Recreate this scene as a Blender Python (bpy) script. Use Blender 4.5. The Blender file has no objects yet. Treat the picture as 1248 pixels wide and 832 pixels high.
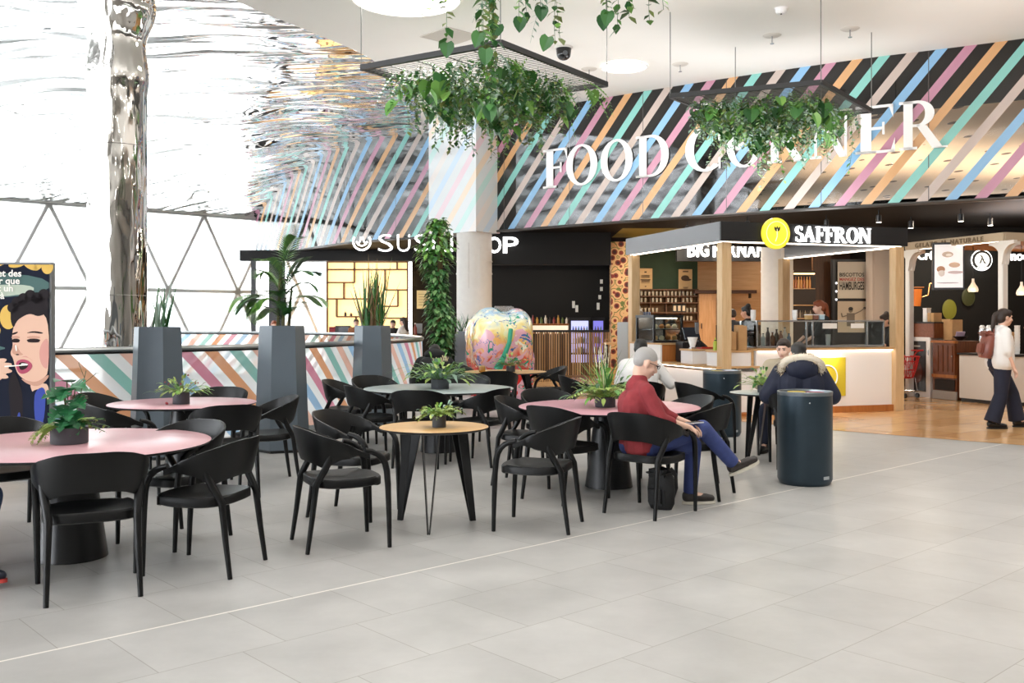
WORLD = 8.0
LAMP = 45
WARM = (1, .86, .68)
SHOPLAMPS = [(4.6, 17.4, 60, WARM), (5.6, 18.6, 60, WARM), (3.6, 18.4, 50, WARM), (3.9, 23.5, 70, WARM), (5.4, 23.8, 60, WARM), (8.9, 20.6, 60, WARM), (10.2, 19.2, 60, WARM),
             (10.5, 21.5, 40, WARM), (-4.4, 28.5, 40, WARM), (-1, 28.5, 25, WARM), (1.8, 28.5, 40, WARM), (6.8, 24.2, 40, WARM), (12, 18, 60, WARM)]
BCOLS = ['#cb8496', '#d79a70', '#86b5aa', '#d9ad9b', '#96b7d3']
TAN_FILL = 230
FILL_UP = [(4.5, 17.2, 3.2, 3.0, 110), (11, 18.6, 3.2, 3.0, 110), (0, 3, 2.7, 5, 130), (6, 6, 3.9, 5, 140), (9, 11.5, 4.3, 4, 120), (-2.5, 9, 4.6, 4, 110), (2.6, 12.4, 5.0, 3, 60), (-.5, 19.0, 4.1, 4.5, 45)]
import bpy, bmesh, math, random
from mathutils import Vector, Matrix, Quaternion
PI = math.pi
C = bpy.context.scene.collection
F, CX, HY, EYE = 1180.0, 624.0, 390.0, 1.54      # focal length in pixels, principal column, horizon row, eye height

def at(px, py, Y):
    return Vector(((px - CX) / F * Y, Y, EYE - (py - HY) / F * Y))
def lin(c):
    return c / 12.92 if c <= 0.04045 else ((c + 0.055) / 1.055) ** 2.4
def hexc(h):
    h = h.lstrip('#')
    return tuple(lin(int(h[i:i + 2], 16) / 255) for i in (0, 2, 4)) + (1,)

# ---------------------------------------------------------------- materials
MATS = {}
def mat(name, col, rough=0.5, metal=0.0, noise=0.0, nscale=8.0, bump=0.0, bscale=60.0, emit=0.0, ecol=None, spec=0.5, coat=0.0, alpha=1.0, trans=0.0):
    if name in MATS: return MATS[name]
    m = bpy.data.materials.new(name); m.use_nodes = True
    nt = m.node_tree; b = nt.nodes['Principled BSDF']
    c = hexc(col) if isinstance(col, str) else col
    b.inputs['Base Color'].default_value = c
    b.inputs['Roughness'].default_value = rough
    b.inputs['Metallic'].default_value = metal
    b.inputs['Specular IOR Level'].default_value = spec
    b.inputs['Coat Weight'].default_value = coat
    b.inputs['Alpha'].default_value = alpha
    b.inputs['Transmission Weight'].default_value = trans
    tc = nt.nodes.new('ShaderNodeTexCoord')
    if noise:
        n = nt.nodes.new('ShaderNodeTexNoise'); n.inputs['Scale'].default_value = nscale; n.inputs['Detail'].default_value = 4
        nt.links.new(tc.outputs['Object'], n.inputs['Vector'])
        r = nt.nodes.new('ShaderNodeValToRGB')
        r.color_ramp.elements[0].position = 0.3; r.color_ramp.elements[1].position = 0.7
        r.color_ramp.elements[0].color = tuple(x * (1 - noise) for x in c[:3]) + (1,)
        r.color_ramp.elements[1].color = tuple(min(1, x * (1 + noise)) for x in c[:3]) + (1,)
        nt.links.new(n.outputs['Fac'], r.inputs['Fac']); nt.links.new(r.outputs['Color'], b.inputs['Base Color'])
    if bump:
        n2 = nt.nodes.new('ShaderNodeTexNoise'); n2.inputs['Scale'].default_value = bscale
        nt.links.new(tc.outputs['Object'], n2.inputs['Vector'])
        bp = nt.nodes.new('ShaderNodeBump'); bp.inputs['Strength'].default_value = bump; bp.inputs['Distance'].default_value = 0.01
        nt.links.new(n2.outputs['Fac'], bp.inputs['Height']); nt.links.new(bp.outputs['Normal'], b.inputs['Normal'])
    if emit:
        b.inputs['Emission Color'].default_value = hexc(ecol) if ecol else c
        b.inputs['Emission Strength'].default_value = emit
    MATS[name] = m
    return m

def wood(name, c1, c2, scale=3.0, rough=0.45, axis='Z'):
    if name in MATS: return MATS[name]
    m = mat(name, c1, rough); nt = m.node_tree; b = nt.nodes['Principled BSDF']
    tc = nt.nodes.new('ShaderNodeTexCoord'); mp = nt.nodes.new('ShaderNodeMapping')
    s = [14, 14, 14]; s['XYZ'.index(axis)] = 1.2
    mp.inputs['Scale'].default_value = s
    n = nt.nodes.new('ShaderNodeTexNoise'); n.inputs['Scale'].default_value = scale; n.inputs['Detail'].default_value = 6
    n.inputs['Distortion'].default_value = 0.6
    r = nt.nodes.new('ShaderNodeValToRGB')
    r.color_ramp.elements[0].position = 0.3; r.color_ramp.elements[1].position = 0.7
    r.color_ramp.elements[0].color = hexc(c1); r.color_ramp.elements[1].color = hexc(c2)
    L = nt.links.new
    L(tc.outputs['Object'], mp.inputs['Vector']); L(mp.outputs['Vector'], n.inputs['Vector'])
    L(n.outputs['Fac'], r.inputs['Fac']); L(r.outputs['Color'], b.inputs['Base Color'])
    return m

# ---------------------------------------------------------------- mesh builder
class MB:
    def __init__(s): s.v = []; s.f = []; s.mi = []; s.uv = None
    def add(s, vs, fs, mi=0):
        o = len(s.v); s.v += [Vector(v) for v in vs]
        s.f += [tuple(i + o for i in f) for f in fs]; s.mi += [mi] * len(fs)
        return o
    def box(s, c, size, mi=0, rz=0.0, bev=0.0, M=None):
        x, y, z = [d / 2 for d in size]
        if bev > 0:
            bm = bmesh.new(); bmesh.ops.create_cube(bm, size=1)
            for v in bm.verts: v.co = Vector((v.co.x * 2 * x, v.co.y * 2 * y, v.co.z * 2 * z))
            bmesh.ops.bevel(bm, geom=bm.edges[:], offset=min(bev, .45 * min(size)), segments=2, affect='EDGES')
            bm.verts.index_update()
            vs = [v.co.copy() for v in bm.verts]; fs = [tuple(v.index for v in f.verts) for f in bm.faces]; bm.free()
        else:
            vs = [Vector((a * x, b * y, d * z)) for a in (-1, 1) for b in (-1, 1) for d in (-1, 1)]
            fs = [(0, 1, 3, 2), (4, 6, 7, 5), (0, 4, 5, 1), (2, 3, 7, 6), (0, 2, 6, 4), (1, 5, 7, 3)]
        R = Matrix.Rotation(rz, 4, 'Z') if M is None else M
        s.add([R @ v + Vector(c) for v in vs], fs, mi)
    def bar(s, a, b, w, h, mi=0, up=(0, 0, 1)):
        a = Vector(a); b = Vector(b); d = (b - a); n = d.normalized(); u = Vector(up)
        if abs(n.dot(u)) > .98: u = Vector((0, 1, 0))
        r = n.cross(u).normalized(); u = r.cross(n)
        vs = [p + r * (i * w / 2) + u * (j * h / 2) for p in (a, b) for i, j in ((-1, -1), (1, -1), (1, 1), (-1, 1))]
        s.add(vs, [(3, 2, 1, 0), (4, 5, 6, 7), (0, 1, 5, 4), (1, 2, 6, 5), (2, 3, 7, 6), (3, 0, 4, 7)], mi)
    def tube(s, pts, rad, n=8, mi=0, cap=True, flat=1.0):
        pts = [Vector(p) for p in pts]; k = len(pts)
        if not isinstance(rad, (list, tuple)): rad = [rad] * k
        t0 = (pts[1] - pts[0]).normalized(); ref = Vector((0, 0, 1)) if abs(t0.z) < .9 else Vector((0, 1, 0))
        r = t0.cross(ref).normalized(); vs = []
        for i, p in enumerate(pts):
            t = (pts[min(i + 1, k - 1)] - pts[max(i - 1, 0)]).normalized()
            r = (r - t * r.dot(t)).normalized(); u = t.cross(r)
            for j in range(n):
                a = 2 * PI * j / n
                vs.append(p + r * (math.cos(a) * rad[i]) + u * (math.sin(a) * rad[i] * flat))
        fs = [(i * n + j, i * n + (j + 1) % n, (i + 1) * n + (j + 1) % n, (i + 1) * n + j) for i in range(k - 1) for j in range(n)]
        if cap: fs += [tuple(range(n - 1, -1, -1)), tuple((k - 1) * n + j for j in range(n))]
        s.add(vs, fs, mi)
    def lathe(s, prof, c=(0, 0, 0), n=24, mi=0, M=None, sx=1, sy=1):
        c = Vector(c); vs = []
        for r, z in prof:
            for j in range(n):
                a = 2 * PI * j / n; v = Vector((r * math.cos(a) * sx, r * math.sin(a) * sy, z))
                vs.append((M @ v if M else v) + c)
        k = len(prof)
        fs = [(i * n + j, i * n + (j + 1) % n, (i + 1) * n + (j + 1) % n, (i + 1) * n + j) for i in range(k - 1) for j in range(n)]
        fs += [tuple(range(n - 1, -1, -1)), tuple((k - 1) * n + j for j in range(n))]
        s.add(vs, fs, mi)
    def disc(s, c, r, n=32, mi=0, h=0.01, M=None):
        s.lathe([(r, 0), (r, h)], c, n, mi, M)
    def ball(s, c, r, n=12, m=8, mi=0, M=None):
        if not isinstance(r, (list, tuple, Vector)): r = (r, r, r)
        c = Vector(c); vs = [Vector((0, 0, -1))]
        for i in range(1, m):
            p = -PI / 2 + PI * i / m
            for j in range(n):
                a = 2 * PI * j / n; vs.append(Vector((math.cos(p) * math.cos(a), math.cos(p) * math.sin(a), math.sin(p))))
        vs.append(Vector((0, 0, 1)))
        vs = [Vector((v.x * r[0], v.y * r[1], v.z * r[2])) for v in vs]
        vs = [(M @ v if M else v) + c for v in vs]
        fs = [(0, 1 + (j + 1) % n, 1 + j) for j in range(n)]
        fs += [(1 + i * n + j, 1 + i * n + (j + 1) % n, 1 + (i + 1) * n + (j + 1) % n, 1 + (i + 1) * n + j) for i in range(m - 2) for j in range(n)]
        t = len(vs) - 1; b = 1 + (m - 2) * n
        fs += [(b + j, b + (j + 1) % n, t) for j in range(n)]
        s.add(vs, fs, mi)
    def superball(s, c, r, e=.55, n=32, m=20):
        f = lambda w: math.copysign(abs(w) ** e, w); c = Vector(c); vs = []
        for i in range(m + 1):
            p = -PI / 2 + PI * i / m
            for j in range(n):
                a = 2 * PI * j / n; vs.append(c + Vector((r[0] * f(math.cos(p)) * f(math.cos(a)), r[1] * f(math.cos(p)) * f(math.sin(a)), r[2] * f(math.sin(p)))))
        s.add(vs, [(i * n + j, i * n + (j + 1) % n, (i + 1) * n + (j + 1) % n, (i + 1) * n + j) for i in range(m) for j in range(n)] + [tuple(range(n - 1, -1, -1)), tuple(m * n + j for j in range(n))])
    def capsule(s, a, b, ra, rb, n=12):
        a = Vector(a); b = Vector(b)
        s.ball(a, ra, n, 8); s.ball(b, rb, n, 8)
        if (b - a).length > 1e-4: s.tube([a, b], [ra, rb], n)
    def prism(s, pts, M, h, mi=0):
        """polygon pts (2-D, in the local XY plane of M) extruded by h along local Z"""
        n = len(pts)
        vs = [M @ Vector((x, y, 0)) for x, y in pts] + [M @ Vector((x, y, h)) for x, y in pts]
        s.add(vs, [tuple(range(n - 1, -1, -1)), tuple(range(n, 2 * n))] + [(i, (i + 1) % n, n + (i + 1) % n, n + i) for i in range(n)], mi)
    def mesh(s, name, mats, smooth=True, ang=40):
        me = bpy.data.meshes.new(name); me.from_pydata([tuple(v) for v in s.v], [], s.f)
        for m in (mats if isinstance(mats, (list, tuple)) else [mats]): me.materials.append(m)
        me.polygons.foreach_set('material_index', s.mi)
        if s.uv:
            l = me.uv_layers.new(name='UVMap'); d = l.data
            for lo in me.loops: d[lo.index].uv = s.uv[lo.vertex_index]
        if smooth: me.shade_smooth(); me.set_sharp_from_angle(angle=math.radians(ang))
        me.update(); return me
    def build(s, name, mats, parent=None, smooth=True, loc=None, ang=40):
        o = bpy.data.objects.new(name, s.mesh(name, mats, smooth, ang)); C.objects.link(o)
        if parent is not None: o.parent = parent
        if loc is not None: o.location = loc
        return o

def tag(o, label=None, cat=None, group=None, kind=None):
    if label: o['label'] = label
    if cat: o['category'] = cat
    if group: o['group'] = group
    if kind: o['kind'] = kind
    return o
def thing(name, label, cat, loc=(0, 0, 0), rz=0.0, group=None):
    o = bpy.data.objects.new(name, None); C.objects.link(o); o.location = loc; o.rotation_euler = (0, 0, rz)
    o.empty_display_size = .1
    return tag(o, label, cat, group)
def dup(root, loc, rz, label=None, group=None):
    r = root.copy(); C.objects.link(r); r.location = loc; r.rotation_euler = (0, 0, rz)
    if label: r['label'] = label
    if group: r['group'] = group
    for ch in list(root.children):
        c = ch.copy(); C.objects.link(c); c.parent = r
        for g in list(ch.children):
            d = g.copy(); C.objects.link(d); d.parent = c
    return r
def struct(mb, name, mats, parent=None, smooth=False):
    o = mb.build(name, mats, parent, smooth)
    if parent is None: o['kind'] = 'structure'
    return o
def frame(o, ux, uy=(0, 0, 1)):
    """matrix whose local X is ux, local Y is uy and local Z faces out (ux x uy)"""
    ux = Vector(ux).normalized(); uy = Vector(uy); uy = (uy - ux * uy.dot(ux)).normalized(); n = ux.cross(uy)
    M = Matrix((ux, uy, n)).transposed().to_4x4(); M.translation = Vector(o); return M

def text_polys(txt, size, ext=0.01, bold=0.0, align='LEFT', spacing=1.0):
    cu = bpy.data.curves.new('t', 'FONT'); cu.body = txt; cu.size = size; cu.extrude = ext / 2; cu.offset = bold
    cu.align_x = align; cu.space_character = spacing; cu.resolution_u = 3
    o = bpy.data.objects.new('t', cu); C.objects.link(o)
    bpy.context.view_layer.update()
    me = bpy.data.meshes.new_from_object(o.evaluated_get(bpy.context.evaluated_depsgraph_get()))
    vs = [v.co.copy() for v in me.vertices]; fs = [tuple(p.vertices) for p in me.polygons]
    bpy.data.objects.remove(o); bpy.data.curves.remove(cu); bpy.data.meshes.remove(me)
    return vs, fs
def add_text(mb, txt, M, size, ext=0.01, bold=0.0, align='LEFT', mi=0, width=None, spacing=1.0):
    vs, fs = text_polys(txt, size, ext, bold, align, spacing)
    if width:
        x0 = min(v.x for v in vs); x1 = max(v.x for v in vs); k = width / (x1 - x0)
        for v in vs: v.x = (v.x - x0) * k
    mb.add([M @ (v + Vector((0, 0, ext / 2))) for v in vs], fs, mi)

# ---------------------------------------------------------------- serif letters
def ring(cx, cy, rx, ry, ix, iy, a0=0, a1=360, n=24):
    out = []
    for i in range(n):
        p, q = [math.radians(a0 + (a1 - a0) * k / n) for k in (i, i + 1)]
        out.append([(cx + ix * math.cos(p), cy + iy * math.sin(p)), (cx + rx * math.cos(p), cy + ry * math.sin(p)),
                    (cx + rx * math.cos(q), cy + ry * math.sin(q)), (cx + ix * math.cos(q), cy + iy * math.sin(q))])
    return out
def rc(x0, x1, y0, y1): return [(x0, y0), (x1, y0), (x1, y1), (x0, y1)]
def stroke(pts, ws):
    out = []; n = len(pts); L = []
    for i, (x, y) in enumerate(pts):
        a = pts[max(0, i - 1)]; b = pts[min(n - 1, i + 1)]; d = Vector((b[0] - a[0], b[1] - a[1])).normalized(); w = ws[i] / 2
        L.append(((x - d.y * w, y + d.x * w), (x + d.y * w, y - d.x * w)))
    for i in range(n - 1): out.append([L[i][1], L[i + 1][1], L[i + 1][0], L[i][0]])
    return out
def serif(ch, T=.19, t=.055):
    x = .09; s = .055
    stem = [rc(x, x + T, 0, 1), rc(0, 2 * x + T, 0, s)]
    if ch in 'FE':
        p = stem + [rc(0, .66, 1 - s, 1), [(.59, 1 - s), (.66, .72), (.66, 1), (.59, 1)], rc(x + T, .5, .49, .49 + t), rc(.47, .51, .38, .64)]
        if ch == 'E': p += [rc(0, .69, 0, s), [(.6, 0), (.69, 0), (.69, .3), (.62, s)]]
        return p, .72
    if ch == 'O': return ring(.45, .5, .45, .52, .45 - T, .52 - t), .95
    if ch == 'D':
        return stem + [rc(0, .42, 0, s), rc(0, .42, 1 - s, 1)] + ring(.4, .5, .46, .5, .46 - T, .5 - t, -90, 90, 16), .92
    if ch == 'C':
        return ring(.45, .5, .45, .52, .45 - T, .52 - t, 48, 312, 20) + [rc(.72, .77, .66, 1.0), rc(.73, .77, 0.03, .28)], .85
    if ch == 'R':
        return stem + [rc(0, .4, 1 - s, 1), rc(x + T, .42, .46, .46 + t)] + ring(.38, .73, .34, .27, .34 - T, .27 - t, -90, 90, 14) + \
            [[(.36, .48), (.56, .48), (.9, 0), (.68, 0)], rc(.66, .98, 0, s * .7)], .96
    if ch == 'N':
        return [rc(.1, .1 + t, 0, 1), rc(0, .26, 0, s), rc(0, .22, 1 - s, 1), rc(.78, .78 + t, 0, 1), rc(.66, .95, 1 - s, 1),
                [(.06, 1), (.06 + T * 1.25, 1), (.78 + t, 0), (.78 + t - T * .9, 0)]], .98
    if ch == 'A':
        return [[(.08, 0), (.08 + t, 0), (.43 + t * .6, 1), (.40, 1)], [(.40, 1), (.50, 1), (.86, 0), (.86 - T * 1.1, 0)], rc(.22, .62, .3, .3 + t),
                rc(0, .24, 0, s), rc(.58, .95, 0, s)], .95
    if ch == 'S':
        pts = []; ws = []
        for i in range(13):
            a = math.radians(35 + i * 235 / 12); pts.append((.31 + .2 * math.cos(a), .74 + .21 * math.sin(a))); ws.append(t + (T - t) * max(0, math.sin((i - 2) / 10 * PI)) ** 1.5)
        for i in range(1, 13):
            a = math.radians(85 - i * 240 / 12); pts.append((.31 + .24 * math.cos(a), .27 + .25 * math.sin(a))); ws.append(t + (T - t) * max(0, math.sin((10 - i) / 10 * PI)) ** 1.5)
        return stroke(pts, ws) + [rc(.47, .52, .72, .96), rc(.06, .11, .04, .3)], .62
    return [], .4

# ---------------------------------------------------------------- foliage
def basis(d, up):
    d = Vector(d).normalized(); up = Vector(up)
    if abs(d.dot(up.normalized())) > .97: up = Vector((1, .3, 0))
    r = d.cross(up).normalized(); return d, r, r.cross(d)
def leaf(mb, p, d, L, W, bend=.3, mi=0, up=(0, 0, 1), n=4, tip=1.0, fold=.18):
    d, r, u = basis(d, up); p = Vector(p); vs = []
    for i in range(n + 1):
        t = i / n; w = W / 2 * (math.sin(PI * min(1, t * .92 + .08) ** tip) if t < 1 else 0.02)
        q = p + d * (L * t) - u * (bend * L * t * t) if False else p + d * (L * t * (1 - .25 * abs(bend) * t)) + Vector((0, 0, -bend * L * t * t))
        vs += [q - r * w + u * (fold * w), q, q + r * w + u * (fold * w)]
    fs = []
    for i in range(n):
        a = 3 * i; fs += [(a, a + 3, a + 4, a + 1), (a + 1, a + 4, a + 5, a + 2)]
    mb.add(vs, fs, mi)
def blade(mb, p, d, L, W, bend=.2, mi=0, n=6):
    d = Vector(d).normalized(); p = Vector(p); h = Vector((d.x, d.y, 0)); h = h.normalized() if h.length > 1e-3 else Vector((1, 0, 0))
    r = d.cross(Vector((0, 0, 1))); r = r.normalized() if r.length > 1e-3 else Vector((0, 1, 0)); vs = []
    for i in range(n + 1):
        t = i / n; q = p + d * (L * t) + h * (bend * L * t * t) - Vector((0, 0, bend * L * .7 * t ** 3)); w = W / 2 * (1 - t ** 2.2) + .0008
        vs += [q - r * w, q + r * w]
    mb.add(vs, [(2 * i, 2 * i + 2, 2 * i + 3, 2 * i + 1) for i in range(n)], mi)
def frond(mb, p, d, L, W, bend=.5, mi=0, n=10, rnd=random, lw=.25):
    d = Vector(d).normalized(); p = Vector(p); prev = p
    for i in range(1, n + 1):
        t = i / n; q = p + d * (L * t * (1 - .2 * t)) + Vector((0, 0, -bend * L * t * t))
        tan = (q - prev).normalized(); r = tan.cross(Vector((0, 0, 1)))
        if r.length < .05: r = Vector((1, 0, 0))
        r.normalize(); l = W / 2 * math.sin(PI * (.12 + .85 * (1 - t) * .95)) + .004
        for sg in (-1, 1):
            leaf(mb, prev, r * sg + tan * .5, l, l * lw + .006, .15, mi, n=2)
        mb.tube([prev, q], .0018, 3, mi, cap=False); prev = q
def heart(mb, p, d, L, mi=0, up=(0, 0, 1), notch=False, droop=.2):
    d, r, u = basis(d, up); p = Vector(p); pr = [(0, 0), (-.12, .28), (.08, .46), (.35, .5), (.62, .38), (.85, .18), (1, 0)]
    if notch:      # lobed leaf with slits between the lobes
        ol = [(0, 0), (-.12, .28), (.02, .46), (.16, .51), (.23, .17), (.28, .5), (.43, .47), (.48, .15), (.54, .43), (.67, .34), (.69, .10), (.77, .25), (1, 0)]
        Q = lambda a, b, sg: p + d * (a * L) + r * (sg * b * L * .95) + u * (b * .22 * L) - u * (droop * L * a * a)
        for sg in (-1, 1):
            for (a0, b0), (a1, b1) in zip(ol, ol[1:]): mb.add([Q(a0, b0, sg), Q(a1, b1, sg), Q(max(0, min(a0, a1)), 0, sg), Q(max(a0, a1), 0, sg)][:4 if max(a0, a1) - max(0, min(a0, a1)) > .01 else 3], [(0, 1, 3, 2)] if max(a0, a1) - max(0, min(a0, a1)) > .01 else [(0, 1, 2)], mi)
        return
    for sg in (-1, 1):
        vs = []
        for a, b in pr: vs.append(p + d * (a * L) + r * (sg * b * L * .95) + u * (b * .22 * L) - u * (droop * L * a * a))
        mid = [p + d * (a * L) - u * (droop * L * a * a) for a in (.12, .4, .7)]
        vs += mid; k = len(pr)
        if True:
            fs = [(0, 1, k), (1, 2, k), (2, 3, k), (k, 3, k + 1), (3, 4, k + 1), (k + 1, 4, k + 2), (4, 5, k + 2), (5, 6, k + 2)]
        mb.add(vs, fs, mi)
def vine(mb, p, L, rnd, lw=.05, mi=(0, 1), sway=.06, step=.035, dr=(0, 0, -1)):
    p = Vector(p); q = p.copy(); n = max(2, int(L / step)); dv = Vector((rnd.uniform(-.3, .3), rnd.uniform(-.3, .3), 0)); pts = [p.copy()]
    for i in range(n):
        t = i / n; dv += Vector((rnd.uniform(-1, 1), rnd.uniform(-1, 1), 0)) * sway
        dv *= .85; q = q + (Vector(dr) + dv * (1 - .3 * t)).normalized() * step; pts.append(q.copy())
        a = rnd.uniform(0, 2 * PI); l = lw * rnd.uniform(.6, 1.25)
        leaf(mb, q, (math.cos(a), math.sin(a), rnd.uniform(-.7, .2)), l, l * .75, .3, rnd.choice(mi), n=2, tip=.8)
    mb.tube(pts[::3] + [pts[-1]], .003, 3, mi[0], cap=False)
# ---------------------------------------------------------------- camera, world
cam = bpy.data.cameras.new('camera'); co = bpy.data.objects.new('camera', cam); C.objects.link(co)
co.location = (0, 0, EYE); co.rotation_euler = (PI / 2, 0, 0)
cam.sensor_width = 36; cam.lens = F / 1248 * 36; cam.shift_y = -(416 - HY) / 1248; cam.clip_end = 300
sc = bpy.context.scene; sc.camera = co
sc.view_settings.view_transform = 'Standard'; sc.view_settings.look = 'None'; sc.view_settings.exposure = 0.36
sc.view_settings.gamma = 1; sc.view_settings.use_curve_mapping = False
w = bpy.data.worlds.new('world'); sc.world = w; w.use_nodes = True
bg = w.node_tree.nodes['Background']; bg.inputs['Color'].default_value = (0.93, 0.96, 1, 1); bg.inputs['Strength'].default_value = WORLD
sc.cycles.max_bounces = 9; sc.cycles.transparent_max_bounces = 24; sc.cycles.sample_clamp_indirect = 6
sc.cycles.caustics_reflective = False; sc.cycles.caustics_refractive = False

ZC, ZS = 6.5, 3.7          # main ceiling, lower edge of the striped fascia
A_U = math.atan2(.674, .739)
# ---------------------------------------------------------------- floor
def floor_mat():
    m = mat('floor_tile', '#cfcbc5', .34, spec=.5); nt = m.node_tree; b = nt.nodes['Principled BSDF']; N = nt.nodes.new; L = nt.links.new
    tc = N('ShaderNodeTexCoord'); mp = N('ShaderNodeMapping'); mp.inputs['Rotation'].default_value = (0, 0, -A_U)
    mp.inputs['Location'].default_value = (.15, -4.786 + .62 * 20, 0)
    br = N('ShaderNodeTexBrick'); br.offset = .36; br.inputs['Scale'].default_value = 1; br.inputs['Mortar Size'].default_value = .0028
    br.inputs['Brick Width'].default_value = .62; br.inputs['Row Height'].default_value = .62; br.inputs['Mortar Smooth'].default_value = .2
    br.inputs['Color1'].default_value = hexc('#bfbebc'); br.inputs['Color2'].default_value = hexc('#b8b7b5'); br.inputs['Mortar'].default_value = hexc('#9a9791')
    L(tc.outputs['Object'], mp.inputs['Vector']); L(mp.outputs['Vector'], br.inputs['Vector'])
    ns = N('ShaderNodeTexNoise'); ns.inputs['Scale'].default_value = 1.6; ns.inputs['Detail'].default_value = 8; ns.inputs['Roughness'].default_value = .65
    L(tc.outputs['Object'], ns.inputs['Vector'])
    rp = N('ShaderNodeValToRGB'); rp.color_ramp.elements[0].position = .3; rp.color_ramp.elements[1].position = .7
    rp.color_ramp.elements[0].color = (.80, .80, .79, 1); rp.color_ramp.elements[1].color = (1.04, 1.035, 1.03, 1)
    L(ns.outputs['Fac'], rp.inputs['Fac'])
    mx = N('ShaderNodeMix'); mx.data_type = 'RGBA'; mx.blend_type = 'MULTIPLY'; mx.inputs[0].default_value = 1
    L(br.outputs['Color'], mx.inputs[6]); L(rp.outputs['Color'], mx.inputs[7])
    sp = N('ShaderNodeSeparateXYZ'); L(mp.outputs['Vector'], sp.inputs[0])
    def line(y):
        a = N('ShaderNodeMath'); a.operation = 'COMPARE'; a.inputs[1].default_value = y; a.inputs[2].default_value = .008; L(sp.outputs[1], a.inputs[0]); return a
    a1 = line(.62 * 20)
    m2 = N('ShaderNodeMix'); m2.data_type = 'RGBA'; L(a1.outputs[0], m2.inputs[0]); L(mx.outputs[2], m2.inputs[6]); m2.inputs[7].default_value = hexc('#efeae2')
    L(m2.outputs[2], b.inputs['Base Color'])
    r2 = N('ShaderNodeMapRange'); r2.inputs[3].default_value = .28; r2.inputs[4].default_value = .46; L(ns.outputs['Fac'], r2.inputs[0]); L(r2.outputs[0], b.inputs['Roughness'])
    return m
fm = MB(); fm.add([(-34, -6, 0), (30, -6, 0), (30, 46, 0), (-34, 46, 0)], [(0, 1, 2, 3)])
struct(fm, 'floor', floor_mat())
def wood_floor_mat():
    m = mat('wood_floor', '#b98a5a', .16); nt = m.node_tree; b = nt.nodes['Principled BSDF']; N = nt.nodes.new; L = nt.links.new
    tc = N('ShaderNodeTexCoord'); mp = N('ShaderNodeMapping'); mp.inputs['Rotation'].default_value = (0, 0, -A_U + .12)
    br = N('ShaderNodeTexBrick'); br.offset = .5; br.inputs['Scale'].default_value = 1; br.inputs['Mortar Size'].default_value = .004
    br.inputs['Brick Width'].default_value = 1.2; br.inputs['Row Height'].default_value = .6
    br.inputs['Color1'].default_value = hexc('#e8bc88'); br.inputs['Color2'].default_value = hexc('#cc9a64'); br.inputs['Mortar'].default_value = hexc('#8a5e38')
    ns = N('ShaderNodeTexNoise'); ns.inputs['Scale'].default_value = 3; ns.inputs['Detail'].default_value = 6
    rp = N('ShaderNodeValToRGB'); rp.color_ramp.elements[0].color = (.8, .78, .76, 1); rp.color_ramp.elements[1].color = (1.15, 1.12, 1.1, 1)
    mx = N('ShaderNodeMix'); mx.data_type = 'RGBA'; mx.blend_type = 'MULTIPLY'; mx.inputs[0].default_value = 1
    L(tc.outputs['Object'], mp.inputs['Vector']); L(mp.outputs['Vector'], br.inputs['Vector']); L(tc.outputs['Object'], ns.inputs['Vector'])
    L(ns.outputs['Fac'], rp.inputs['Fac']); L(br.outputs['Color'], mx.inputs[6]); L(rp.outputs['Color'], mx.inputs[7]); L(mx.outputs[2], b.inputs['Base Color'])
    return m
wf = MB()
edge = [(16, 3), (10.5, 8.2), (6.28, 11.89), (4.49, 13.5), (3.0, 15.2), (1.6, 17.8), (.6, 20.0), (-1.0, 22.6), (-2.5, 24.2), (-4.6, 26.4), (-7.4, 29.4)]
pts = edge + [(-7.4, 37), (16, 37)]
wf.add([(x, y, .004) for x, y in pts], [tuple(range(len(pts)))])
struct(wf, 'floor_food_court', wood_floor_mat())

# ---------------------------------------------------------------- fascia curve
def catmull(P, n=10):
    P = [Vector(p) for p in P]; out = []
    for i in range(len(P) - 1):
        p0 = P[max(i - 1, 0)]; p1 = P[i]; p2 = P[i + 1]; p3 = P[min(i + 2, len(P) - 1)]
        for k in range(n):
            t = k / n
            out.append(.5 * ((2 * p1) + (p2 - p0) * t + (2 * p0 - 5 * p1 + 4 * p2 - p3) * t * t + (3 * p1 - p0 - 3 * p2 + p3) * t ** 3))
    out.append(P[-1]); return out
FC = catmull([(-9, 33.5), (-6.6, 29.9), (-4.6, 27.2), (-2.35, 25.3), (-.45, 23.6), (3.45, 20.55), (6.3, 18.6), (8.0, 17.65), (9.1, 17.0), (11.4, 15.4), (15, 12.6)], 8)

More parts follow.
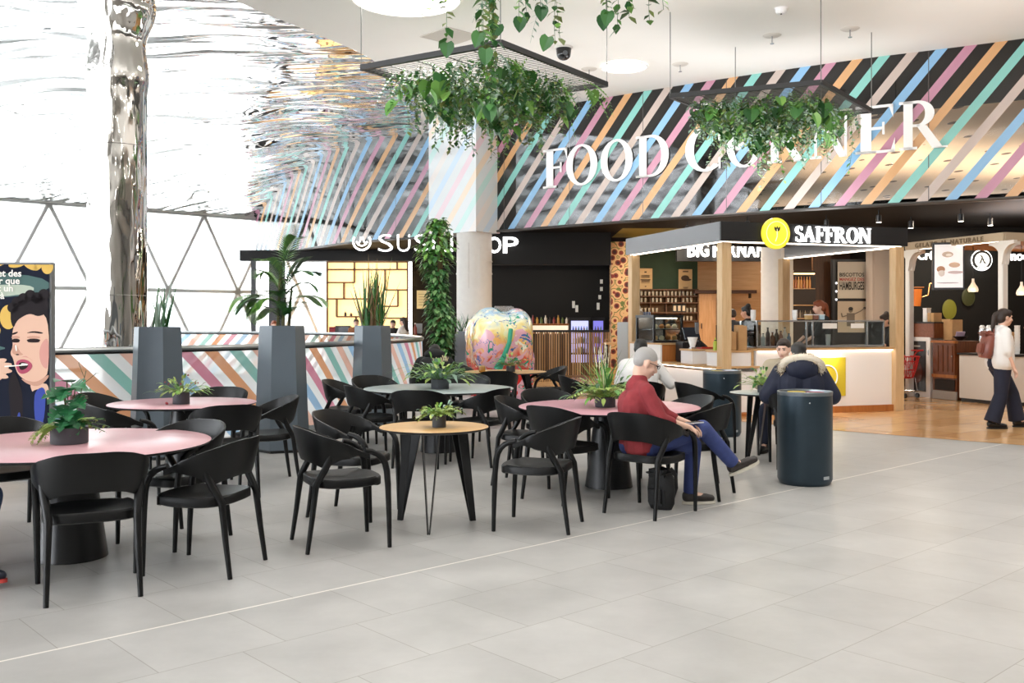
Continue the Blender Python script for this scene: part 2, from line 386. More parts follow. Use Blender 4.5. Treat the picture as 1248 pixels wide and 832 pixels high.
FS = [0.0]
for i in range(1, len(FC)): FS.append(FS[-1] + (FC[i] - FC[i - 1]).length)
def fascia_px(px):
    """point, tangent and arc length where the sight line of column px meets the fascia curve"""
    k = (px - CX) / F
    for i in range(len(FC) - 1):
        a, b = FC[i], FC[i + 1]; fa = a.x - k * a.y; fb = b.x - k * b.y
        if fa <= 0 <= fb:
            t = fa / (fa - fb); return a.lerp(b, t), (b - a).normalized(), FS[i] + t * (b - a).length
    return FC[-1], (FC[-1] - FC[-2]).normalized(), FS[-1]
def stripe_nodes(m, pitch, slope, frac, cols, phase):
    nt = m.node_tree; N = nt.nodes.new; L = nt.links.new
    uv = N('ShaderNodeUVMap'); uv.uv_map = 'UVMap'; sp = N('ShaderNodeSeparateXYZ'); L(uv.outputs[0], sp.inputs[0])
    def M(op, a, b=None):
        n = N('ShaderNodeMath'); n.operation = op
        for k, v in enumerate((a, b)):
            if v is None: continue
            if isinstance(v, (int, float)): n.inputs[k].default_value = v
            else: L(v, n.inputs[k])
        return n.outputs[0]
    u = M('DIVIDE', M('ADD', M('SUBTRACT', sp.outputs[0], M('MULTIPLY', sp.outputs[1], slope)), phase), pitch)
    mask = M('LESS_THAN', M('FRACT', u), frac)
    k = M('DIVIDE', M('ADD', M('MODULO', M('ADD', M('FLOOR', u), 500.0), 5.0), .5), 5.0)
    r = N('ShaderNodeValToRGB'); r.color_ramp.interpolation = 'CONSTANT'
    e = r.color_ramp.elements; e[0].position = 0; e[0].color = hexc(cols[0]); e[1].position = .2; e[1].color = hexc(cols[1])
    for i in (2, 3, 4): n = e.new(i * .2); n.color = hexc(cols[i])
    L(k, r.inputs[0]); return mask, r.outputs[0], sp, M, N, L
COLS = ['#bb8398', '#cf9e6b', '#80c0b6', '#bfaea4', '#84b2d6']     # pink, orange, teal, beige, blue
def fascia_mat():
    m = mat('fascia_glass', '#1b1a1a', .12, spec=.5); nt = m.node_tree; b = nt.nodes['Principled BSDF']
    mask, col, sp, M, N, L = stripe_nodes(m, .49, .83, .42, COLS, FASCIA_PHASE)
    mx = N('ShaderNodeMix'); mx.data_type = 'RGBA'; L(mask, mx.inputs[0]); mx.inputs[6].default_value = hexc('#100f0f'); L(col, mx.inputs[7])
    # clear panes low on the right end of the glass: between the stripes one sees through
    sx = N('ShaderNodeMapRange'); L(sp.outputs[0], sx.inputs[0]); sx.inputs[1].default_value = S_CLEAR - 1.6; sx.inputs[2].default_value = S_CLEAR + 1.6
    low = M('LESS_THAN', sp.outputs[1], 5.42)
    clear = M('MULTIPLY', M('MULTIPLY', sx.outputs[0], low), M('SUBTRACT', 1.0, mask))
    # joints between panels
    jf = M('FRACT', M('DIVIDE', sp.outputs[0], 1.93)); joint = M('LESS_THAN', jf, .008)
    m3 = N('ShaderNodeMix'); m3.data_type = 'RGBA'; L(joint, m3.inputs[0]); L(mx.outputs[2], m3.inputs[6]); m3.inputs[7].default_value = hexc('#4a4746')
    L(m3.outputs[2], b.inputs['Base Color'])
    L(M('SUBTRACT', 1.0, M('MULTIPLY', clear, .9)), b.inputs['Alpha'])
    L(M('ADD', .04, M('MULTIPLY', mask, .30)), b.inputs['Roughness'])
    b.inputs['IOR'].default_value = 1.62
    return m
_, _, S_CLEAR = fascia_px(1000)
FASCIA_PHASE = .83 * ZC - fascia_px(1176)[2]
fa = MB(); fa.uv = []
for i, p in enumerate(FC):
    for z in (ZS, ZC): fa.v.append(Vector((p.x, p.y, z))); fa.uv.append((FS[i], z))
for i in range(len(FC) - 1): fa.f.append((2 * i, 2 * i + 2, 2 * i + 3, 2 * i + 1)); fa.mi.append(0)
struct(fa, 'wall_fascia', fascia_mat(), smooth=True)
# thin metal edge under the glass
ed = MB()
ed.tube([(p.x, p.y - .01, ZS) for p in FC], .035, 6); struct(ed, 'trim_fascia', mat('edge_metal', '#5a5856', .35, .6))
# boxed-out casing of striped glass round the column head
def casing_mat():
    m = mat('casing_glass', '#e9eaea', .1); b = m.node_tree.nodes['Principled BSDF']
    mask, col, sp, M, N, L = stripe_nodes(m, .49, .83, .42, ['#ead3da', '#efdcc6', '#c9e6e1', '#e8e2dd', '#cde0f0'], FASCIA_PHASE)
    mx = N('ShaderNodeMix'); mx.data_type = 'RGBA'; L(mask, mx.inputs[0]); mx.inputs[6].default_value = hexc('#dfe3e4'); L(col, mx.inputs[7]); L(mx.outputs[2], b.inputs['Base Color'])
    return m
pc, tc_, sc_ = fascia_px(583); nrm = Vector((tc_.y, -tc_.x)) * 1
if nrm.y > 0: nrm = -nrm
ca = MB(); ca.uv = []
cas = [pc - tc_ * .98 + nrm * -.1, pc - tc_ * .98 + nrm * .75, pc + tc_ * .62 + nrm * .75, pc + tc_ * .62 + nrm * -.1]
cs = [sc_ - 1.8, sc_ - .95, sc_ + .65, sc_ + 1.5]
for p, s_ in zip(cas, cs):
    for z in (ZS - .05, ZC): ca.v.append(Vector((p.x, p.y, z))); ca.uv.append((s_, z))
for i in range(3): ca.f.append((2 * i, 2 * i + 2, 2 * i + 3, 2 * i + 1)); ca.mi.append(0)
ca.f.append((0, 6, 4, 2)); ca.mi.append(0)
struct(ca, 'trim_casing', casing_mat())
COLA = at(578, 0, (pc + nrm * .38).y).to_2d()

# ---------------------------------------------------------------- ceilings
E = catmull([(-9.5, -2), (-7.6, 5), (-6.3, 9), (-5.3, 12), (-4.3, 15), (-3.4, 16.8), (-2.65, 18.5), (-2.15, 21.5), (-2.35, 25.3)], 6)
ce = MB()
poly = [(p.x, p.y) for p in E] + [(p.x, p.y) for p in FC if p.x > -2.3] + [(26, 6), (26, -6), (-10.5, -6)]
ce.add([(x, y, ZC) for x, y in poly] + [(x, y, ZC + .1) for x, y in poly], [tuple(range(len(poly)))[::-1], tuple(range(len(poly), 2 * len(poly)))])
struct(ce, 'ceiling', mat('ceiling_paint', '#eeebe5', .75, noise=.02, nscale=.6))
# wavy polished metal ceiling that curls down to the glass front
def mirror_mat():
    m = mat('polished_metal', '#f2f3f3', .05, 1.0); nt = m.node_tree; b = nt.nodes['Principled BSDF']; N = nt.nodes.new; L = nt.links.new
    tc = N('ShaderNodeTexCoord'); mp = N('ShaderNodeMapping'); mp.inputs['Rotation'].default_value = (0, 0, .7); mp.inputs['Scale'].default_value = (.35, 1.5, 1)
    n = N('ShaderNodeTexNoise'); n.inputs['Scale'].default_value = 1.1; n.inputs['Detail'].default_value = 1.5; n.inputs['Distortion'].default_value = .8
    bp = N('ShaderNodeBump'); bp.inputs['Strength'].default_value = .35; bp.inputs['Distance'].default_value = .5
    L(tc.outputs['Object'], mp.inputs['Vector']); L(mp.outputs['Vector'], n.inputs['Vector']); L(n.outputs['Fac'], bp.inputs['Height']); L(bp.outputs['Normal'], b.inputs['Normal'])
    # bright joints between the sheets
    br = N('ShaderNodeTexBrick'); br.inputs['Scale'].default_value = 1; br.inputs['Brick Width'].default_value = 6.5; br.inputs['Row Height'].default_value = 1.7
    br.inputs['Mortar Size'].default_value = .022; br.inputs['Color1'].default_value = hexc('#f2f3f3'); br.inputs['Color2'].default_value = hexc('#eceeef'); br.inputs['Mortar'].default_value = hexc('#ffffff')
    m2 = N('ShaderNodeMapping'); m2.inputs['Rotation'].default_value = (0, 0, .25)
    L(tc.outputs['Object'], m2.inputs['Vector']); L(m2.outputs['Vector'], br.inputs['Vector']); L(br.outputs['Color'], b.inputs['Base Color'])
    inv = N('ShaderNodeMath'); inv.operation = 'SUBTRACT'; inv.inputs[0].default_value = 1; L(br.outputs['Fac'], inv.inputs[1]); L(inv.outputs[0], b.inputs['Metallic'])
    return m
FT = catmull([(-46, -2), (-36, 6), (-26, 16.8), (-18.5, 24), (-13.7, 28.6), (-10.2, 31.95), (-9.0, 33.1), (-8.9, 33.3), (-9, 33.5)], 6)
def resample(P, n):
    S = [0.0]
    for i in range(1, len(P)): S.append(S[-1] + (P[i] - P[i - 1]).length)
    out = []; j = 0
    for k in range(n):
        t = S[-1] * k / (n - 1)
        while j < len(P) - 2 and S[j + 1] < t: j += 1
        out.append(P[j].lerp(P[j + 1], (t - S[j]) / max(1e-6, S[j + 1] - S[j])))
    return out
ZF = 5.0
NI, NJ = 150, 60
random.seed(3)
Er, Fr = E, FT
Er = resample(E, NI); Fr = resample(FT, NI)
mc = MB()
for i in range(NI):
    for j in range(NJ):
        t = j / (NJ - 1); p = Er[i].lerp(Fr[i], t)
        z = ZC - (ZC - ZF) * t ** 2.6
        amp = .10 * math.sin(PI * min(1, t * 1.02)) ** .6 * (1 if i < NI - 6 else (NI - 1 - i) / 6)
        z += amp * (math.sin(p.x * 1.9 + p.y * .7 + 1.2 * math.sin(p.y * .6)) * .6 + .5 * math.sin(p.y * 2.3 - p.x * .9 + 1.4 * math.sin(p.x * .8)))
        mc.v.append(Vector((p.x, p.y, z)))
for i in range(NI - 1):
    for j in range(NJ - 1): mc.f.append((i * NJ + j, i * NJ + j + 1, (i + 1) * NJ + j + 1, (i + 1) * NJ + j)); mc.mi.append(0)
struct(mc, 'ceiling_metal', mirror_mat(), smooth=True)

# ---------------------------------------------------------------- glass front with triangular mullions
fd = Vector((.728, .686, 0)); f0 = Vector((-13.7, 28.6, 0)); MW, RH = 2.42, 2.5
fr = MB()
def fpt(a, z): return f0 + fd * a + Vector((0, 0, z))
fmat = mat('mullion_paint', '#e4e4de', .4)
for z in (ZF, ZF - RH, 0.04): fr.bar(fpt(-22, z), fpt(6.8, z), .12, .13)
for k in range(-9, 4):
    a = k * MW
    for z0, fl in ((ZF, 0), (ZF - RH, 1)):
        top = a if not fl else a + MW / 2
        for sgn in (-1, 1): fr.bar(fpt(top, z0), fpt(top + sgn * MW / 2, max(z0 - RH, .02)), .12, .12)
wn = struct(fr, 'window_1', fmat)
def glass_mat(name, tint, refl=.12, haze=0.0):
    if name in MATS: return MATS[name]
    m = bpy.data.materials.new(name); m.use_nodes = True; nt = m.node_tree; nt.nodes.clear(); N = nt.nodes.new; L = nt.links.new
    o = N('ShaderNodeOutputMaterial'); t = N('ShaderNodeBsdfTransparent'); g = N('ShaderNodeBsdfGlossy'); mx = N('ShaderNodeMixShader'); fz = N('ShaderNodeFresnel')
    t.inputs[0].default_value = hexc(tint); g.inputs['Roughness'].default_value = .02; fz.inputs[0].default_value = 1.45
    L(fz.outputs[0], mx.inputs[0]); L(t.outputs[0], mx.inputs[1]); L(g.outputs[0], mx.inputs[2]); last = mx
    if haze:
        d = N('ShaderNodeBsdfTranslucent'); d.inputs[0].default_value = (.95, .95, .95, 1); m2 = N('ShaderNodeMixShader'); m2.inputs[0].default_value = haze
        L(mx.outputs[0], m2.inputs[1]); L(d.outputs[0], m2.inputs[2]); last = m2
    L(last.outputs[0], o.inputs[0]); MATS[name] = m; return m
gp = MB(); n_ = Vector((fd.y, -fd.x, 0)) * .08
gp.add([fpt(-22, .05) + n_, fpt(6.8, .05) + n_, fpt(6.8, ZF) + n_, fpt(-22, ZF) + n_], [(0, 1, 2, 3)])
gp.build('glass_pane', glass_mat('hazed_glass', '#f6fbfb', haze=.40), wn)  # translucent veil over the mullions stands in for glare from outside

# pale building across the street with tinted windows
bt = thing('office_building', 'pale office building with tinted square windows outside the glass front', 'building', (-27, 43, 0), math.atan2(fd.y, fd.x))
bm_ = MB(); bm_.box((0, 4, 6), (46, 8, 12)); bm_.build('wall', mat('pale_render', '#f4f2ee', .8), bt)
for r_ in range(3):
    for k in range(-7, 8):
        q = MB(); q.box((k * 3.0 + .6, -.02, 1.6 + r_ * 3.3), (1.5, .12, 1.5)); q.build('window', mat('tinted_window', '#c3ccd3', .3), bt)
gb = MB(); gb.add([(-70, 30, -.06), (-8, 34, -.06), (10, 80, -.06), (-70, 80, -.06)], [(0, 1, 2, 3)])
struct(gb, 'ground_outside', mat('pavement', '#d8d5d0', .9, noise=.05))

# ---------------------------------------------------------------- shop shell behind the fascia
blk = mat('shop_black', '#0d0c0c', .6, spec=.3, noise=.08, nscale=2)
so = MB(); inner = [(p.x + .03, p.y + .05) for p in FC]
sp_ = inner + [(26, 12.6), (26, 36), (-8.7, 36)]
so.add([(x, y, ZS) for x, y in sp_], [tuple(range(len(sp_)))[::-1]]); so.add([(x, y, ZS + .1) for x, y in sp_], [tuple(range(len(sp_)))])
struct(so, 'ceiling_shops', mat('soffit_black', '#0a0a0a', .7, spec=.2))
# high tan ceiling that shows through the clear panes
def tan_mat():
    m = mat('tan_ceiling', '#d8bb9a', .8); nt = m.node_tree; b = nt.nodes['Principled BSDF']; N = nt.nodes.new; L = nt.links.new
    tc = N('ShaderNodeTexCoord'); mp = N('ShaderNodeMapping'); mp.inputs['Scale'].default_value = (1.6, .9, 1); v = N('ShaderNodeTexVoronoi'); v.inputs['Scale'].default_value = 1
    v.inputs['Randomness'].default_value = .9
    L(tc.outputs['Object'], mp.inputs['Vector']); L(mp.outputs['Vector'], v.inputs['Vector']); r = N('ShaderNodeValToRGB'); r.color_ramp.interpolation = 'CONSTANT'
    r.color_ramp.elements[0].color = hexc('#5b4636'); r.color_ramp.elements[1].position = .16; r.color_ramp.elements[1].color = hexc('#d8bb9a')
    L(v.outputs['Distance'], r.inputs[0]); L(r.outputs[0], b.inputs['Base Color']); return m
tn = MB(); tp = [(p.x + .1, p.y + .15) for p in FC if p.x > 1.0] + [(40, 12.8), (40, 60), (1.2, 60)]
tn.add([(x, y, 5.5) for x, y in tp], [tuple(range(len(tp)))[::-1]]); struct(tn, 'ceiling_upper', tan_mat())
tw = MB(); tw.box((20, 60, 4.6), (40, .2, 2.2)); struct(tw, 'wall_upper', mat('tan_wall', '#b8977a', .8))
# back walls
wb = MB()
def wall(a, b, z0, z1, m, name, th=.12):
    k = MB(); a = Vector((a[0], a[1], 0)); b = Vector((b[0], b[1], 0)); d = (b - a); rz = math.atan2(d.y, d.x); c = (a + b) / 2; c.z = (z0 + z1) / 2
    k.box(c, (d.length, th, z1 - z0), 0, rz); return struct(k, name, m)
wall((-3.2, 31), (3.3, 31), 0, ZS, blk, 'wall_sushi')
wall((3.2, 31), (3.2, 26), 0, ZS, blk, 'wall_side')
wall((3.1, 26), (12.2, 26), 0, ZS, mat('brown_wall', '#4a3527', .7), 'wall_grill')
wall((9.1, 22.6), (16, 22.6), 0, ZS, mat('gelato_black', '#0a0a0a', .6, spec=.3), 'wall_gelato')
wall((9.12, 26), (9.12, 22.6), 0, ZS, blk, 'wall_between')
wall((16, 22.6), (19, 8), 0, ZC, mat('far_wall', '#aba8a4', .7), 'wall_right')
wall((-10, -6), (24, -6), 0, ZC, mat('far_wall', '#aba8a4', .7), 'wall_light_block')  # unseen wall added to cut the frontal light from behind the camera
wall((19, 8), (24, -6), 0, ZC, mat('far_wall', '#aba8a4', .7), 'wall_right_rear')
# black header of the sushi shop, with posts
hb = MB(); hb.box(((-8.4 + 3.2) / 2, 30, (3.37 + ZS) / 2), (11.6, .3, ZS - 3.37)); struct(hb, 'trim_header', blk)
hq = MB(); hq.box((-8.0, 30, 1.68), (.14, .14, 3.37)); hq.box((-7.35, 30.3, 1.68), (.5, .1, 3.37)); struct(hq, 'trim_post', mat('post_dark', '#2a2c2f', .5))
# a lower black header where the bold sign hangs
pA = at(612, 290, 23.9); pB = at(744, 290, 23.9)
hc = MB(); hc.box(((pA.x + pB.x) / 2 - .4, 23.9, (2.9 + ZS) / 2), (pB.x - pA.x + .8, .2, ZS - 2.9)); struct(hc, 'trim_header_bold', blk)

# white relief columns
cw = mat('column_white', '#d6d2cc', .6, noise=.03)
def column(c, r, z1, name, relief=True, z0=0):
    k = MB(); k.lathe([(r, z0), (r, z1)], (c[0], c[1], 0), 40)
    if relief:
        for zz, ww in ((z1 - .45, .9), (z1 - .75, .7), (z1 - 1.05, .9)):
            k.lathe([(r + .012, zz), (r + .012, zz + .035)], (c[0], c[1], 0), 40)
        for ang in (-1.9, -1.55, -1.2):
            k.box((c[0] + math.cos(ang) * r, c[1] + math.sin(ang) * r, z1 - .85), (.04, .05, 1.1), rz=ang)
    return struct(k, name, cw, smooth=True)
column(COLA, .43, ZS, 'column_1')
cB = at(947, 0, 22.4); column((cB.x, cB.y), .36, ZS, 'column_2')
cC = at(1076, 0, 23.4); ck = MB(); ck.box((cC.x, cC.y, ZS / 2), (.66, .5, ZS), bev=.03); struct(ck, 'column_3', mat('column_beige', '#a89a8e', .7))
# mirror-clad column flaring into the metal ceiling
mcx = at(143, 0, 14.4)
mk = MB(); prof = [(.42, 0), (.42, 1.9), (.425, 1.905), (.42, 1.91), (.42, 4.1), (.425, 4.105), (.42, 4.11), (.42, 4.9)]
for i in range(1, 15):
    t = i / 14; prof.append((.42 + .05 * math.sin(t * 11) * (.4 + t) + .16 * t ** 2.5, 4.9 + 1.7 * t))
mk.lathe(prof, (mcx.x, mcx.y, 0), 48)
def colmirror():
    m = mat('mirror_column', '#d2cfca', .04, 1.0); nt = m.node_tree; b = nt.nodes['Principled BSDF']; N = nt.nodes.new; L = nt.links.new
    tc = N('ShaderNodeTexCoord'); mp = N('ShaderNodeMapping'); mp.inputs['Scale'].default_value = (2.4, 2.4, .5); n = N('ShaderNodeTexNoise'); n.inputs['Scale'].default_value = 1.5
    bp = N('ShaderNodeBump'); bp.inputs['Strength'].default_value = .35; bp.inputs['Distance'].default_value = .2
    L(tc.outputs['Object'], mp.inputs['Vector']); L(mp.outputs['Vector'], n.inputs['Vector']); L(n.outputs['Fac'], bp.inputs['Height']); L(bp.outputs['Normal'], b.inputs['Normal']); return m
struct(mk, 'column_mirror', colmirror(), smooth=True)

# ---------------------------------------------------------------- lights of the place and added fill lamps
def area(loc, size, power, col=(1, .97, .93), rot=(0, 0, 0), shape='DISK'):
    l = bpy.data.lights.new('lamp', 'AREA'); l.energy = power; l.size = size; l.color = col; l.shape = shape
    o = bpy.data.objects.new('lamp', l); C.objects.link(o); o.location = loc; o.rotation_euler = rot; return o
lens_m = mat('lamp_lens', '#ffffff', .5, emit=6, ecol='#fffaf0')
def ceiling_lamp(x, y, r, label, p):
    t = thing('ceiling_light', label, 'ceiling light', (x, y, ZC - .02), 0, 'round recessed ceiling lights')
    k = MB(); k.tube([(math.cos(2*PI*j/48)*(r+.015), math.sin(2*PI*j/48)*(r+.015), -.005) for j in range(49)], .016, 6, cap=False); k.build('rim', mat('lamp_rim', '#efece6', .5), t)
    k = MB(); k.lathe([(r, -.004), (r, .01)], n=48); k.build('lens', lens_m, t)
    area((x, y, ZC - .06), r * 2, p)
a1 = at(495, -3, 14.9); ceiling_lamp(a1.x, a1.y, .82, 'large glowing round ceiling light above the nearer hanging planters', LAMP * 2.2)
a2 = at(760.5, 81, 18.9); ceiling_lamp(a2.x, a2.y, .43, 'small glowing round ceiling light beside the dome camera', LAMP)
EXTRA = [(3.5, 10), (-1.0, 7.5), (5.5, 5), (1, 2.5), (8.5, 11), (-4, 1), (10, 4), (5, -3), (-2, -5)]
for x, y in EXTRA: area((x, y, ZC - .05), 1.2, LAMP)
for x, y, p, c in SHOPLAMPS: area((x, y, ZS - .06), .5, p, c)
for x, y in ((8, 24), (14, 24), (8, 34), (16, 34), (12, 46)): area((x, y, 3.9), 5.5, TAN_FILL, (1, .9, .78), (PI, 0, 0))  # unseen lamps added behind the fascia to brighten the tan ceiling
# added fill lamps without fixtures, aimed up to brighten the white ceiling
for x, y, z, s, p in FILL_UP: area((x, y, z), s, p, (.97, .985, 1), (PI, 0, 0), 'SQUARE')
# ---------------------------------------------------------------- chairs
chair_m = mat('chair_plastic', '#090a0b', .42, bump=.05, bscale=400, noise=.06, nscale=5, spec=.3)
def ss(a, b, x):
    t = max(0, min(1, (x - a) / (b - a))); return t * t * (3 - 2 * t)
def make_chair(loc, rz, label, group):
    t = thing('armchair', label, 'chair', loc, rz, group)
    # curved back band running into the arms
    n = 44; PM = 124.0; k = MB(); NS = 8
    for i in range(-n, n + 1):
        s = i / n; ph = abs(s) * PM; sg = 1 if s >= 0 else -1; a = abs(s)
        if ph <= 90:
            x = .288 * math.sin(math.radians(ph)) ** .92; y = -.27 * math.cos(math.radians(ph)) ** .95 if ph < 90 else 0
            nx, ny = math.sin(math.radians(ph)), -math.cos(math.radians(ph))
        else:
            u = (ph - 90) / (PM - 90); x = .288 - .003 * u; y = .115 * u; nx, ny = 1, 0
        x *= sg; nx *= sg
        zt = .818 - .020 * ss(.1, .4, a) - .150 * ss(.25, 1.1, a) ** .9
        h = .225 - .10 * ss(.40, .64, a) - .085 * ss(.56, .88, a)
        zb = zt - h
        if a > .42: zb += .03 * math.sin(PI * min(1, (a - .42) / .5)) * 0
        th = .020 + .016 * ss(.5, .95, a)
        fl = .05 * (h - .03) / .19
        prof = [(-th / 2, .12), (-th / 2 * .6, 0.0), (th / 2 * .6, 0.0), (th / 2, .12), (th / 2, .88), (th / 2 * .6, 1.0), (-th / 2 * .6, 1.0), (-th / 2, .88)]
        for o_, hh in prof:
            off = o_ + fl * (hh - .2); k.v.append(Vector((x + nx * off, y + ny * off, zb + h * hh)))
    m = 2 * n + 1
    for i in range(m - 1):
        for j in range(NS): k.f.append((i * NS + j, (i + 1) * NS + j, (i + 1) * NS + (j + 1) % NS, i * NS + (j + 1) % NS)); k.mi.append(0)
    k.f += [tuple(range(NS)), tuple((m - 1) * NS + j for j in range(NS - 1, -1, -1))]; k.mi += [0, 0]
    k.build('backrest', chair_m, t)
    # seat with a rounded apron
    k = MB(); q = 40; rings = [(.93, .412), (1.0, .42), (1.0, .464), (.97, .474), (.8, .468), (.45, .456), (.12, .452)]
    for f, z in rings:
        for j in range(q):
            a = 2 * PI * j / q; cx, sx = math.cos(a), math.sin(a)
            x = .252 * f * math.copysign(abs(cx) ** .62, cx); y = .012 + .25 * f * math.copysign(abs(sx) ** .62, sx)
            k.v.append(Vector((x, y, z + (.012 * (y / .25) ** 2 if f > .4 else 0) - (.012 if y > .2 and f > .9 else 0))))
    for i in range(len(rings) - 1):
        for j in range(q): k.f.append((i * q + j, i * q + (j + 1) % q, (i + 1) * q + (j + 1) % q, (i + 1) * q + j)); k.mi.append(0)
    k.f += [tuple(range(q - 1, -1, -1)), tuple((len(rings) - 1) * q + j for j in range(q))]; k.mi += [0, 0]
    k.build('seat', chair_m, t)
    for sg in (-1, 1):
        k = MB()
        pts = [(sg * .286, .095, .667), (sg * .286, .14, .658), (sg * .285, .18, .640), (sg * .283, .213, .612), (sg * .281, .236, .572), (sg * .279, .249, .52), (sg * .276, .257, .43), (sg * .272, .266, .22), (sg * .268, .272, 0)]
        k.tube(pts, [.019, .020, .021, .022, .022, .022, .021, .018, .0145], 10, flat=1.0); k.build('leg', chair_m, t)
        k = MB()
        pts = [(sg * .253, -.128, .67), (sg * .250, -.138, .61), (sg * .240, -.168, .545), (sg * .226, -.222, .45), (sg * .232, -.25, .22), (sg * .238, -.282, 0)]
        k.tube(pts, [.020, .024, .024, .0225, .018, .0145], 10); k.build('leg', chair_m, t)
    return t
CH = [  # x, y, facing (degrees from +X), label, group
 (-2.41, 5.54, 117, 'black armchair nearest the camera, its back to us, at the big pink table', 'near pink table'),
 (-1.906, 6.04, 169, 'black armchair turned left beside the nearest chair at the big pink table', 'near pink table'),
 (-2.354, 6.79, 243, 'black armchair showing its hollow back behind the rim of the big pink table', 'near pink table'),
 (-3.62, 7.02, -40, 'black armchair cut by the photo edge below the eating woman poster', 'near pink table'),
 (-3.52, 5.55, 50, 'black armchair under the person whose sneaker shows at the photo edge', 'near pink table'),
 (-2.53, 8.53, 117, 'black armchair with its back to us at the smaller pink table', 'rear pink table'),
 (-2.35, 9.21, 204, 'black armchair on the right of the smaller pink table, before the palm planter', 'rear pink table'),
 (-3.13, 10.25, -92, 'black armchair behind the smaller pink table, only its back top showing', 'rear pink table'),
 (-3.97, 9.6, -5, 'black armchair half hidden at the far left of the smaller pink table', 'rear pink table'),
 (-3.5, 8.55, 45, 'black armchair between the big monstera pot and the smaller pink table', 'rear pink table'),
 (-1.19, 6.70, 25, 'empty black armchair left of the small oak table, the nearer of two', 'small oak table'),
 (-1.26, 7.71, -17, 'empty black armchair left of the small oak table, the farther of two', 'small oak table'),
 (.20, 7.25, 164, 'empty black armchair right of the small oak table, facing left', 'small oak table'),
 (.454, 8.38, 45, 'black armchair pushed to the seated man\'s pink table from the front left', 'man\'s pink table'),
 (.15, 9.17, -16, 'black armchair at the left end of the seated man\'s pink table', 'man\'s pink table'),
 (1.1, 7.79, 49, 'black armchair in which the man in the red sweater sits', 'man\'s pink table'),
 (1.62, 8.55, 152, 'black armchair behind the seated man\'s crossed legs, turned away to the right', 'man\'s pink table'),
 (1.60, 9.27, 200, 'black armchair with its rounded back in front of the rear waste bin', 'man\'s pink table'),
 (.42, 10.0, -62, 'black armchair on the far side of the seated man\'s pink table', 'man\'s pink table'),
 (.93, 12.8, 10, 'black armchair between the slatted screen and the white flowering plant', 'beyond the man\'s table'),
 (1.55, 11.75, 82, 'black armchair in which the person in the white shirt sits', 'beyond the man\'s table'),
 (2.24, 11.38, 18, 'black armchair right of the person in the white shirt', 'beyond the man\'s table'),
 (-.97, 10.3, 83, 'black armchair with its back to us at the grey table, behind the oak table', 'grey table'),
 (-.34, 10.43, 150, 'black armchair sweeping across the right side of the grey table', 'grey table'),
 (-.22, 14.1, 92, 'black armchair with its back to us at the oak table by the painted elephant', 'elephant oak table'),
 (.55, 15.25, 190, 'black armchair at the right end of the oak table, before the slatted screen', 'elephant oak table'),
 (-.60, 12.6, -105, 'black armchair on the far side of the grey table, right of its plant', 'grey table'),
 (-1.1, 13.3, 90, 'black armchair in which the person in the black hoodie sits', 'hoodie person\'s seat'),
 (-.85, 16.2, -40, 'black armchair mostly hidden left of the painted elephant', 'elephant oak table'),
 (-1.74, 12.5, -55, 'black armchair at the far left of the grey table, below the grass planter', 'grey table'),
 (-1.56, 10.85, 30, 'black armchair with arms towards the grey table on its near left', 'grey table'),
 (-1.99, 11.8, -8, 'black armchair outermost on the left of the grey table', 'grey table'),
 (3.02, 10.2, 80, 'black armchair in which the person in the navy parka sits', 'small grey table'),
 (3.32, 11.65, 235, 'black armchair of the person facing the parka wearer', 'small grey table'),
]
first = None
for x, y, a, lab, g in CH:
    rz = math.radians(a - 90); g = 'black armchairs at the ' + g if 'seat' not in g and 'beyond' not in g else 'black armchairs ' + ('beyond the man\'s table' if 'beyond' in g else 'by the striped balustrade')
    if first is None: first = make_chair((x, y, 0), rz, lab, g)
    else: dup(first, (x, y, 0), rz, lab, g)

# ---------------------------------------------------------------- tables
dark = mat('powder_black', '#1a1b1d', .32, metal=.2, noise=.05)
edge_m = mat('table_edge', '#202124', .4)
pink_m = mat('pink_laminate', '#d09aa6', .32, noise=.03, nscale=3); pinkw = mat('rose_laminate', '#d5a6ae', .3, noise=.03, nscale=3)
grey_m = mat('grey_laminate', '#a9b5b5', .33, noise=.03); oak_m = wood('oak_laminate', '#d2ab77', '#c49a62', 2.0, .42, 'X')
def tabletop(t, r, m, z=.74):
    k = MB(); k.lathe([(r - .03, z - .022), (r - .004, z - .013), (r, z - .008), (r, z - .002)], n=72, mi=1)
    k.lathe([(r, z - .002), (r - .003, z)], n=72, mi=0); k.build('table_top', [m, edge_m], t)
def big_table(x, y, r, m, label, s=1.0):
    t = thing('round_table', label, 'table', (x, y, 0), 0, 'round pedestal tables'); tabletop(t, r, m)
    k = MB(); k.lathe([(.222 * s, 0), (.222 * s, .006), (.218 * s, .02), (.135 * s, .66), (.135 * s, .70)], n=48); k.build('pedestal', dark, t)
    k = MB(); k.lathe([(.34 * s, .70), (.34 * s, .716)], n=40); k.build('support_plate', dark, t)
    for a in (0.4, 0.4 + PI / 2):
        k = MB(); d = Vector((math.cos(a), math.sin(a), 0)) * r * .8; k.bar(-d + Vector((0, 0, .70)), d + Vector((0, 0, .70)), .05, .03); k.build('support_bar', dark, t)
    return t
big_table(-2.87, 6.31, .87, pinkw, 'large round pink table nearest the camera, on a black cone pedestal')
big_table(-3.19, 9.39, .69, pinkw, 'smaller round pink table in front of the first tall grey planter', .85)
big_table(-.86, 11.4, .88, grey_m, 'large round pale grey table behind the small oak table')
big_table(.9, 9.0, .84, pink_m, 'round pink table at which the man in red sits')
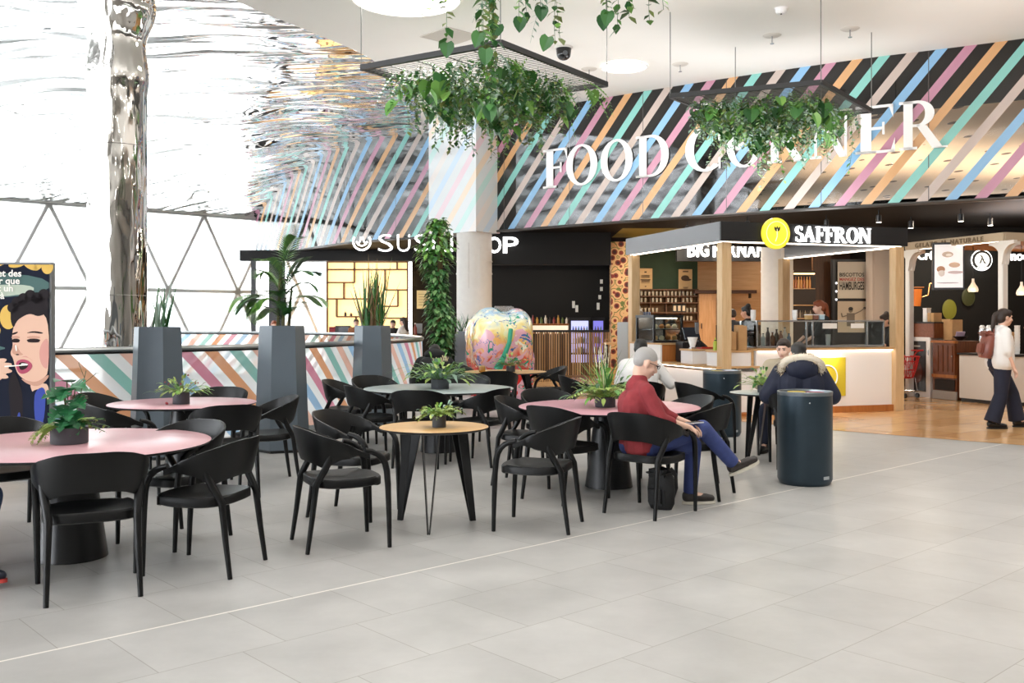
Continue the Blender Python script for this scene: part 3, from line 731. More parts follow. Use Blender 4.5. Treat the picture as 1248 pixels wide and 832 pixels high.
def small_table(x, y, r, m, label, a0):
    t = thing('side_table', label, 'table', (x, y, 0), 0, 'small tables with folded plate legs'); tabletop(t, r, m)
    for q in range(3):
        a = math.radians(a0 + 120 * q); rad = Vector((math.cos(a), math.sin(a), 0)); tan = Vector((-rad.y, rad.x, 0)); k = MB()
        for sg in (-1, 1):
            top = rad * r * .50 + tan * sg * .062 * r / .41 + Vector((0, 0, .72)); bot = rad * r * .79 + tan * sg * .006
            vs = []
            for p, wd in ((top, .085), (bot, .045)):
                for i, j in ((-1, -1), (1, -1), (1, 1), (-1, 1)): vs.append(p + rad * (i * wd / 2) + tan * (j * .004))
            k.add(vs, [(3, 2, 1, 0), (4, 5, 6, 7), (0, 1, 5, 4), (1, 2, 6, 5), (2, 3, 7, 6), (3, 0, 4, 7)])
        k.build('leg', dark, t, smooth=False)
    k = MB(); k.lathe([(r * .62, .712), (r * .62, .72)], n=32); k.build('support_plate', dark, t)
    return t
small_table(-.587, 7.29, .41, oak_m, 'small round oak table with plate legs in the middle foreground', -92)
small_table(2.83, 10.72, .41, grey_m, 'small round grey table beside the parka wearer', 213)
small_table(-.1, 15.1, .64, oak_m, 'round oak table in front of the painted elephant', 20)

# ---------------------------------------------------------------- waste bins
binm = mat('bin_metal', '#33414b', .34, metal=.55, noise=.04); binl = mat('bin_inside', '#0d0e10', .6)
def waste_bin(x, y, label):
    t = thing('waste_bin', label, 'bin', (x, y, 0), 0, 'round metal waste bins')
    k = MB(); k.lathe([(.225, .0), (.236, .012), (.252, .05), (.252, .835)], n=56); k.build('body', binm, t)
    k = MB()
    for (r0, z0), (r1, z1) in (((.252, .836), (.254, .868)), ((.254, .868), (.248, .872)), ((.248, .872), (.240, .868)), ((.240, .868), (.236, .84))):
        n = 56; o = [Vector((r * math.cos(2 * PI * j / n), r * math.sin(2 * PI * j / n), z)) for r, z in ((r0, z0), (r1, z1)) for j in range(n)]
        k.add(o, [(j, (j + 1) % n, n + (j + 1) % n, n + j) for j in range(n)])
    k.build('rim', mat('bin_rim', '#7d858a', .3, .7), t)
    k = MB(); k.lathe([(.242, .837), (.242, .845)], n=40); k.build('lid', binl, t)
    for q in range(4):
        a = .4 + q * PI / 2; k = MB(); k.lathe([(.085, .845), (.085, .858), (.07, .859)], (math.cos(a) * .12, math.sin(a) * .12, 0), 20)
        k.build('slot_cover', mat('slot_%d' % q, ['#8c3a4a', '#c9b24a', '#5e666b', '#3f6f53'][q], .5), t)
    k = MB(); k.ball((-.03, -.252, .775), .008); k.build('lock', mat('chrome', '#c9ccce', .15, 1), t)
    k = MB(); k.box((.135, -.216, .08), (.07, .006, .028), rz=.56); k.build('badge', mat('badge_grey', '#aeb4b8', .4), t)
    return t
waste_bin(2.77, 9.16, 'round dark metal waste bin in front of the parka wearer')
waste_bin(2.81, 12.95, 'round dark metal waste bin by the kiosk corner post')

# ---------------------------------------------------------------- striped balustrade
BP = catmull([(-9.5, 7.3), (-7, 9.2), (-5.1, 10.8), (-4.4, 11.4), (-3.56, 12.3), (-2.86, 13.4), (-2.38, 14.7), (-2.0, 15.9), (-1.72, 17.2), (-1.75, 18.7), (-2.5, 21.6), (-4.2, 24.4), (-6.8, 26.2), (-10, 27)], 10)
BS = [0.0]
for i in range(1, len(BP)): BS.append(BS[-1] + (BP[i] - BP[i - 1]).length)
for _i in range(len(BP) - 1):
    _k = (223 - CX) / F
    if (BP[_i].x - _k * BP[_i].y) <= 0 <= (BP[_i + 1].x - _k * BP[_i + 1].y): BALUS_PHASE = -(BS[_i] + 1.17); break
def balus_mat():
    m = bpy.data.materials.new('balustrade_glass'); m.use_nodes = True; nt = m.node_tree; b = nt.nodes['Principled BSDF']
    mask, col, sp, M, N, L = stripe_nodes(m, .355, -1.0, .52, BCOLS, BALUS_PHASE)
    b.inputs['Roughness'].default_value = .12; b.inputs['IOR'].default_value = 1.5
    tl = N('ShaderNodeBsdfTranslucent'); tr = N('ShaderNodeBsdfTransparent'); m1 = N('ShaderNodeMixShader'); m2 = N('ShaderNodeMixShader'); out = nt.nodes['Material Output']
    mx = N('ShaderNodeMix'); mx.data_type = 'RGBA'; L(mask, mx.inputs[0]); mx.inputs[6].default_value = hexc('#f6f8f7'); L(col, mx.inputs[7]); L(mx.outputs[2], b.inputs['Base Color'])
    L(mx.outputs[2], tl.inputs[0]); m1.inputs[0].default_value = .9; L(b.outputs[0], m1.inputs[1]); L(tl.outputs[0], m1.inputs[2])
    L(M('ADD', .68, M('MULTIPLY', mask, .28)), m2.inputs[0]); L(tr.outputs[0], m2.inputs[1]); L(m1.outputs[0], m2.inputs[2]); L(m2.outputs[0], out.inputs[0]); return m
bt_ = thing('balustrade', 'curved glass balustrade with coloured diagonal stripes and a steel rail', 'balustrade', (BP[20].x, BP[20].y, 0))
o_ = Vector((BP[20].x, BP[20].y, 0))
def strip(mb, P, S, z0, z1, off=0.0):
    mb.uv = mb.uv or []
    b = len(mb.v)
    for i, p in enumerate(P):
        for z in (z0, z1): mb.v.append(Vector((p.x, p.y, z)) - o_); mb.uv.append((S[i], z))
    for i in range(len(P) - 1): mb.f.append((b + 2 * i, b + 2 * i + 2, b + 2 * i + 3, b + 2 * i + 1)); mb.mi.append(0)
k = MB(); strip(k, BP, BS, .06, 1.17); k.build('glass_panel', balus_mat(), bt_)
k = MB(); k.tube([Vector((p.x, p.y, 1.20)) - o_ for p in BP], .032, 8); k.build('handrail', mat('brushed_steel', '#b9bcbd', .28, .9), bt_)
k = MB(); k.tube([Vector((p.x, p.y, 1.165)) - o_ for p in BP], .016, 6); k.build('rail_channel', dark, bt_)
k = MB(); k.tube([Vector((p.x, p.y, .04)) - o_ for p in BP], .04, 6); k.build('base_channel', mat('brushed_steel', '#b9bcbd', .28, .9), bt_)
# ---------------------------------------------------------------- plant materials
def leafm(name, c1, c2):
    m = mat(name, c1, .42, noise=0); nt = m.node_tree; b = nt.nodes['Principled BSDF']; N = nt.nodes.new; L = nt.links.new
    g = N('ShaderNodeNewGeometry'); r = N('ShaderNodeValToRGB'); r.color_ramp.elements[0].color = hexc(c1); r.color_ramp.elements[1].color = hexc(c2)
    L(g.outputs['Random Per Island'], r.inputs[0]); L(r.outputs[0], b.inputs['Base Color']); b.inputs['Subsurface Weight'].default_value = 0; return m
G_DARK = leafm('leaf_dark', '#24532a', '#467a3c'); G_MID = leafm('leaf_mid', '#4f8a3c', '#86b356'); G_LIGHT = leafm('leaf_light', '#86a84a', '#b3c66f')
G_GREY = leafm('leaf_grey', '#6f8f7c', '#9fb8a6'); G_MON = leafm('leaf_monstera', '#1a5a35', '#2f7a48'); G_OLIVE = leafm('leaf_olive', '#5c6b33', '#8a9550')
STEM = mat('plant_stem', '#5d5a35', .7); SOIL = mat('soil', '#3a2c22', .95, noise=.2); PLUME = leafm('plume_cream', '#d9d3b4', '#f0ebd6'); BERRY = mat('berry_red', '#9c2b33', .4)
GM = [G_DARK, G_MID, G_LIGHT, G_GREY, G_OLIVE, G_MON]
potm = mat('pot_grey', '#3f4147', .55, noise=.05)

def pot_root(x, y, r, h, label, z=.741):
    t = thing('potted_plant', label, 'plant', (x, y, z), 0, 'potted plants on the tables')
    k = MB(); k.lathe([(r * .97, 0), (r, .004), (r, h), (r * .94, h), (r * .93, h - .015)], n=36); k.build('pot', potm, t)
    k = MB(); k.lathe([(r * .93, h - .02), (r * .9, h - .008)], n=24); k.build('soil', SOIL, t)
    return t
def sph(rnd, lo=.1, hi=1.0):
    a = rnd.uniform(0, 2 * PI); z = rnd.uniform(lo, hi); q = math.sqrt(max(0, 1 - z * z)); return Vector((q * math.cos(a), q * math.sin(a), z))

# the big pot: monstera, fern, small trailing leaves, a bare twig
rnd = random.Random(5)
t = pot_root(-2.88, 6.30, .115, .105, 'potted monstera with ferns in a grey pot on the nearest pink table'); h = .1
k = MB()
for (dx, dy, dz), L_, stemz in (((-.25, -.75, .35), .15, .27), ((.3, -.8, .1), .15, .17), ((.55, -.55, -.1), .12, .09), ((.1, -.85, .25), .15, .32), ((.45, -.4, .6), .16, .33), ((-.5, -.6, .5), .14, .28), ((.35, -.8, -.15), .11, .03), ((.65, -.3, .1), .11, .07), ((.1, .8, .3), .15, .25), ((-.6, .3, .4), .14, .22), ((.5, .5, .5), .14, .3), ((-.35, -.85, .1), .14, .14), ((.0, -.9, .0), .13, .07), ((.7, -.5, .3), .13, .22), ((-.05, -.6, .7), .14, .37), ((.6, -.6, .1), .1, .0)):
    d = Vector((dx, dy, dz)).normalized(); base = Vector((dx * .05, dy * .05, h + stemz * .75)) + Vector((0, 0, .02))
    heart(k, base, Vector((d.x, d.y, d.z - .55)), L_, 0, up=Vector((d.x, d.y, d.z + .8)) * .5 + Vector((0, -.5, .2)), notch=True, droop=.25)
    k.tube([(0, 0, h - .02), (dx * .03, dy * .03, h + stemz * .4), base], .004, 5, 1)
k.build('monstera_leaves', [G_MON, STEM], t)
k = MB()
for i in range(11):
    a = rnd.uniform(2.2, 4.6); frond(k, (-.05, 0, h), (math.cos(a), math.sin(a), rnd.uniform(.2, .9)), rnd.uniform(.2, .3), .1, rnd.uniform(.4, .9), 0, 11, rnd, .3)
for i in range(4):
    a = rnd.uniform(-.7, .7); frond(k, (.05, 0, h), (math.cos(a), math.sin(a), 1.0), rnd.uniform(.2, .28), .08, .3, 0, 10, rnd, .3)
k.build('fern_fronds', G_LIGHT, t)
k = MB()
for i in range(9):
    a = rnd.uniform(-1.1, .5); vine(k, (.06, 0, h + .05), rnd.uniform(.12, .22), rnd, .025, (0, 1), .3, .018, (math.cos(a) * .9, math.sin(a) * .9, .05 - i * .06))
k.build('trailing_leaves', [G_DARK, G_OLIVE], t)
k = MB(); k.tube([(.02, .02, h), (.06, .02, h + .2), (.10, .02, h + .37)], .003, 4); 
for a, b_ in (((.08, .02, h + .28), (.17, .0, h + .35)), ((.06, .02, h + .2), (.0, .02, h + .3)), ((.09, .02, h + .32), (.06, .0, h + .42))): k.tube([a, b_], .002, 4); leaf(k, b_, (.6, -.3, .3), .03, .014)
k.build('twig', STEM, t)

def mixed(x, y, r, hh, label, seed, n=60, size=.16, mats=(1, 2, 4), ferns=8, berries=0, plumes=0, spider=0, squash=.8, blades=0):
    rnd = random.Random(seed); t = pot_root(x, y, r, hh, label); k = MB(); ms = list(mats)
    for i in range(n):
        d = sph(rnd, -.05, 1); p = Vector((d.x * r * .7, d.y * r * .7, hh + .01)); d.z *= squash
        q = p + d * rnd.uniform(.2, .95) * size; k.tube([p, q], .0016, 3, ms.index(ms[0]), cap=False)
        leaf(k, q, d + Vector((0, 0, rnd.uniform(-.4, .7))), size * rnd.uniform(.3, .55), size * rnd.uniform(.1, .2), .4, rnd.randrange(len(ms)), n=3)
    for i in range(spider):
        d = sph(rnd, .1, .7); blade(k, (0, 0, hh), d + Vector((0, 0, .5)), size * rnd.uniform(1.2, 1.9), .014, .75, ms.index(ms[1]))
    for i in range(blades):
        d = sph(rnd, .75, 1); blade(k, (rnd.uniform(-.5, .5) * r, rnd.uniform(-.5, .5) * r, hh), d, size * rnd.uniform(1.0, 1.7), .016, .15, rnd.randrange(len(ms)))
    k.build('leaves', [GM[m] for m in mats], t)
    if ferns:
        k = MB()
        for i in range(ferns):
            d = sph(rnd, .0, .75); frond(k, (d.x * r * .5, d.y * r * .5, hh), d + Vector((0, 0, .55)), size * rnd.uniform(1.0, 1.6), size * .55, rnd.uniform(.25, .7), 0, 9, rnd, .3)
        k.build('fern_fronds', GM[mats[1]], t)
    if berries:
        k = MB()
        for i in range(berries): d = sph(rnd, .3, 1); k.ball(d * size * .8 + Vector((0, 0, hh)), .007, 6, 4)
        k.ball((-.12, -.06, .012), .012, 8, 6); k.ball((-.105, -.08, .01), .01, 8, 6); k.build('berries', BERRY, t)
    if plumes:
        k = MB()
        for i in range(plumes):
            x0 = rnd.uniform(-.09, .09); z0 = hh + size * rnd.uniform(.6, 1.0); L_ = rnd.uniform(.14, .2); tl = rnd.uniform(-.15, .15)
            for j in range(46):
                q = rnd.random(); a = rnd.uniform(0, 2 * PI); w_ = .024 * (1 - q) + .004
                leaf(k, (x0 + tl * q * .3, rnd.uniform(-.03, .03), z0 + q * L_), (math.cos(a) * w_ * 20, math.sin(a) * w_ * 20, 1.4), .03, .009, 0, 0, n=2)
            k.tube([(x0 * .5, 0, hh), (x0, 0, z0)], .0025, 4)
        k.build('plumes', PLUME, t)
    return t
mixed(-3.16, 9.25, .078, .11, 'potted plant with red berries on the smaller pink table', 11, 70, .22, (1, 4, 2), 4, 10, squash=.6)
mixed(-.84, 11.3, .105, .11, 'potted spider plant with grey green leaves on the grey table', 12, 110, .33, (3, 1, 2), 5, spider=26)
mixed(-.545, 7.24, .052, .085, 'small potted fern on the foreground oak table', 13, 60, .17, (1, 2, 3), 16, squash=.5)
mixed(.86, 8.93, .095, .09, 'potted fern with cream flower plumes on the table of the man in red', 14, 80, .30, (1, 2, 0), 14, plumes=6, squash=.9, blades=30)
mixed(-.02, 15.0, .07, .09, 'small leafy potted plant on the oak table below the elephant', 15, 50, .24, (1, 0, 2), 8)
mixed(2.78, 10.72, .06, .08, 'potted fern on the small grey table by the parka wearer', 16, 60, .25, (1, 2, 0), 12)
# a small candle jar on the oak table below the elephant
cj = thing('glass_jar', 'small amber glass jar on the left of the elephant\'s oak table', 'jar', (-.46, 14.9, .741))
k = MB(); k.lathe([(.045, 0), (.05, .01), (.05, .075), (.042, .085)], n=20); k.build('jar_body', mat('amber_glass', '#a9782f', .15), cj)
k = MB(); k.lathe([(.044, .085), (.044, .1)], n=20); k.build('lid', mat('tan_lid', '#c9a56a', .5), cj)

# ---------------------------------------------------------------- tall hexagonal planters
plm = mat('planter_grey', '#5d6871', .42, metal=.1, noise=.05, nscale=2)
def planter(x, y, rot, label, H=1.47):
    t = thing('tall_planter', label, 'planter', (x, y, 0), math.radians(rot), 'tall tapering grey planters')
    def hexr(r): return [(r * math.cos(PI / 3 * j), r * math.sin(PI / 3 * j)) for j in range(6)]
    k = MB(); rs = [(.325, .035), (.30, .5), (.262, H - .02), (.258, H), (.235, H), (.23, H - .05)]
    for r, z in rs: k.v += [Vector((a, b, z)) for a, b in hexr(r)]
    for i in range(len(rs) - 1):
        for j in range(6): k.f.append((i * 6 + j, i * 6 + (j + 1) % 6, (i + 1) * 6 + (j + 1) % 6, (i + 1) * 6 + j)); k.mi.append(0)
    k.build('body', plm, t, smooth=False)
    k = MB(); k.v += [Vector((a, b, z)) for z in (0, .035) for a, b in hexr(.30)]; k.f += [tuple(range(5, -1, -1)), tuple(range(6, 12))] + [(j, (j + 1) % 6, 6 + (j + 1) % 6, 6 + j) for j in range(6)]; k.mi = [0] * 8
    k.build('plinth', dark, t, smooth=False)
    k = MB(); k.v += [Vector((a, b, H - .05)) for a, b in hexr(.232)]; k.f.append(tuple(range(6))); k.mi.append(0); k.build('soil', SOIL, t, smooth=False)
    return t
rnd = random.Random(21)
t = planter(-3.99, 10.9, 2, 'tall grey planter with thin spiky leaves behind the smaller pink table', 1.465)
k = MB()
for i in range(17):
    a = rnd.uniform(0, 2 * PI); s = rnd.uniform(.0, .38); k0 = Vector((rnd.uniform(-.1, .1), rnd.uniform(-.1, .1), 1.42)); blade(k, k0, (math.cos(a) * s, math.sin(a) * s, 1), rnd.uniform(.42, .66), .03, .03, rnd.randrange(2))
k.build('leaves', [G_DARK, G_GREY], t)
t = planter(-2.72, 11.45, 18, 'tall grey planter with a kentia palm between the pink and grey tables', 1.475)
k = MB(); k2 = MB()
for tx, ty, hgt in ((-.05, 0, .95), (.08, .03, .62), (.0, -.06, .45)):
    k2.tube([(tx, ty, 1.4), (tx + .02, ty, 1.45 + hgt * .5), (tx + .04, ty + .01, 1.45 + hgt * .8)], [.02, .016, .01], 6)
rot = -math.radians(18)
def pd(x, y, z): return Vector((x * math.cos(rot) - y * math.sin(rot), x * math.sin(rot) + y * math.cos(rot), z))
for (x, y, z), L_, z0, bend in (((.32, -.1, 1.3), .98, 2.05, .30), ((.12, .2, 1.4), 1.0, 2.0, .12), ((-.5, .0, 1.1), .8, 1.85, .45), ((-.95, -.2, .8), .85, 1.7, .6), ((.7, .1, .9), .8, 1.8, .5), ((-.6, -.5, .9), .75, 1.65, .6), ((.45, -.5, .8), .7, 1.6, .5), ((-.3, .5, 1.2), .8, 1.75, .4), ((.8, .5, .8), .85, 1.7, .5), ((-.15, -.5, 1.2), .7, 1.65, .45), ((-.75, .3, .6), .7, 1.6, .6), ((.3, -.2, .9), .6, 1.5, .5), ((-1.0, .1, .75), .95, 1.72, .55), ((.1, -.4, 1.3), .75, 1.55, .35), ((.9, -.3, 1.1), .85, 1.9, .4), ((-.35, -.4, 1.3), .8, 1.9, .3), ((.5, .3, 1.4), .9, 1.85, .25), ((-.8, -.3, 1.0), .7, 1.55, .5)):
    d = pd(x, y, z); p0 = Vector((0, 0, z0)); frond(k, p0, d, L_, .66, bend, rnd.randrange(2), 27, rnd, .085); k2.tube([(0, 0, 1.42), p0], .008, 5)
k.build('palm_fronds', [G_MID, G_DARK], t); k2.build('palm_stems', STEM, t)
t = planter(-2.06, 14.3, 6, 'tall grey planter with upright snake grass in front of the sushi shop', 1.46)
k = MB()
for i in range(75):
    a = rnd.uniform(0, 2 * PI); s = abs(rnd.gauss(0, .22)); k0 = Vector((rnd.uniform(-.15, .15), rnd.uniform(-.13, .13), 1.40)); blade(k, k0, (math.cos(a) * s, math.sin(a) * s, 1), rnd.uniform(.55, 1.2) * (1 - .5 * min(1, s)), .032, .04, rnd.choice((0, 0, 1, 2)))
k.build('leaves', [G_DARK, G_MID, leafm('leaf_bronze', '#6d5a3c', '#9a7a58')], t)

# ---------------------------------------------------------------- climbing plant pillar, low grey box planter behind the elephant
rnd = random.Random(31)
t = thing('climbing_plant', 'tall leafy climbing plant on a pole left of the white column', 'plant', (-1.36, 18.0, 0))
k = MB(); k.lathe([(.2, 0), (.26, .5), (.24, .5), (.22, .44)], n=28); k.build('pot', plm, t)
k = MB(); k.tube([(0, 0, .44), (0.03, 0, 3.2)], .05, 8); k.build('moss_pole', mat('moss_pole', '#5a4a2c', .95, noise=.2), t)
k = MB()
for i in range(1500):
    z = rnd.uniform(.55, 3.42); a = rnd.uniform(0, 2 * PI); top = ss(2.2, 2.9, z); R = (.20 + .10 * top + .05 * math.sin(z * 5)) * rnd.uniform(.5, 1.05); xo = .03 - .08 * ss(2.0, 3.0, z) + .05 * math.sin(z * 2.1)
    if z > 3.0: R *= 1 - .55 * (z - 3.0) / .42
    d = Vector((math.cos(a), math.sin(a), rnd.uniform(-.9, .15 + .5 * top))); L_ = rnd.uniform(.09, .16)
    leaf(k, (xo + math.cos(a) * R, math.sin(a) * R, z), d, L_, L_ * .7, .35, 2 if z > 2.6 and rnd.random() < .6 else rnd.randrange(2), n=2, tip=.8)
k.build('leaves', [G_DARK, leafm('leaf_ivy', '#3d6e3a', '#86ab70'), G_MID], t)
g = at(565, 420, 19.2); t = thing('box_planter', 'low pale grey box planter with spiky grass behind the painted elephant', 'planter', (g.x, g.y, 0))
k = MB(); k.box((0, 0, .66), (.34, .3, 1.32), bev=.05); k.build('body', mat('planter_pale', '#8f979e', .45), t)
k = MB()
for i in range(26):
    a = rnd.uniform(0, 2 * PI); s = rnd.uniform(.1, .9); blade(k, (rnd.uniform(-.08, .08), 0, 1.3), (math.cos(a) * s, math.sin(a) * s, 1), rnd.uniform(.3, .5), .022, .15, rnd.randrange(2))
k.build('leaves', [G_DARK, G_GREY], t)

# ---------------------------------------------------------------- hanging planter frames
ZP = 5.15
def hanging(corners, label, seed, vines, wires=True, extra=()):
    rnd = random.Random(seed); cs = [Vector((x, y, 0)) for x, y in corners]; ctr = sum(cs, Vector()) / 4
    t = thing('hanging_planter', label, 'hanging planter', (ctr.x, ctr.y, ZP), 0, 'square planters hung on wires'); q = [c - ctr for c in cs]
    k = MB()
    for i in range(4): k.bar(q[i], q[(i + 1) % 4], .05, .075)
    k.build('frame', mat('frame_black', '#1d1c1c', .5), t, smooth=False)
    k = MB(); u = q[1] - q[0]; v = q[3] - q[0]; n = 34
    for i in range(1, n): k.tube([q[0] + v * (i / n) + Vector((0, 0, -.02)), q[0] + v * (i / n) + u + Vector((0, 0, -.02))], .005, 4, cap=False)
    for i in range(1, 5): k.tube([q[0] + u * (i / 5) + Vector((0, 0, -.025)), q[0] + u * (i / 5) + v + Vector((0, 0, -.025))], .008, 4, cap=False)
    k.build('wire_grid', mat('wire_grey', '#6f6d6a', .5, .4), t)
    if wires:
        for c in q: k = MB(); k.tube([c, c + Vector((0, 0, ZC - ZP))], .008, 5); k.build('suspension_wire', mat('wire_steel', '#7b7a78', .4, .6), t)
    # foliage: big leaves, fern sprays and hanging strands
    def spot(m=.06): a, b = rnd.uniform(m, 1 - m), rnd.uniform(m, 1 - m); return q[0] + u * a + v * b, min(a, 1 - a, b, 1 - b)
    kf = MB(); kb = MB(); kv = MB()
    for i in range(vines[0]):
        p, e = spot(); p.z -= .03; vine(kv, p, rnd.uniform(.2, .5) + e * rnd.uniform(.3, 1.1) + (rnd.random() < .2) * rnd.uniform(.1, .6), rnd, .085, (0, 1, 2, 3), .12, .045)
    for i in range(vines[1]):
        p, e = spot(.03); p.z -= rnd.uniform(.02, .15); a = rnd.uniform(0, 2 * PI); frond(kf, p, (math.cos(a), math.sin(a), rnd.uniform(-.9, .1)), rnd.uniform(.35, .6), .2, rnd.uniform(.4, .9), rnd.randrange(2), 10, rnd, .3)
    for i in range(vines[2]):
        p, e = spot(); a = rnd.uniform(0, 2 * PI); p.z -= rnd.uniform(.05, .35 + e); L_ = rnd.uniform(.16, .28); heart(kb, p, (math.cos(a), math.sin(a), -1.1), L_, rnd.randrange(2), up=(math.cos(a) * .7, math.sin(a) * .7 - .4, .6), droop=.2)
    for px_, py_, L_ in extra:
        ks_ = MB(); vine(ks_, (px_ - ctr.x, py_ - ctr.y, -.02), L_, rnd, .10, (0, 1, 2), .06, .05)
        if L_ > .4 and rnd.random() < .4: heart(ks_, (px_ - ctr.x, py_ - ctr.y, -L_), (rnd.uniform(-.4, .4), -.2, -1), .15, 0, up=(0, -1, .2))
        ks_.build('vine_strand', [G_DARK, G_MID, G_OLIVE], t)
    kv.v and kv.build('hanging_strands', [G_DARK, G_MID, G_OLIVE, G_GREY], t); kf.build('fern_fronds', [G_MID, G_GREY], t); kb.v and kb.build('broad_leaves', [G_DARK, G_MID], t)
    return t
hanging([(-2.155, 13.84), (-.149, 12.6), (1.454, 14.84), (-.55, 16.08)], 'hanging black frame of trailing plants on the left, by the metal ceiling', 41, (290, 70, 110))
hanging([(2.55, 15.6), (4.69, 14.7), (6.2, 16.7), (4.06, 17.6)], 'hanging black frame of trailing plants in front of the food corner letters', 42, (270, 60, 100))
ex = []
for px_, bot, Y in ((522, 20, 9.6), (545, 52, 9.3), (528, 8, 10.0), (592, 60, 9.0), (600, 110, 9.1), (607, 30, 9.4), (585, 40, 9.2), (634, 22, 9.9), (638, 18, 9.5), (660, 8, 9.6), (668, 45, 9.4), (681, 50, 9.8), (735, 20, 9.9), (741, 14, 9.6), (754, 38, 9.7), (760, 20, 9.5), (766, 15, 9.9), (786, 27, 9.7), (803, 10, 9.8), (596, 130, 9.15), (603, 75, 9.3)):
    g = at(px_, bot, Y); ex.append((g.x, g.y, max(.15, ZP - g.z)))
hanging([(-1.25, 9.4), (.0, 7.6), (1.75, 9.0), (.45, 10.6)], 'hanging plant frame closest to the camera, only its trailing strands visible at the top', 43, (0, 4, 0), True, ex)
# ---------------------------------------------------------------- people
def remeshed(mb, name, m, parent, vox, smooth=4):
    me = mb.mesh(name, m, True, 180); o = bpy.data.objects.new(name, me); C.objects.link(o)
    r = o.modifiers.new('r', 'REMESH'); r.mode = 'VOXEL'; r.voxel_size = vox; r.use_smooth_shade = True
    sm = o.modifiers.new('s', 'SMOOTH'); sm.iterations = smooth; sm.factor = .5
    bpy.context.view_layer.update()
    m2 = bpy.data.meshes.new_from_object(o.evaluated_get(bpy.context.evaluated_depsgraph_get())); m2.name = name
    o.modifiers.clear(); o.data = m2; bpy.data.meshes.remove(me)
    if not m2.materials: m2.materials.append(m)
    o.parent = parent; return o
SK = mat('skin', '#d9a58a', .5, noise=.04, nscale=20); SKP = mat('skin_pale', '#e6bca6', .5, noise=.03, nscale=20)
EYEM = mat('eye_dark', '#2b211c', .2); LIP = mat('lips', '#b0685e', .45)
def V(*a): return Vector(a)
def human(t, J, skin, top, legs, shoe, hair, vox=.012, sleeve=1.0, puff=.014, legpuff=.016, hairstyle='short', hands=True, wide=1.0, topname='sweater', legname='trousers', solem=None, apron=None):
    P = {k: Vector(v) for k, v in J.items() if k != 'flare'}
    fd = P['fd'].normalized(); hu = P.get('hu', V(0, 0, 1)).normalized(); hr = fd.cross(hu).normalized(); hu = hr.cross(fd)
    MH = Matrix((hr, fd, hu)).transposed().to_4x4(); H = P['head']
    def hp(x, y, z): return H + hr * x + fd * y + hu * z
    # body: one continuous surface
    b = MB()
    b.ball(hp(0, -.012, .03), (.076, .096, .088), 20, 14, M=MH); b.ball(hp(0, .02, -.035), (.062, .072, .078), 18, 12, M=MH)
    b.capsule(hp(0, .05, -.085), hp(0, .06, -.085), .03, .028)
    b.capsule(hp(0, .092, .005), hp(0, .108, -.028), .009, .014, 8); b.ball(hp(.013, .095, -.033), .010, 8, 6); b.ball(hp(-.013, .095, -.033), .010, 8, 6)
    for s in (-1, 1):
        b.ball(hp(s * .079, -.005, -.005), (.012, .02, .032), 10, 8, M=MH); b.ball(hp(s * .03, .08, .028), (.02, .012, .01), 8, 6, M=MH)
        b.ball(hp(s * .04, .062, -.025), (.022, .022, .022), 10, 8)
    b.capsule(hp(0, .082, -.058), hp(0, .084, -.062), .016, .014, 8)
    b.capsule(P['neck'], hp(0, -.025, -.07), .058, .052)
    sh = (P['shR'] - P['shL']).normalized(); hpv = (P['hipR'] - P['hipL']).normalized()
    def torso(m, g):
        for s in (-1, 1):
            m.capsule(P['pelvis'] + hpv * (s * .075 * wide), P['chest'] + sh * (s * .075 * wide), (.115 + g) * (.5 + .5 * wide), .118 + g)
            m.capsule(P['neck'] + (P['chest'] - P['neck']) * .25 + sh * s * .03, P['sh' + 'LR'[s > 0]] - sh * s * .015, .062 + g * .6, .055 + g)
            m.capsule(P['chest'] + sh * (s * .075), P['sh' + 'LR'[s > 0]] * .55 + P['chest'] * .45, .115 + g, .075 + g)
        m.ball(P['pelvis'], (.15 * wide + g, .12 + g, .12 + g))
    torso(b, -.012)
    for s in 'LR':
        b.capsule(P['sh' + s], P['el' + s], .047, .037); b.capsule(P['el' + s], P['wr' + s], .037, .026)
        b.capsule(P['hip' + s], P['kn' + s], .078, .052); b.capsule(P['kn' + s], P['an' + s], .052, .036)
        c = P['kn' + s].lerp(P['an' + s], .3); b.capsule(c, c.lerp(P['an' + s], .3), .054, .045)
        b.capsule(P['an' + s], P['toe' + s], .036, .028)
        if hands:
            d = P.get('hd' + s, (P['wr' + s] - P['el' + s])).normalized(); pn = P.get('pn' + s, V(0, 0, -1)); r = d.cross(pn).normalized(); pn = r.cross(d)
            w = P['wr' + s]; b.capsule(w, w + d * .03, .025, .026, 10)
            for q in (-1.3, -.4, .5, 1.3): b.capsule(w + d * .025 + r * q * .008, w + d * .085 + r * q * .0185, .016, .013, 8)
            for q, L_ in ((-1.5, .062), (-.5, .075), (.5, .072), (1.5, .055)):
                a0 = w + d * .085 + r * q * .0175; a1 = a0 + (d * .9 + pn * .35).normalized() * L_ * .5; a2 = a1 + (d * .55 + pn * .85).normalized() * L_ * .5
                b.capsule(a0, a1, .0105, .0095, 8); b.capsule(a1, a2, .0095, .0075, 8)
            sd = -1 if s == 'R' else 1
            tb = w + d * .03 + r * sd * .022; t1 = tb + (d * .6 + r * sd * .7 + pn * .3).normalized() * .038; t2 = t1 + (d * .9 + r * sd * .1 + pn * .4).normalized() * .03
            b.capsule(tb, t1, .014, .011, 8); b.capsule(t1, t2, .011, .008, 8)
    remeshed(b, 'body', skin, t, vox)
    # face details
    for s in (-1, 1):
        k = MB(); k.ball(hp(s * .03, .088, .016), (.012, .006, .006), 8, 6, M=MH); k.build('eye', EYEM, t)
        k = MB(); k.capsule(hp(s * .015, .092, .034), hp(s * .045, .082, .036), .0045, .003, 6); k.build('eyebrow', hair, t)
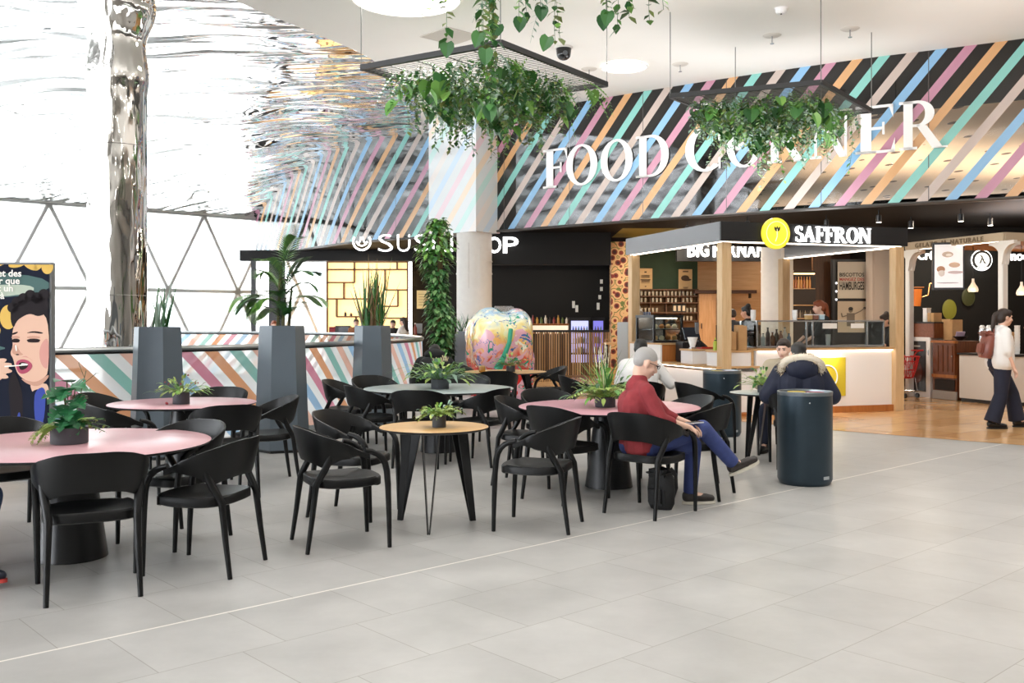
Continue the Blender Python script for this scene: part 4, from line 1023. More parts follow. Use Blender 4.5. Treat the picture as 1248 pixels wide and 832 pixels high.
    k = MB(); k.ball(hp(0, .094, -.06), (.022, .007, .007), 10, 6, M=MH); k.build('mouth', LIP, t)
    # top
    k = MB(); torso(k, puff)
    k.capsule(P['neck'] + (P['neck'] - P['chest']).normalized() * .0, P['neck'] + (P['chest'] - P['neck']) * .3, .066 + puff * .3, .085 + puff)
    for s in 'LR':
        k.capsule(P['sh' + s], P['el' + s], .05 + puff, .042 + puff)
        if sleeve > .5:
            e = P['el' + s].lerp(P['wr' + s], min(1, (sleeve - .5) * 2 - .06)); k.capsule(P['el' + s], e, .042 + puff, .032 + puff * .8)
    tp_ = remeshed(k, topname, top, t, vox, 3)
    # trousers
    k = MB(); k.ball(P['pelvis'] - V(0, 0, .01), (.155 * wide + legpuff, .125 + legpuff, .115 + legpuff))
    for s in 'LR':
        k.capsule(P['pelvis'] + hpv * (.07 if s == 'R' else -.07), P['hip' + s], .10 + legpuff, .088 + legpuff); k.capsule(P['hip' + s], P['kn' + s], .086 + legpuff, .058 + legpuff)
        e_ = P['kn' + s].lerp(P['an' + s], .97); fl_ = J.get('flare', 1.0); k.ball(P['kn' + s], .058 + legpuff); k.tube([P['kn' + s], P['kn' + s].lerp(e_, .5), e_], [.058 + legpuff, .052 + legpuff * (1 + fl_) / 2, .046 + legpuff * fl_], 18)
    remeshed(k, legname, legs, t, vox, 3)
    for s in 'LR':
        a, q = P['an' + s], P['toe' + s]; d = (q - a); up = P.get('fu' + s, V(0, 0, 1)); f = d - up * d.dot(up); f.normalize(); base = a - up * .045
        k = MB(); k.capsule(a + f * -.025 - up * .01, a + f * .02 - up * .02, .045, .045); k.capsule(base + f * -.03 + up * .02, base + f * .14 + up * .012, .04, .036); k.capsule(base + f * .1 + up * .012, base + f * .185 + up * .005, .04, .032)
        so = remeshed(k, 'shoe', shoe, t, min(vox, .012), 2)
        k = MB(); n = 20
        ol = [(math.cos(2 * PI * j / n), math.sin(2 * PI * j / n)) for j in range(n)]; rr = f.cross(up).normalized()
        ring_ = [base + f * (.075 + .148 * c_) + rr * (.047 * s_ * (1 + .12 * c_)) for c_, s_ in ol]
        k.add([p - up * .036 for p in ring_] + [p - up * .014 for p in ring_], [tuple(range(n - 1, -1, -1)), tuple(range(n, 2 * n))] + [(j, (j + 1) % n, n + (j + 1) % n, n + j) for j in range(n)])
        so2 = k.build('sole', solem or mat('sole_dark', '#1a1a1a', .6), so)
    # hair
    k = MB()
    if hairstyle == 'bald_grey': k.ball(hp(0, -.018, .042), (.079, .098, .084), 18, 12, M=MH); k.ball(hp(0, -.05, .0), (.072, .056, .06), 14, 10, M=MH)
    elif hairstyle == 'short':
        k.ball(hp(0, -.022, .045), (.083, .098, .088), 18, 12, M=MH); k.ball(hp(0, -.055, -.005), (.078, .062, .07), 14, 10, M=MH); k.ball(hp(0, .04, .088), (.055, .045, .03), 12, 8, M=MH)
    else:
        k.ball(hp(0, -.02, .045), (.087, .104, .09), 18, 12, M=MH); k.ball(hp(0, -.06, -.01), (.085, .068, .085), 14, 10, M=MH); k.ball(hp(0, .045, .082), (.06, .045, .035), 12, 8, M=MH)
        if hairstyle == 'bun': k.ball(hp(0, -.06, .125), .052, 12, 8)
        if hairstyle == 'tail':
            k.ball(hp(0, -.125, .03), .045, 12, 8); k.capsule(hp(0, -.14, .0), hp(0, -.16, -.16), .045, .028); k.capsule(hp(0, -.16, -.15), hp(0, -.15, -.25), .03, .012)
        if hairstyle == 'long':
            for q in (-.05, 0, .05): k.capsule(hp(q, -.085, .0), hp(q * 1.3, -.10, -.28), .05, .035)
    remeshed(k, 'hair', hair, t, min(vox, .011), 2)
    if apron:
        k = MB(); f = fd.copy(); f.z = 0; f.normalize(); c = (P['pelvis'] + P['chest']) / 2 + f * .15; M_ = frame(c, f.cross(V(0, 0, 1)).normalized() * 1.0); k.box((0, 0, 0), (.34, .55, .012), M=Matrix.Identity(4))
        k.v = [M_ @ v for v in k.v]; k.build('apron', apron, t)
    return P
def standing(h=1.7, turn=0, arm=(0, 0), step=0.0, bend=0.0, armfwd=0.0):
    """facing +Y"""
    s = h / 1.75; b = bend
    def L(x, y, z): return V(x * s, (y + b * max(0, z - .95)) * s, (z - .35 * b * max(0, z - .95)) * s)
    J = dict(pelvis=L(0, 0, .98), chest=L(0, .0, 1.30), neck=L(0, -.01, 1.47), head=L(0, .03, 1.635))
    for n, x in (('L', -1), ('R', 1)):
        st = step * x; a = arm[0 if n == 'L' else 1]
        J['sh' + n] = L(x * .185, 0, 1.42); J['el' + n] = L(x * .225, .04 + a * .26, 1.13 + a * .08); J['wr' + n] = L(x * .2, .12 + a * .5, .90 + a * .26)
        J['hip' + n] = L(x * .09, 0, .92); J['kn' + n] = L(x * .095, .03 + st * .5, .5); J['an' + n] = V(x * .095 * s, st * s, .085); J['toe' + n] = V(x * .11 * s, (st + .17) * s, .045)
    J['fd'] = V(math.sin(turn), math.cos(turn), -.1 - b * .6); return J
HB = mat('hair_brown', '#2e2119', .55, bump=.4, bscale=90); HK = mat('hair_black', '#17130f', .5, bump=.4, bscale=90); HG = mat('hair_grey', '#a8a5a2', .6, bump=.5, bscale=90); HR = mat('hair_ginger', '#8a4423', .55, bump=.4, bscale=90)
SHB = mat('shoe_black', '#17171a', .35); SHN = mat('shoe_navy', '#262b3a', .4)
CLK = mat('cloth_black', '#151517', .8, bump=.15, bscale=80); NAVY = mat('cloth_navy', '#1a1f33', .8, bump=.15, bscale=80); WHT = mat('cloth_white', '#e9e7e4', .8, bump=.15, bscale=70); JEANS = mat('cloth_jeans', '#39477f', .8, bump=.2, bscale=120, noise=.12, nscale=14)
RED = mat('cloth_red', '#8e3036', .85, bump=.3, bscale=140, noise=.12, nscale=16); BEI = mat('cloth_beige', '#b5a891', .85, bump=.2, bscale=60)

# man in the red sweater, legs crossed
ox, oy = 1.06, 7.78
t = thing('person', 'person with grey hair and glasses in a red sweater and blue jeans, sitting cross-legged', 'person', (ox, oy, 0))
def w(x, y, z): return V(x - ox, y - oy, z)
J = dict(pelvis=w(1.02, 7.77, .555), chest=w(.985, 7.76, .86), neck=w(1.02, 7.77, 1.055), head=w(1.075, 7.78, 1.195), fd=V(.86, .10, -.42), hu=V(.35, 0, .9),
         shR=w(1.055, 7.585, .975), shL=w(1.05, 7.95, .985), elR=w(1.155, 7.53, .77), wrR=w(1.40, 7.70, .69), elL=w(1.26, 7.98, .76), wrL=w(1.44, 7.88, .70), hdR=V(.8, .5, -.35), pnR=V(-.2, .2, -1), hdL=V(.7, -.3, -.4), pnL=V(-.2, -.2, -1),
         hipR=w(1.06, 7.68, .535), hipL=w(1.06, 7.86, .535), knR=w(1.56, 7.93, .655), anR=w(1.86, 8.12, .335), toeR=w(2.03, 8.16, .33), fuR=V(-.35, -.15, .95),
         knL=w(1.51, 8.06, .50), anL=w(1.49, 8.10, .085), toeL=w(1.66, 8.13, .045))
human(t, J, SKP, RED, JEANS, mat('shoe_brown', '#2a2422', .4), HG, .009, .72, .016, .012, 'bald_grey', solem=mat('sole_cream', '#cfc9bb', .6))
sl = [o for o in t.children if o.name.startswith('sweater')]
H = J['head']; fd = J['fd'].normalized(); hr = fd.cross(J['hu'].normalized()).normalized(); hu = hr.cross(fd)
k = MB()
for s in (-1, 1):
    c = H + hr * (s * .033) + fd * .104 + hu * .014
    k.tube([c + hr * (.026 * math.cos(2 * PI * j / 14)) + hu * (.018 * math.sin(2 * PI * j / 14)) for j in range(15)], .0025, 5, cap=False)
    k.tube([c + hr * (s * .026) + hu * .006, H + hr * (s * .083) - fd * .01 + hu * .012], .0025, 5)
k.tube([H + hr * -.008 + fd * .107 + hu * .018, H + hr * .008 + fd * .107 + hu * .018], .0025, 5); k.build('glasses', mat('glasses_frame', '#3a1f1c', .3), t)
# small white phone he looks at, backpack on the floor
k = MB(); ph = thing('phone', 'white phone lying on the lap of the man in red', 'phone', (1.47, 7.80, .715)); k.box((0, 0, 0), (.15, .075, .009), bev=.004, M=Matrix.Rotation(.6, 4, 'Z')); k.build('case', mat('phone_white', '#d8dade', .3), ph)
k = MB(); k.box((0, 0, .006), (.135, .066, .002), M=Matrix.Rotation(.6, 4, 'Z')); k.build('screen', mat('phone_screen', '#20242b', .1), ph)
def backpack(name, label, loc, rz, m, s, tilt=0):
    t = thing(name, label, 'bag', loc, rz); R = Matrix.Rotation(tilt, 4, 'X')
    k = MB(); pr = [(.0, -.10), (.12, .0), (.15, .06), (.155, .2), (.14, .33), (.10, .40), (.03, .43)]
    k.lathe([(max(r, .02), max(z, 0)) for r, z in pr[1:]], (0, 0, 0), 28, sy=.62); k.v = [R @ (v * s) for v in k.v]; k.build('body', m, t)
    k = MB(); k.box((0, .085, .14), (.2, .07, .2), bev=.03); k.v = [R @ (v * s) for v in k.v]; k.build('front_pocket', m, t)
    k = MB(); k.box((0, .03, .37), (.25, .2, .08), bev=.035); k.v = [R @ (v * s) for v in k.v]; k.build('flap', m, t)
    for x in (-.07, .07): k = MB(); k.tube([R @ (V(x, -.07, .40) * s), R @ (V(x * 1.1, -.15, .33) * s), R @ (V(x * 1.1, -.16, .2) * s), R @ (V(x, -.08, .06) * s)], .014 * s, 8, flat=2); k.build('strap', m, t)
    k = MB(); k.tube([R @ (V(x, -.05, z) * s) for x, z in ((-.04, .41), (-.03, .46), (.03, .46), (.04, .41))], .010 * s, 6); k.build('handle', m, t)
    return t
backpack('backpack', 'black backpack standing under the chair of the man in red', (1.22, 7.92, 0), 2.4, mat('nylon_black', '#0c0c0e', .6, bump=.2), .80)

# woman walking past the gelato counter
wx, wy = 6.95, 13.8
t = thing('person', 'person in white blouse and navy wide trousers walking right', 'person', (wx, wy, 0), -PI / 2)
J = standing(1.69, 0, (.12, -.05), 0, 0)
for n, st, kz in (('L', .30, .49), ('R', -.16, .48)):
    x = -.095 if n == 'L' else .095
    J['kn' + n] = V(x, st * .55 + .06, kz); J['an' + n] = V(x, st, .085 if n == 'R' else .09); J['toe' + n] = V(x * 1.1, st + .17, .045)
J['flare'] = 1.9; J['neck'] = V(0, .03, 1.42); J['head'] = V(0, .075, 1.575); J['wrR'] = V(.22, .09, .87); J['elR'] = V(.235, -.01, 1.1)
human(t, J, SKP, WHT, NAVY, SHB, HB, .011, .62, .022, .035, 'tail', wide=1.25, topname='blouse')
backpack('backpack', 'brown leather backpack worn by the walking woman', (wx - .215, wy, 1.0), PI / 2, mat('leather_brown', '#7d4436', .38, noise=.2, nscale=12), .92, .18)

# parka wearer at the small grey table, and the person opposite
def seated(face=0.0, lean=0.0, arms='table', h=1.0, kn=.42):
    J = dict(pelvis=V(0, -.03, .56), chest=V(0, -.06 + lean * .5, .88), neck=V(0, -.05 + lean, 1.06 - lean * .25), head=V(0, .0 + lean * 1.35, 1.215 - lean * .5))
    for n, x in (('L', -1), ('R', 1)):
        J['sh' + n] = V(x * .185, -.05 + lean * .9, 1.0 - lean * .2); J['el' + n] = V(x * .27, .08 + lean, .77); J['wr' + n] = V(x * .14, .30 + lean * .6, .78)
        J['hip' + n] = V(x * .09, 0, .53); J['kn' + n] = V(x * .12, kn, .50); J['an' + n] = V(x * .12, kn, .085); J['toe' + n] = V(x * .13, kn + .17, .045)
        J['hd' + n] = V(-x * .5, .8, -.1)
    J['fd'] = V(math.sin(face), math.cos(face), -.15 - lean); return J
t = thing('person', 'person seen from behind in a navy parka with fur hood, beside the front waste bin', 'person', (3.05, 10.25, 0), math.radians(-8))
J = seated(0, .08); J['elL'] = V(-.33, .02, .74); J['elR'] = V(.33, .02, .74)
human(t, J, SKP, mat('parka_navy', '#161c33', .7, bump=.3, bscale=14), NAVY, SHB, HK, .014, 1.0, .055, .02, 'short', topname='parka')
k = MB(); k.ball((0, -.13, 1.03), (.17, .085, .12), 20, 12); remeshed(k, 'hood', mat('parka_navy', '#161c33', .7), t, .014, 3)
k = MB(); rnd = random.Random(8)
k.tube([V(math.cos(a_) * .20, -.14 + .05 * (1 - math.sin(a_)), 1.05 + math.sin(a_) * .095) for a_ in [-.35 + i * (PI + .7) / 20 for i in range(21)]], .045, 10, 1)
for i in range(1500):
    a = rnd.uniform(-.35, PI + .35); c = V(math.cos(a) * .205, -.13 + .1 * (1 - math.sin(a)) * .5, 1.045 + math.sin(a) * .10); d = sph(rnd, -1, 1)
    c += d * rnd.uniform(.02, .05); leaf(k, c, d + V(math.cos(a) * .5, -.3, .4), rnd.uniform(.025, .045), .012, .4, rnd.randrange(2), n=2)
k.build('fur_trim', [leafm('fur_tan', '#b8a283', '#d3c2a6'), leafm('fur_cream', '#d6cab4', '#ece3d3')], t)
t = thing('person', 'person in a beige jacket facing the parka wearer, mostly hidden', 'person', (3.27, 11.6, 0), math.radians(150))
human(t, seated(.0, .05), SKP, BEI, NAVY, SHB, HB, .014, 1.0, .03, .02, 'short', topname='jacket')

# person in the white shirt beyond the man's table
t = thing('person', 'person in a white shirt sitting with back to us left of the rear waste bin', 'person', (1.57, 11.85, 0), math.radians(-12))
J = seated(.15, .07); J['elR'] = V(.36, .10, .76); J['wrR'] = V(.30, .32, .86)
human(t, J, SK, WHT, CLK, SHB, HK, .014, .8, .03, .02, 'short', topname='shirt')
k = MB()
for i in range(4): k.box((.22 + i * .0, -.02 + i * .03, .99 - i * .035), (.16, .012, .012), rz=.3)
# person in the black hoodie by the balustrade
t = thing('person', 'person in a black hoodie bent forward by the climbing plant, seen from behind', 'person', (-1.07, 13.35, 0), math.radians(4))
J = seated(0, .30); human(t, J, SK, CLK, CLK, SHB, HK, .014, 1.0, .04, .02, 'short', topname='hoodie')
k = MB(); k.ball((0, .12, 1.06), (.15, .10, .085), 16, 10); remeshed(k, 'hood', CLK, t, .014, 3)
k = MB(); YL = mat('print_cream', '#d9c9a0', .7); c0 = V(-.02, -.085, 1.0); rnd = random.Random(4)
for i in range(9):
    x = -.02 + i * .022; z = rnd.uniform(-.02, .03); k.tube([V(x, -.09, 1.03 + z), V(x + .02, -.12, .96 + z), V(x + .035, -.10, 1.02 + z * .5)], .007, 5)
k.build('back_print', YL, t)
# sneaker and jeans of someone sitting at the photo edge
t = thing('person', 'person at the photo edge of whom only jeans and a navy red sneaker show', 'person', (-3.52, 5.55, 0), math.radians(-40))
J = seated(0, .0); J['anL'] = V(-.12, .12, .085); J['toeL'] = V(-.13, .29, .045); J['knR'] = V(.2, .42, .50); J['anR'] = V(.28, .30, .10); J['toeR'] = V(.43, .37, .055); J['fuR'] = V(-.1, 0, 1)
human(t, J, SK, NAVY, mat('cloth_denim', '#4c5f86', .8, bump=.2, noise=.1), SHN, HB, .014, 1.0, .02, .016, 'short', topname='jumper', solem=mat('sole_red', '#c5413a', .5))

# staff and guests further back
def bystander(px, Y, h, face, label, top, hair, style, legs=CLK, arm=(.3, .3), bend=0.0, skin=SKP, z0=0, sleeve=.6, apron=None):
    x = (px - CX) / F * Y; t = thing('person', label, 'person', (x, Y, z0), math.radians(face - 90))
    human(t, standing(h, 0, arm, 0, bend), skin, top, legs, SHB, hair, .018, sleeve, .022, .02, style, hands=True, apron=apron); return t
bystander(1001, 17.4, 1.84, 188, 'person with ginger hair in black working behind the yellow sign kiosk counter', CLK, HR, 'tail', arm=(.55, .45), bend=.03, z0=.06)
bystander(1083, 18.4, 1.66, 200, 'person in black behind the kiosk\'s right corner post', CLK, HB, 'bun', arm=(.6, .5), bend=.1, skin=SK)
bystander(856, 18.6, 1.72, 185, 'person in black bending forward beside the till of the kiosk', CLK, HK, 'short', arm=(.5, .5), bend=.85)
bystander(911, 19.6, 1.82, 150, 'person in black with hair in a bun before the white column', CLK, HK, 'bun', arm=(.2, .2), skin=SK)
bystander(893, 22.0, 1.78, 100, 'person in a dark jacket queueing left of the bun-haired person', mat('cloth_charcoal', '#33343a', .8), HB, 'short', skin=SK)
bystander(434, 28.6, 1.55, -80, 'person with brown hair left of the snake grass at the sushi shop', mat('cloth_rust', '#8a5a3c', .8), HB, 'short')
bystander(479, 28.2, 1.52, -95, 'person in black right of the snake grass at the sushi shop', CLK, HK, 'short')
bystander(492, 27.6, 1.60, 160, 'person with long dark hair nearest the black sushi wall', WHT, HB, 'long')
bystander(334, 29.0, 1.50, -60, 'person with auburn hair behind the palm at the glass front', mat('cloth_tan', '#a58a6a', .8), HR, 'long')
bystander(749, 26.9, 1.62, 200, 'person in dark clothes behind the slatted screen by the patterned pillar', CLK, HB, 'long', skin=SK)
# ---------------------------------------------------------------- shared materials of the shops
KW = wood('kiosk_wood', '#d6b88e', '#c6a478', 2.2, .5, 'Z'); KWX = wood('kiosk_wood_flat', '#cfa878', '#bd9464', 2.2, .5, 'X'); OW = wood('orange_wood', '#b9743a', '#a0602c', 2.2, .45, 'Z')
BW = wood('cabinet_wood', '#7d4420', '#57290f', 2.6, .35, 'Z'); RW = wood('reddish_wood', '#8d5a44', '#74452f', 2.2, .45, 'X')
WP = mat('white_panel', '#efedec', .4); LED = mat('led_strip', '#fff6ea', .5, emit=5, ecol='#fff1dd'); GRAYM = mat('canopy_grey', '#77787c', .45); BLKP = mat('panel_black', '#141416', .45)
STEEL = mat('steel', '#c4c6c8', .25, .9); CARD = mat('cardboard', '#c39a6a', .8, noise=.06); WLET = mat('letter_white', '#ffffff', .5, emit=2.2, ecol='#ffffff'); WPAINT = mat('letter_paint', '#f4f3f1', .5)
CLEAR = glass_mat('case_glass', '#f3f8f7')
def obox(t, name, c, s, m, bev=.0, rz=0.0, sub=None):
    k = MB(); k.box(c, s, 0, rz, bev); return k.build(name, m, sub or t, smooth=bev > 0)

# ---------------------------------------------------------------- FOOD CORNER letters on the fascia
fs = thing('wall_sign', 'white serif FOOD CORNER lettering on the striped fascia', 'sign', (fascia_px(900)[0].x, fascia_px(900)[0].y, 4.65))
o0 = fs.location.copy()
def put_letter(ch, px0, px1, zb, H, parent, m=WPAINT, dep=.05, out=.03, slant=0.0):
    pa, ta, _ = fascia_px(px0); pb, tb, _ = fascia_px(px1); ux = (pb - pa); wdt = ux.length; ux3 = Vector((ux.x, ux.y, 0)); n = ux3.cross(Vector((0, 0, 1))).normalized()
    polys, wd = serif(ch); k = MB(); o = Vector((pa.x, pa.y, zb)) + n * out - o0; M = frame(o, ux3)
    xs = [x for p in polys for x, y in p]; x0, x1 = min(xs), max(xs)
    for p in polys: k.prism([((x - x0) / (x1 - x0) * wdt, y * H) for x, y in p], M, dep)
    return k.build('letter', m, parent, smooth=False)
for ch, a, b in (('F', 663, 692), ('O', 691, 729), ('O', 733, 772), ('D', 776, 816), ('C', 836, 879), ('O', 886, 930), ('R', 936, 984), ('N', 988, 1039), ('E', 1043, 1091), ('R', 1096, 1155)):
    px = (a + b) / 2; zb = 4.60 + (px - 663) / 492 * .10; put_letter(ch, a, b, zb, .90, fs, dep=.02, out=.02)

# ---------------------------------------------------------------- SUSHI SHOP sign
sg_ = thing('shop_sign', 'glowing white SUSHI SHOP lettering with a round smile logo on the black header', 'sign', at(530, 300, 26.2))
o1 = sg_.location.copy()
for i, (ch, px, wpx, bold) in enumerate((('S', 461, 18, 0), ('U', 484, 16, 0), ('S', 505, 17, 0), ('H', 527, 17, 0), ('I', 549, 3, 0), ('S', 560, 17, .022), ('H', 581, 18, .022), ('O', 594, 17, .022), ('P', 613, 19, .022))):
    Y = fascia_px(px)[0].y - .28 if px < 555 else 23.7; p = at(px, 308.5 if bold else 306.5, Y); k = MB(); vs, f_ = text_polys(ch, 1, .03, bold * .6 - (.0 if bold else .012))
    x0 = min(v.x for v in vs); x1 = max(v.x for v in vs); y0 = min(v.y for v in vs); y1 = max(v.y for v in vs); W_ = wpx / F * Y; H_ = (20 if bold else 21) / F * Y
    k.add([Vector(((v.x - x0) / (x1 - x0) * W_, -v.z, (v.y - y0) / (y1 - y0) * H_)) + p - o1 for v in vs], f_); k.build('letter', WLET, sg_, smooth=False)
k = MB(); YL_ = fascia_px(441)[0].y - .28; c = at(441, 294, YL_) - o1; r = 10.5 / F * YL_
k.tube([c + V(math.cos(a) * r, 0, math.sin(a) * r) for a in [math.radians(150 + i * 240 / 24) for i in range(25)]], .028, 6)
k.tube([c + V(math.cos(a) * r * .6, 0, math.sin(a) * r * .5) for a in [math.radians(180 + i * 180 / 12) for i in range(13)]], .022, 6)
for s in (-1, 1): k.tube([c + V(s * .03, 0, .12), c + V(s * .05, 0, .0), c + V(s * .1, 0, -.06)], .02, 6)
k.build('logo', WLET, sg_)

# ---------------------------------------------------------------- sushi shop: glowing shelf wall, counters, machines
YS = 29.9
def sx(px, Y): return (px - CX) / F * Y
def sz(py, Y): return EYE - (py - HY) / F * Y
x0, x1, z0, z1 = sx(399, YS), sx(497, YS), 1.05, sz(319, YS)
bs = thing('backlit_shelf', 'amber backlit shelf wall with dark wooden dividers in the sushi shop', 'shelf', ((x0 + x1) / 2, YS, z0))
W_, H_ = x1 - x0, z1 - z0
obox(bs, 'light_panel', (0, .06, H_ / 2), (W_, .04, H_), mat('amber_light', '#f6d49a', .6, emit=1.15, ecol='#ffd690'))
for nm, a, b, c_, d in (('divider', 0, 1, 1, 1), ('divider', 0, 1, .895, .895), ('divider', .0, .34, .72, .72), ('divider', .34, .34, .72, 1), ('divider', 0, .55, .50, .50), ('divider', .21, .21, .5, .72), ('divider', .12, .12, .26, .5), ('divider', .12, .52, .26, .26), ('divider', .36, .36, 0, .26), ('divider', .72, .72, .62, .895), ('divider', .72, 1, .62, .62), ('divider', .88, .88, .40, .62), ('divider', .6, .88, .40, .40), ('divider', .87, .87, .9, 1), ('divider', 0, 0, 0, 1), ('divider', 1, 1, 0, 1), ('divider', .6, 1, .24, .24)):
    k = MB(); k.bar((-W_ / 2 + a * W_, -.03, c_ * H_), (-W_ / 2 + b * W_, -.03, d * H_) if (a, c_) != (b, d) else (0, 0, 0), .16, .045, up=(0, 1, 0) if False else (0, 0, 1)) if a != b else k.box((-W_ / 2 + a * W_, -.03, (c_ + d) / 2 * H_), (.045, .16, (d - c_) * H_))
    k.build('shelf_board', mat('shelf_dark_wood', '#6e4a22', .5), bs, smooth=False)
for px, hh, rr, nm, lab, m_ in ((466, .16, .10, 'bowl', 'dark red bowl on the right shelf of the amber shelf wall', '#4a1f1a'), (421, .14, .04, 'bottle', 'small dark bottle on the low left shelf of the amber wall', '#3a2a20'), (428, .10, .04, 'bottle', 'short brown bottle beside the small dark bottle on the amber wall', '#5a3a22')):
    zb = z0 + (.24 if px > 450 else .26) * H_ + .023; t = thing(nm, lab, nm, (sx(px, YS - .04), YS - .05, zb)); k = MB()
    k.lathe([(rr * .5, 0), (rr, hh * .7), (rr * .9, hh)] if nm == 'bowl' else [(rr, 0), (rr, hh * .6), (rr * .4, hh * .8), (rr * .4, hh)], n=14); k.build('vessel', mat('ware' + m_, m_, .4), t)
def counter(name, label, pxa, pxb, Y, h, d, m, topm, cat='counter'):
    xa, xb = sx(pxa, Y), sx(pxb, Y); t = thing(name, label, cat, ((xa + xb) / 2, Y, 0)); obox(t, 'body', (0, d / 2, h / 2 - .02), (xb - xa, d, h - .04), m); obox(t, 'worktop', (0, d / 2, h - .02), (xb - xa + .04, d + .06, .04), topm, .008); return t
counter('service_counter', 'pale low counter in front of the amber shelf wall', 399, 500, 29.2, 1.05, .6, WP, STEEL)
t = thing('cash_register', 'black till on the counter before the amber shelf wall', 'till', (sx(417, 29.3), 29.45, 1.05)); obox(t, 'body', (0, 0, .16), (.5, .3, .32), BLKP, .03); obox(t, 'screen', (.05, -.16, .2), (.3, .02, .16), mat('screen_dim', '#2d3038', .2))
t = thing('box', 'dark red box left of the till at the sushi shop', 'box', (sx(405, 29.3), 29.4, 1.05)); obox(t, 'carton', (0, 0, .13), (.2, .2, .26), mat('carton_red', '#8d2530', .6), .01); obox(t, 'lid', (0, 0, .27), (.21, .21, .03), mat('carton_red', '#8d2530', .6), .005)
t = thing('menu_sign', 'pale green menu board on the black sushi wall behind the climbing plant', 'sign', (sx(517, 30.8), 30.85, sz(376, 30.8))); obox(t, 'board', (0, 0, .29), (.48, .05, .58), mat('menu_paper', '#d9d8bf', .6)); 
for i in range(5): obox(t, 'text_line', (-.02, -.03, .12 + i * .085), (.34 - .04 * (i % 2), .008, .014), mat('menu_ink', '#8a8a70', .6))
counter('service_counter', 'dark counter left of the climbing plant in the sushi shop', 498, 512, 27.4, 1.12, .5, BLKP, BLKP)
t = thing('bottle', 'red sauce bottle on the dark sushi counter', 'bottle', (sx(506, 27.6), 27.6, 1.12)); k = MB(); k.lathe([(.05, 0), (.05, .2), (.02, .26), (.02, .3)], n=14); k.build('glass', mat('sauce_red', '#8a3a2a', .3), t); k = MB(); k.lathe([(.024, .3), (.024, .34)], n=12); k.build('cap', WP, t)
t = thing('card_terminal', 'tilted grey payment screen on the dark sushi counter', 'terminal', (sx(510, 27.7), 27.75, 1.12)); k = MB(); k.box((0, 0, .18), (.2, .04, .3), M=Matrix.Rotation(-.4, 4, 'X')); k.build('screen', mat('screen_grey', '#a9adb0', .3), t); obox(t, 'stand', (0, .03, .05), (.1, .1, .1), BLKP)
# under the bold letters: pass-through with equipment
t = thing('coffee_machine', 'steel machine with lit hood above the painted elephant', 'machine', (sx(612, 29.5), 29.5, 1.05)); obox(t, 'body', (0, 0, .3), (.6, .4, .6), BLKP); obox(t, 'hood', (.04, 0, .78), (.56, .45, .28), STEEL, .02); obox(t, 'side_post', (.33, -.1, .4), (.05, .2, 1.0), STEEL); obox(t, 'lamp', (-.1, -.24, .62), (.3, .02, .05), mat('warm_lamp', '#ffdca0', .5, emit=3))
counter('service_counter', 'dark counter carrying the steel machine behind the elephant', 600, 648, 29.0, 1.05, .7, BLKP, BLKP)
cs_ = thing('display_shelf', 'lit counter shelf with bottles left of the blue fridges', 'shelf', (sx(671, 28.6), 28.6, 0)); obox(cs_, 'base', (0, .2, .55), (1.2, .5, 1.1), BLKP)
obox(cs_, 'upper_shelf', (0, .1, 1.42), (1.2, .4, .04), OW); obox(cs_, 'light_back', (0, .3, 1.25), (1.16, .02, .26), mat('shelf_glow', '#f0dcc0', .6, emit=.9)); 
for s in (-1, 1): obox(cs_, 'side', (s * .58, .15, 1.27), (.04, .4, .3), BLKP)
rnd = random.Random(9); n0 = None
def bottle_proto(label, m, loc, h=.22, r=.04, group='bottles and jars in the shops', cat='bottle', name='bottle'):
    t = thing(name, label, cat, loc, 0, group); k = MB(); k.lathe([(r, 0), (r, h * .6), (r * .45, h * .75), (r * .45, h * .92)], n=12); k.build('body', m, t); k = MB(); k.lathe([(r * .5, h * .92), (r * .5, h)], n=10); k.build('cap', BLKP, t); return t
bcol = ['#7a2a22', '#b98a3a', '#5a6b3a', '#d9d2c4', '#3a2c28']
for i in range(9): bottle_proto('small sauce bottle on the lit counter shelf left of the blue fridges', mat('sauce%d' % (i % 5), bcol[i % 5], .3), (cs_.location.x - .52 + i * .125, 28.68, 1.44), .2 + .06 * (i % 3 == 0), group='sauce bottles on the lit counter shelf')
for i in range(6):
    t = thing('food_tray', 'small food tray under the lit counter shelf', 'tray', (cs_.location.x - .48 + i * .19, 28.7, 1.1), 0, 'food trays under the lit shelf'); obox(t, 'tray', (0, 0, .02), (.15, .2, .04), BLKP); k = MB(); k.ball((0, 0, .05), (.06, .08, .035), 10, 6); k.build('food', mat('food%d' % (i % 3), ['#c98a4a', '#6f8a3f', '#d9b98a'][i % 3], .6), t)
def fridge(px0, px1, Y, h, label, glow):
    xa, xb = sx(px0, Y), sx(px1, Y); w_ = xb - xa; t = thing('drinks_fridge', label, 'fridge', ((xa + xb) / 2, Y, 0)); obox(t, 'cabinet', (0, .3, h / 2), (w_ + .12, .6, h), BLKP, .01)
    obox(t, 'door', (0, -.01, h / 2 + .1), (w_, .03, h - .4), mat('fridge_glow' + glow, glow, .3, emit=.9))
    for q in range(3):
        for j in range(int(w_ / .08)):
            k = MB(); k.lathe([(.025, 0), (.025, .12), (.012, .16), (.012, .19)], (-w_ / 2 + .06 + j * .08, -.04, h - .45 - q * .3), 8); k.build('bottle_row', mat('drink%d' % ((j + q) % 3), ['#4a5f9a', '#8a6f4a', '#6f9a8a'][(j + q) % 3], .3), t)
        obox(t, 'shelf', (0, -.03, h - .46 - q * .3), (w_, .05, .012), STEEL)
    return t
fridge(696, 717, 28.4, 1.62, 'blue lit drinks fridge behind the slatted screen, the left one', '#b9bdf2')
fridge(723, 735, 28.6, 1.62, 'narrow blue lit drinks fridge behind the slatted screen, the right one', '#7a76d0')
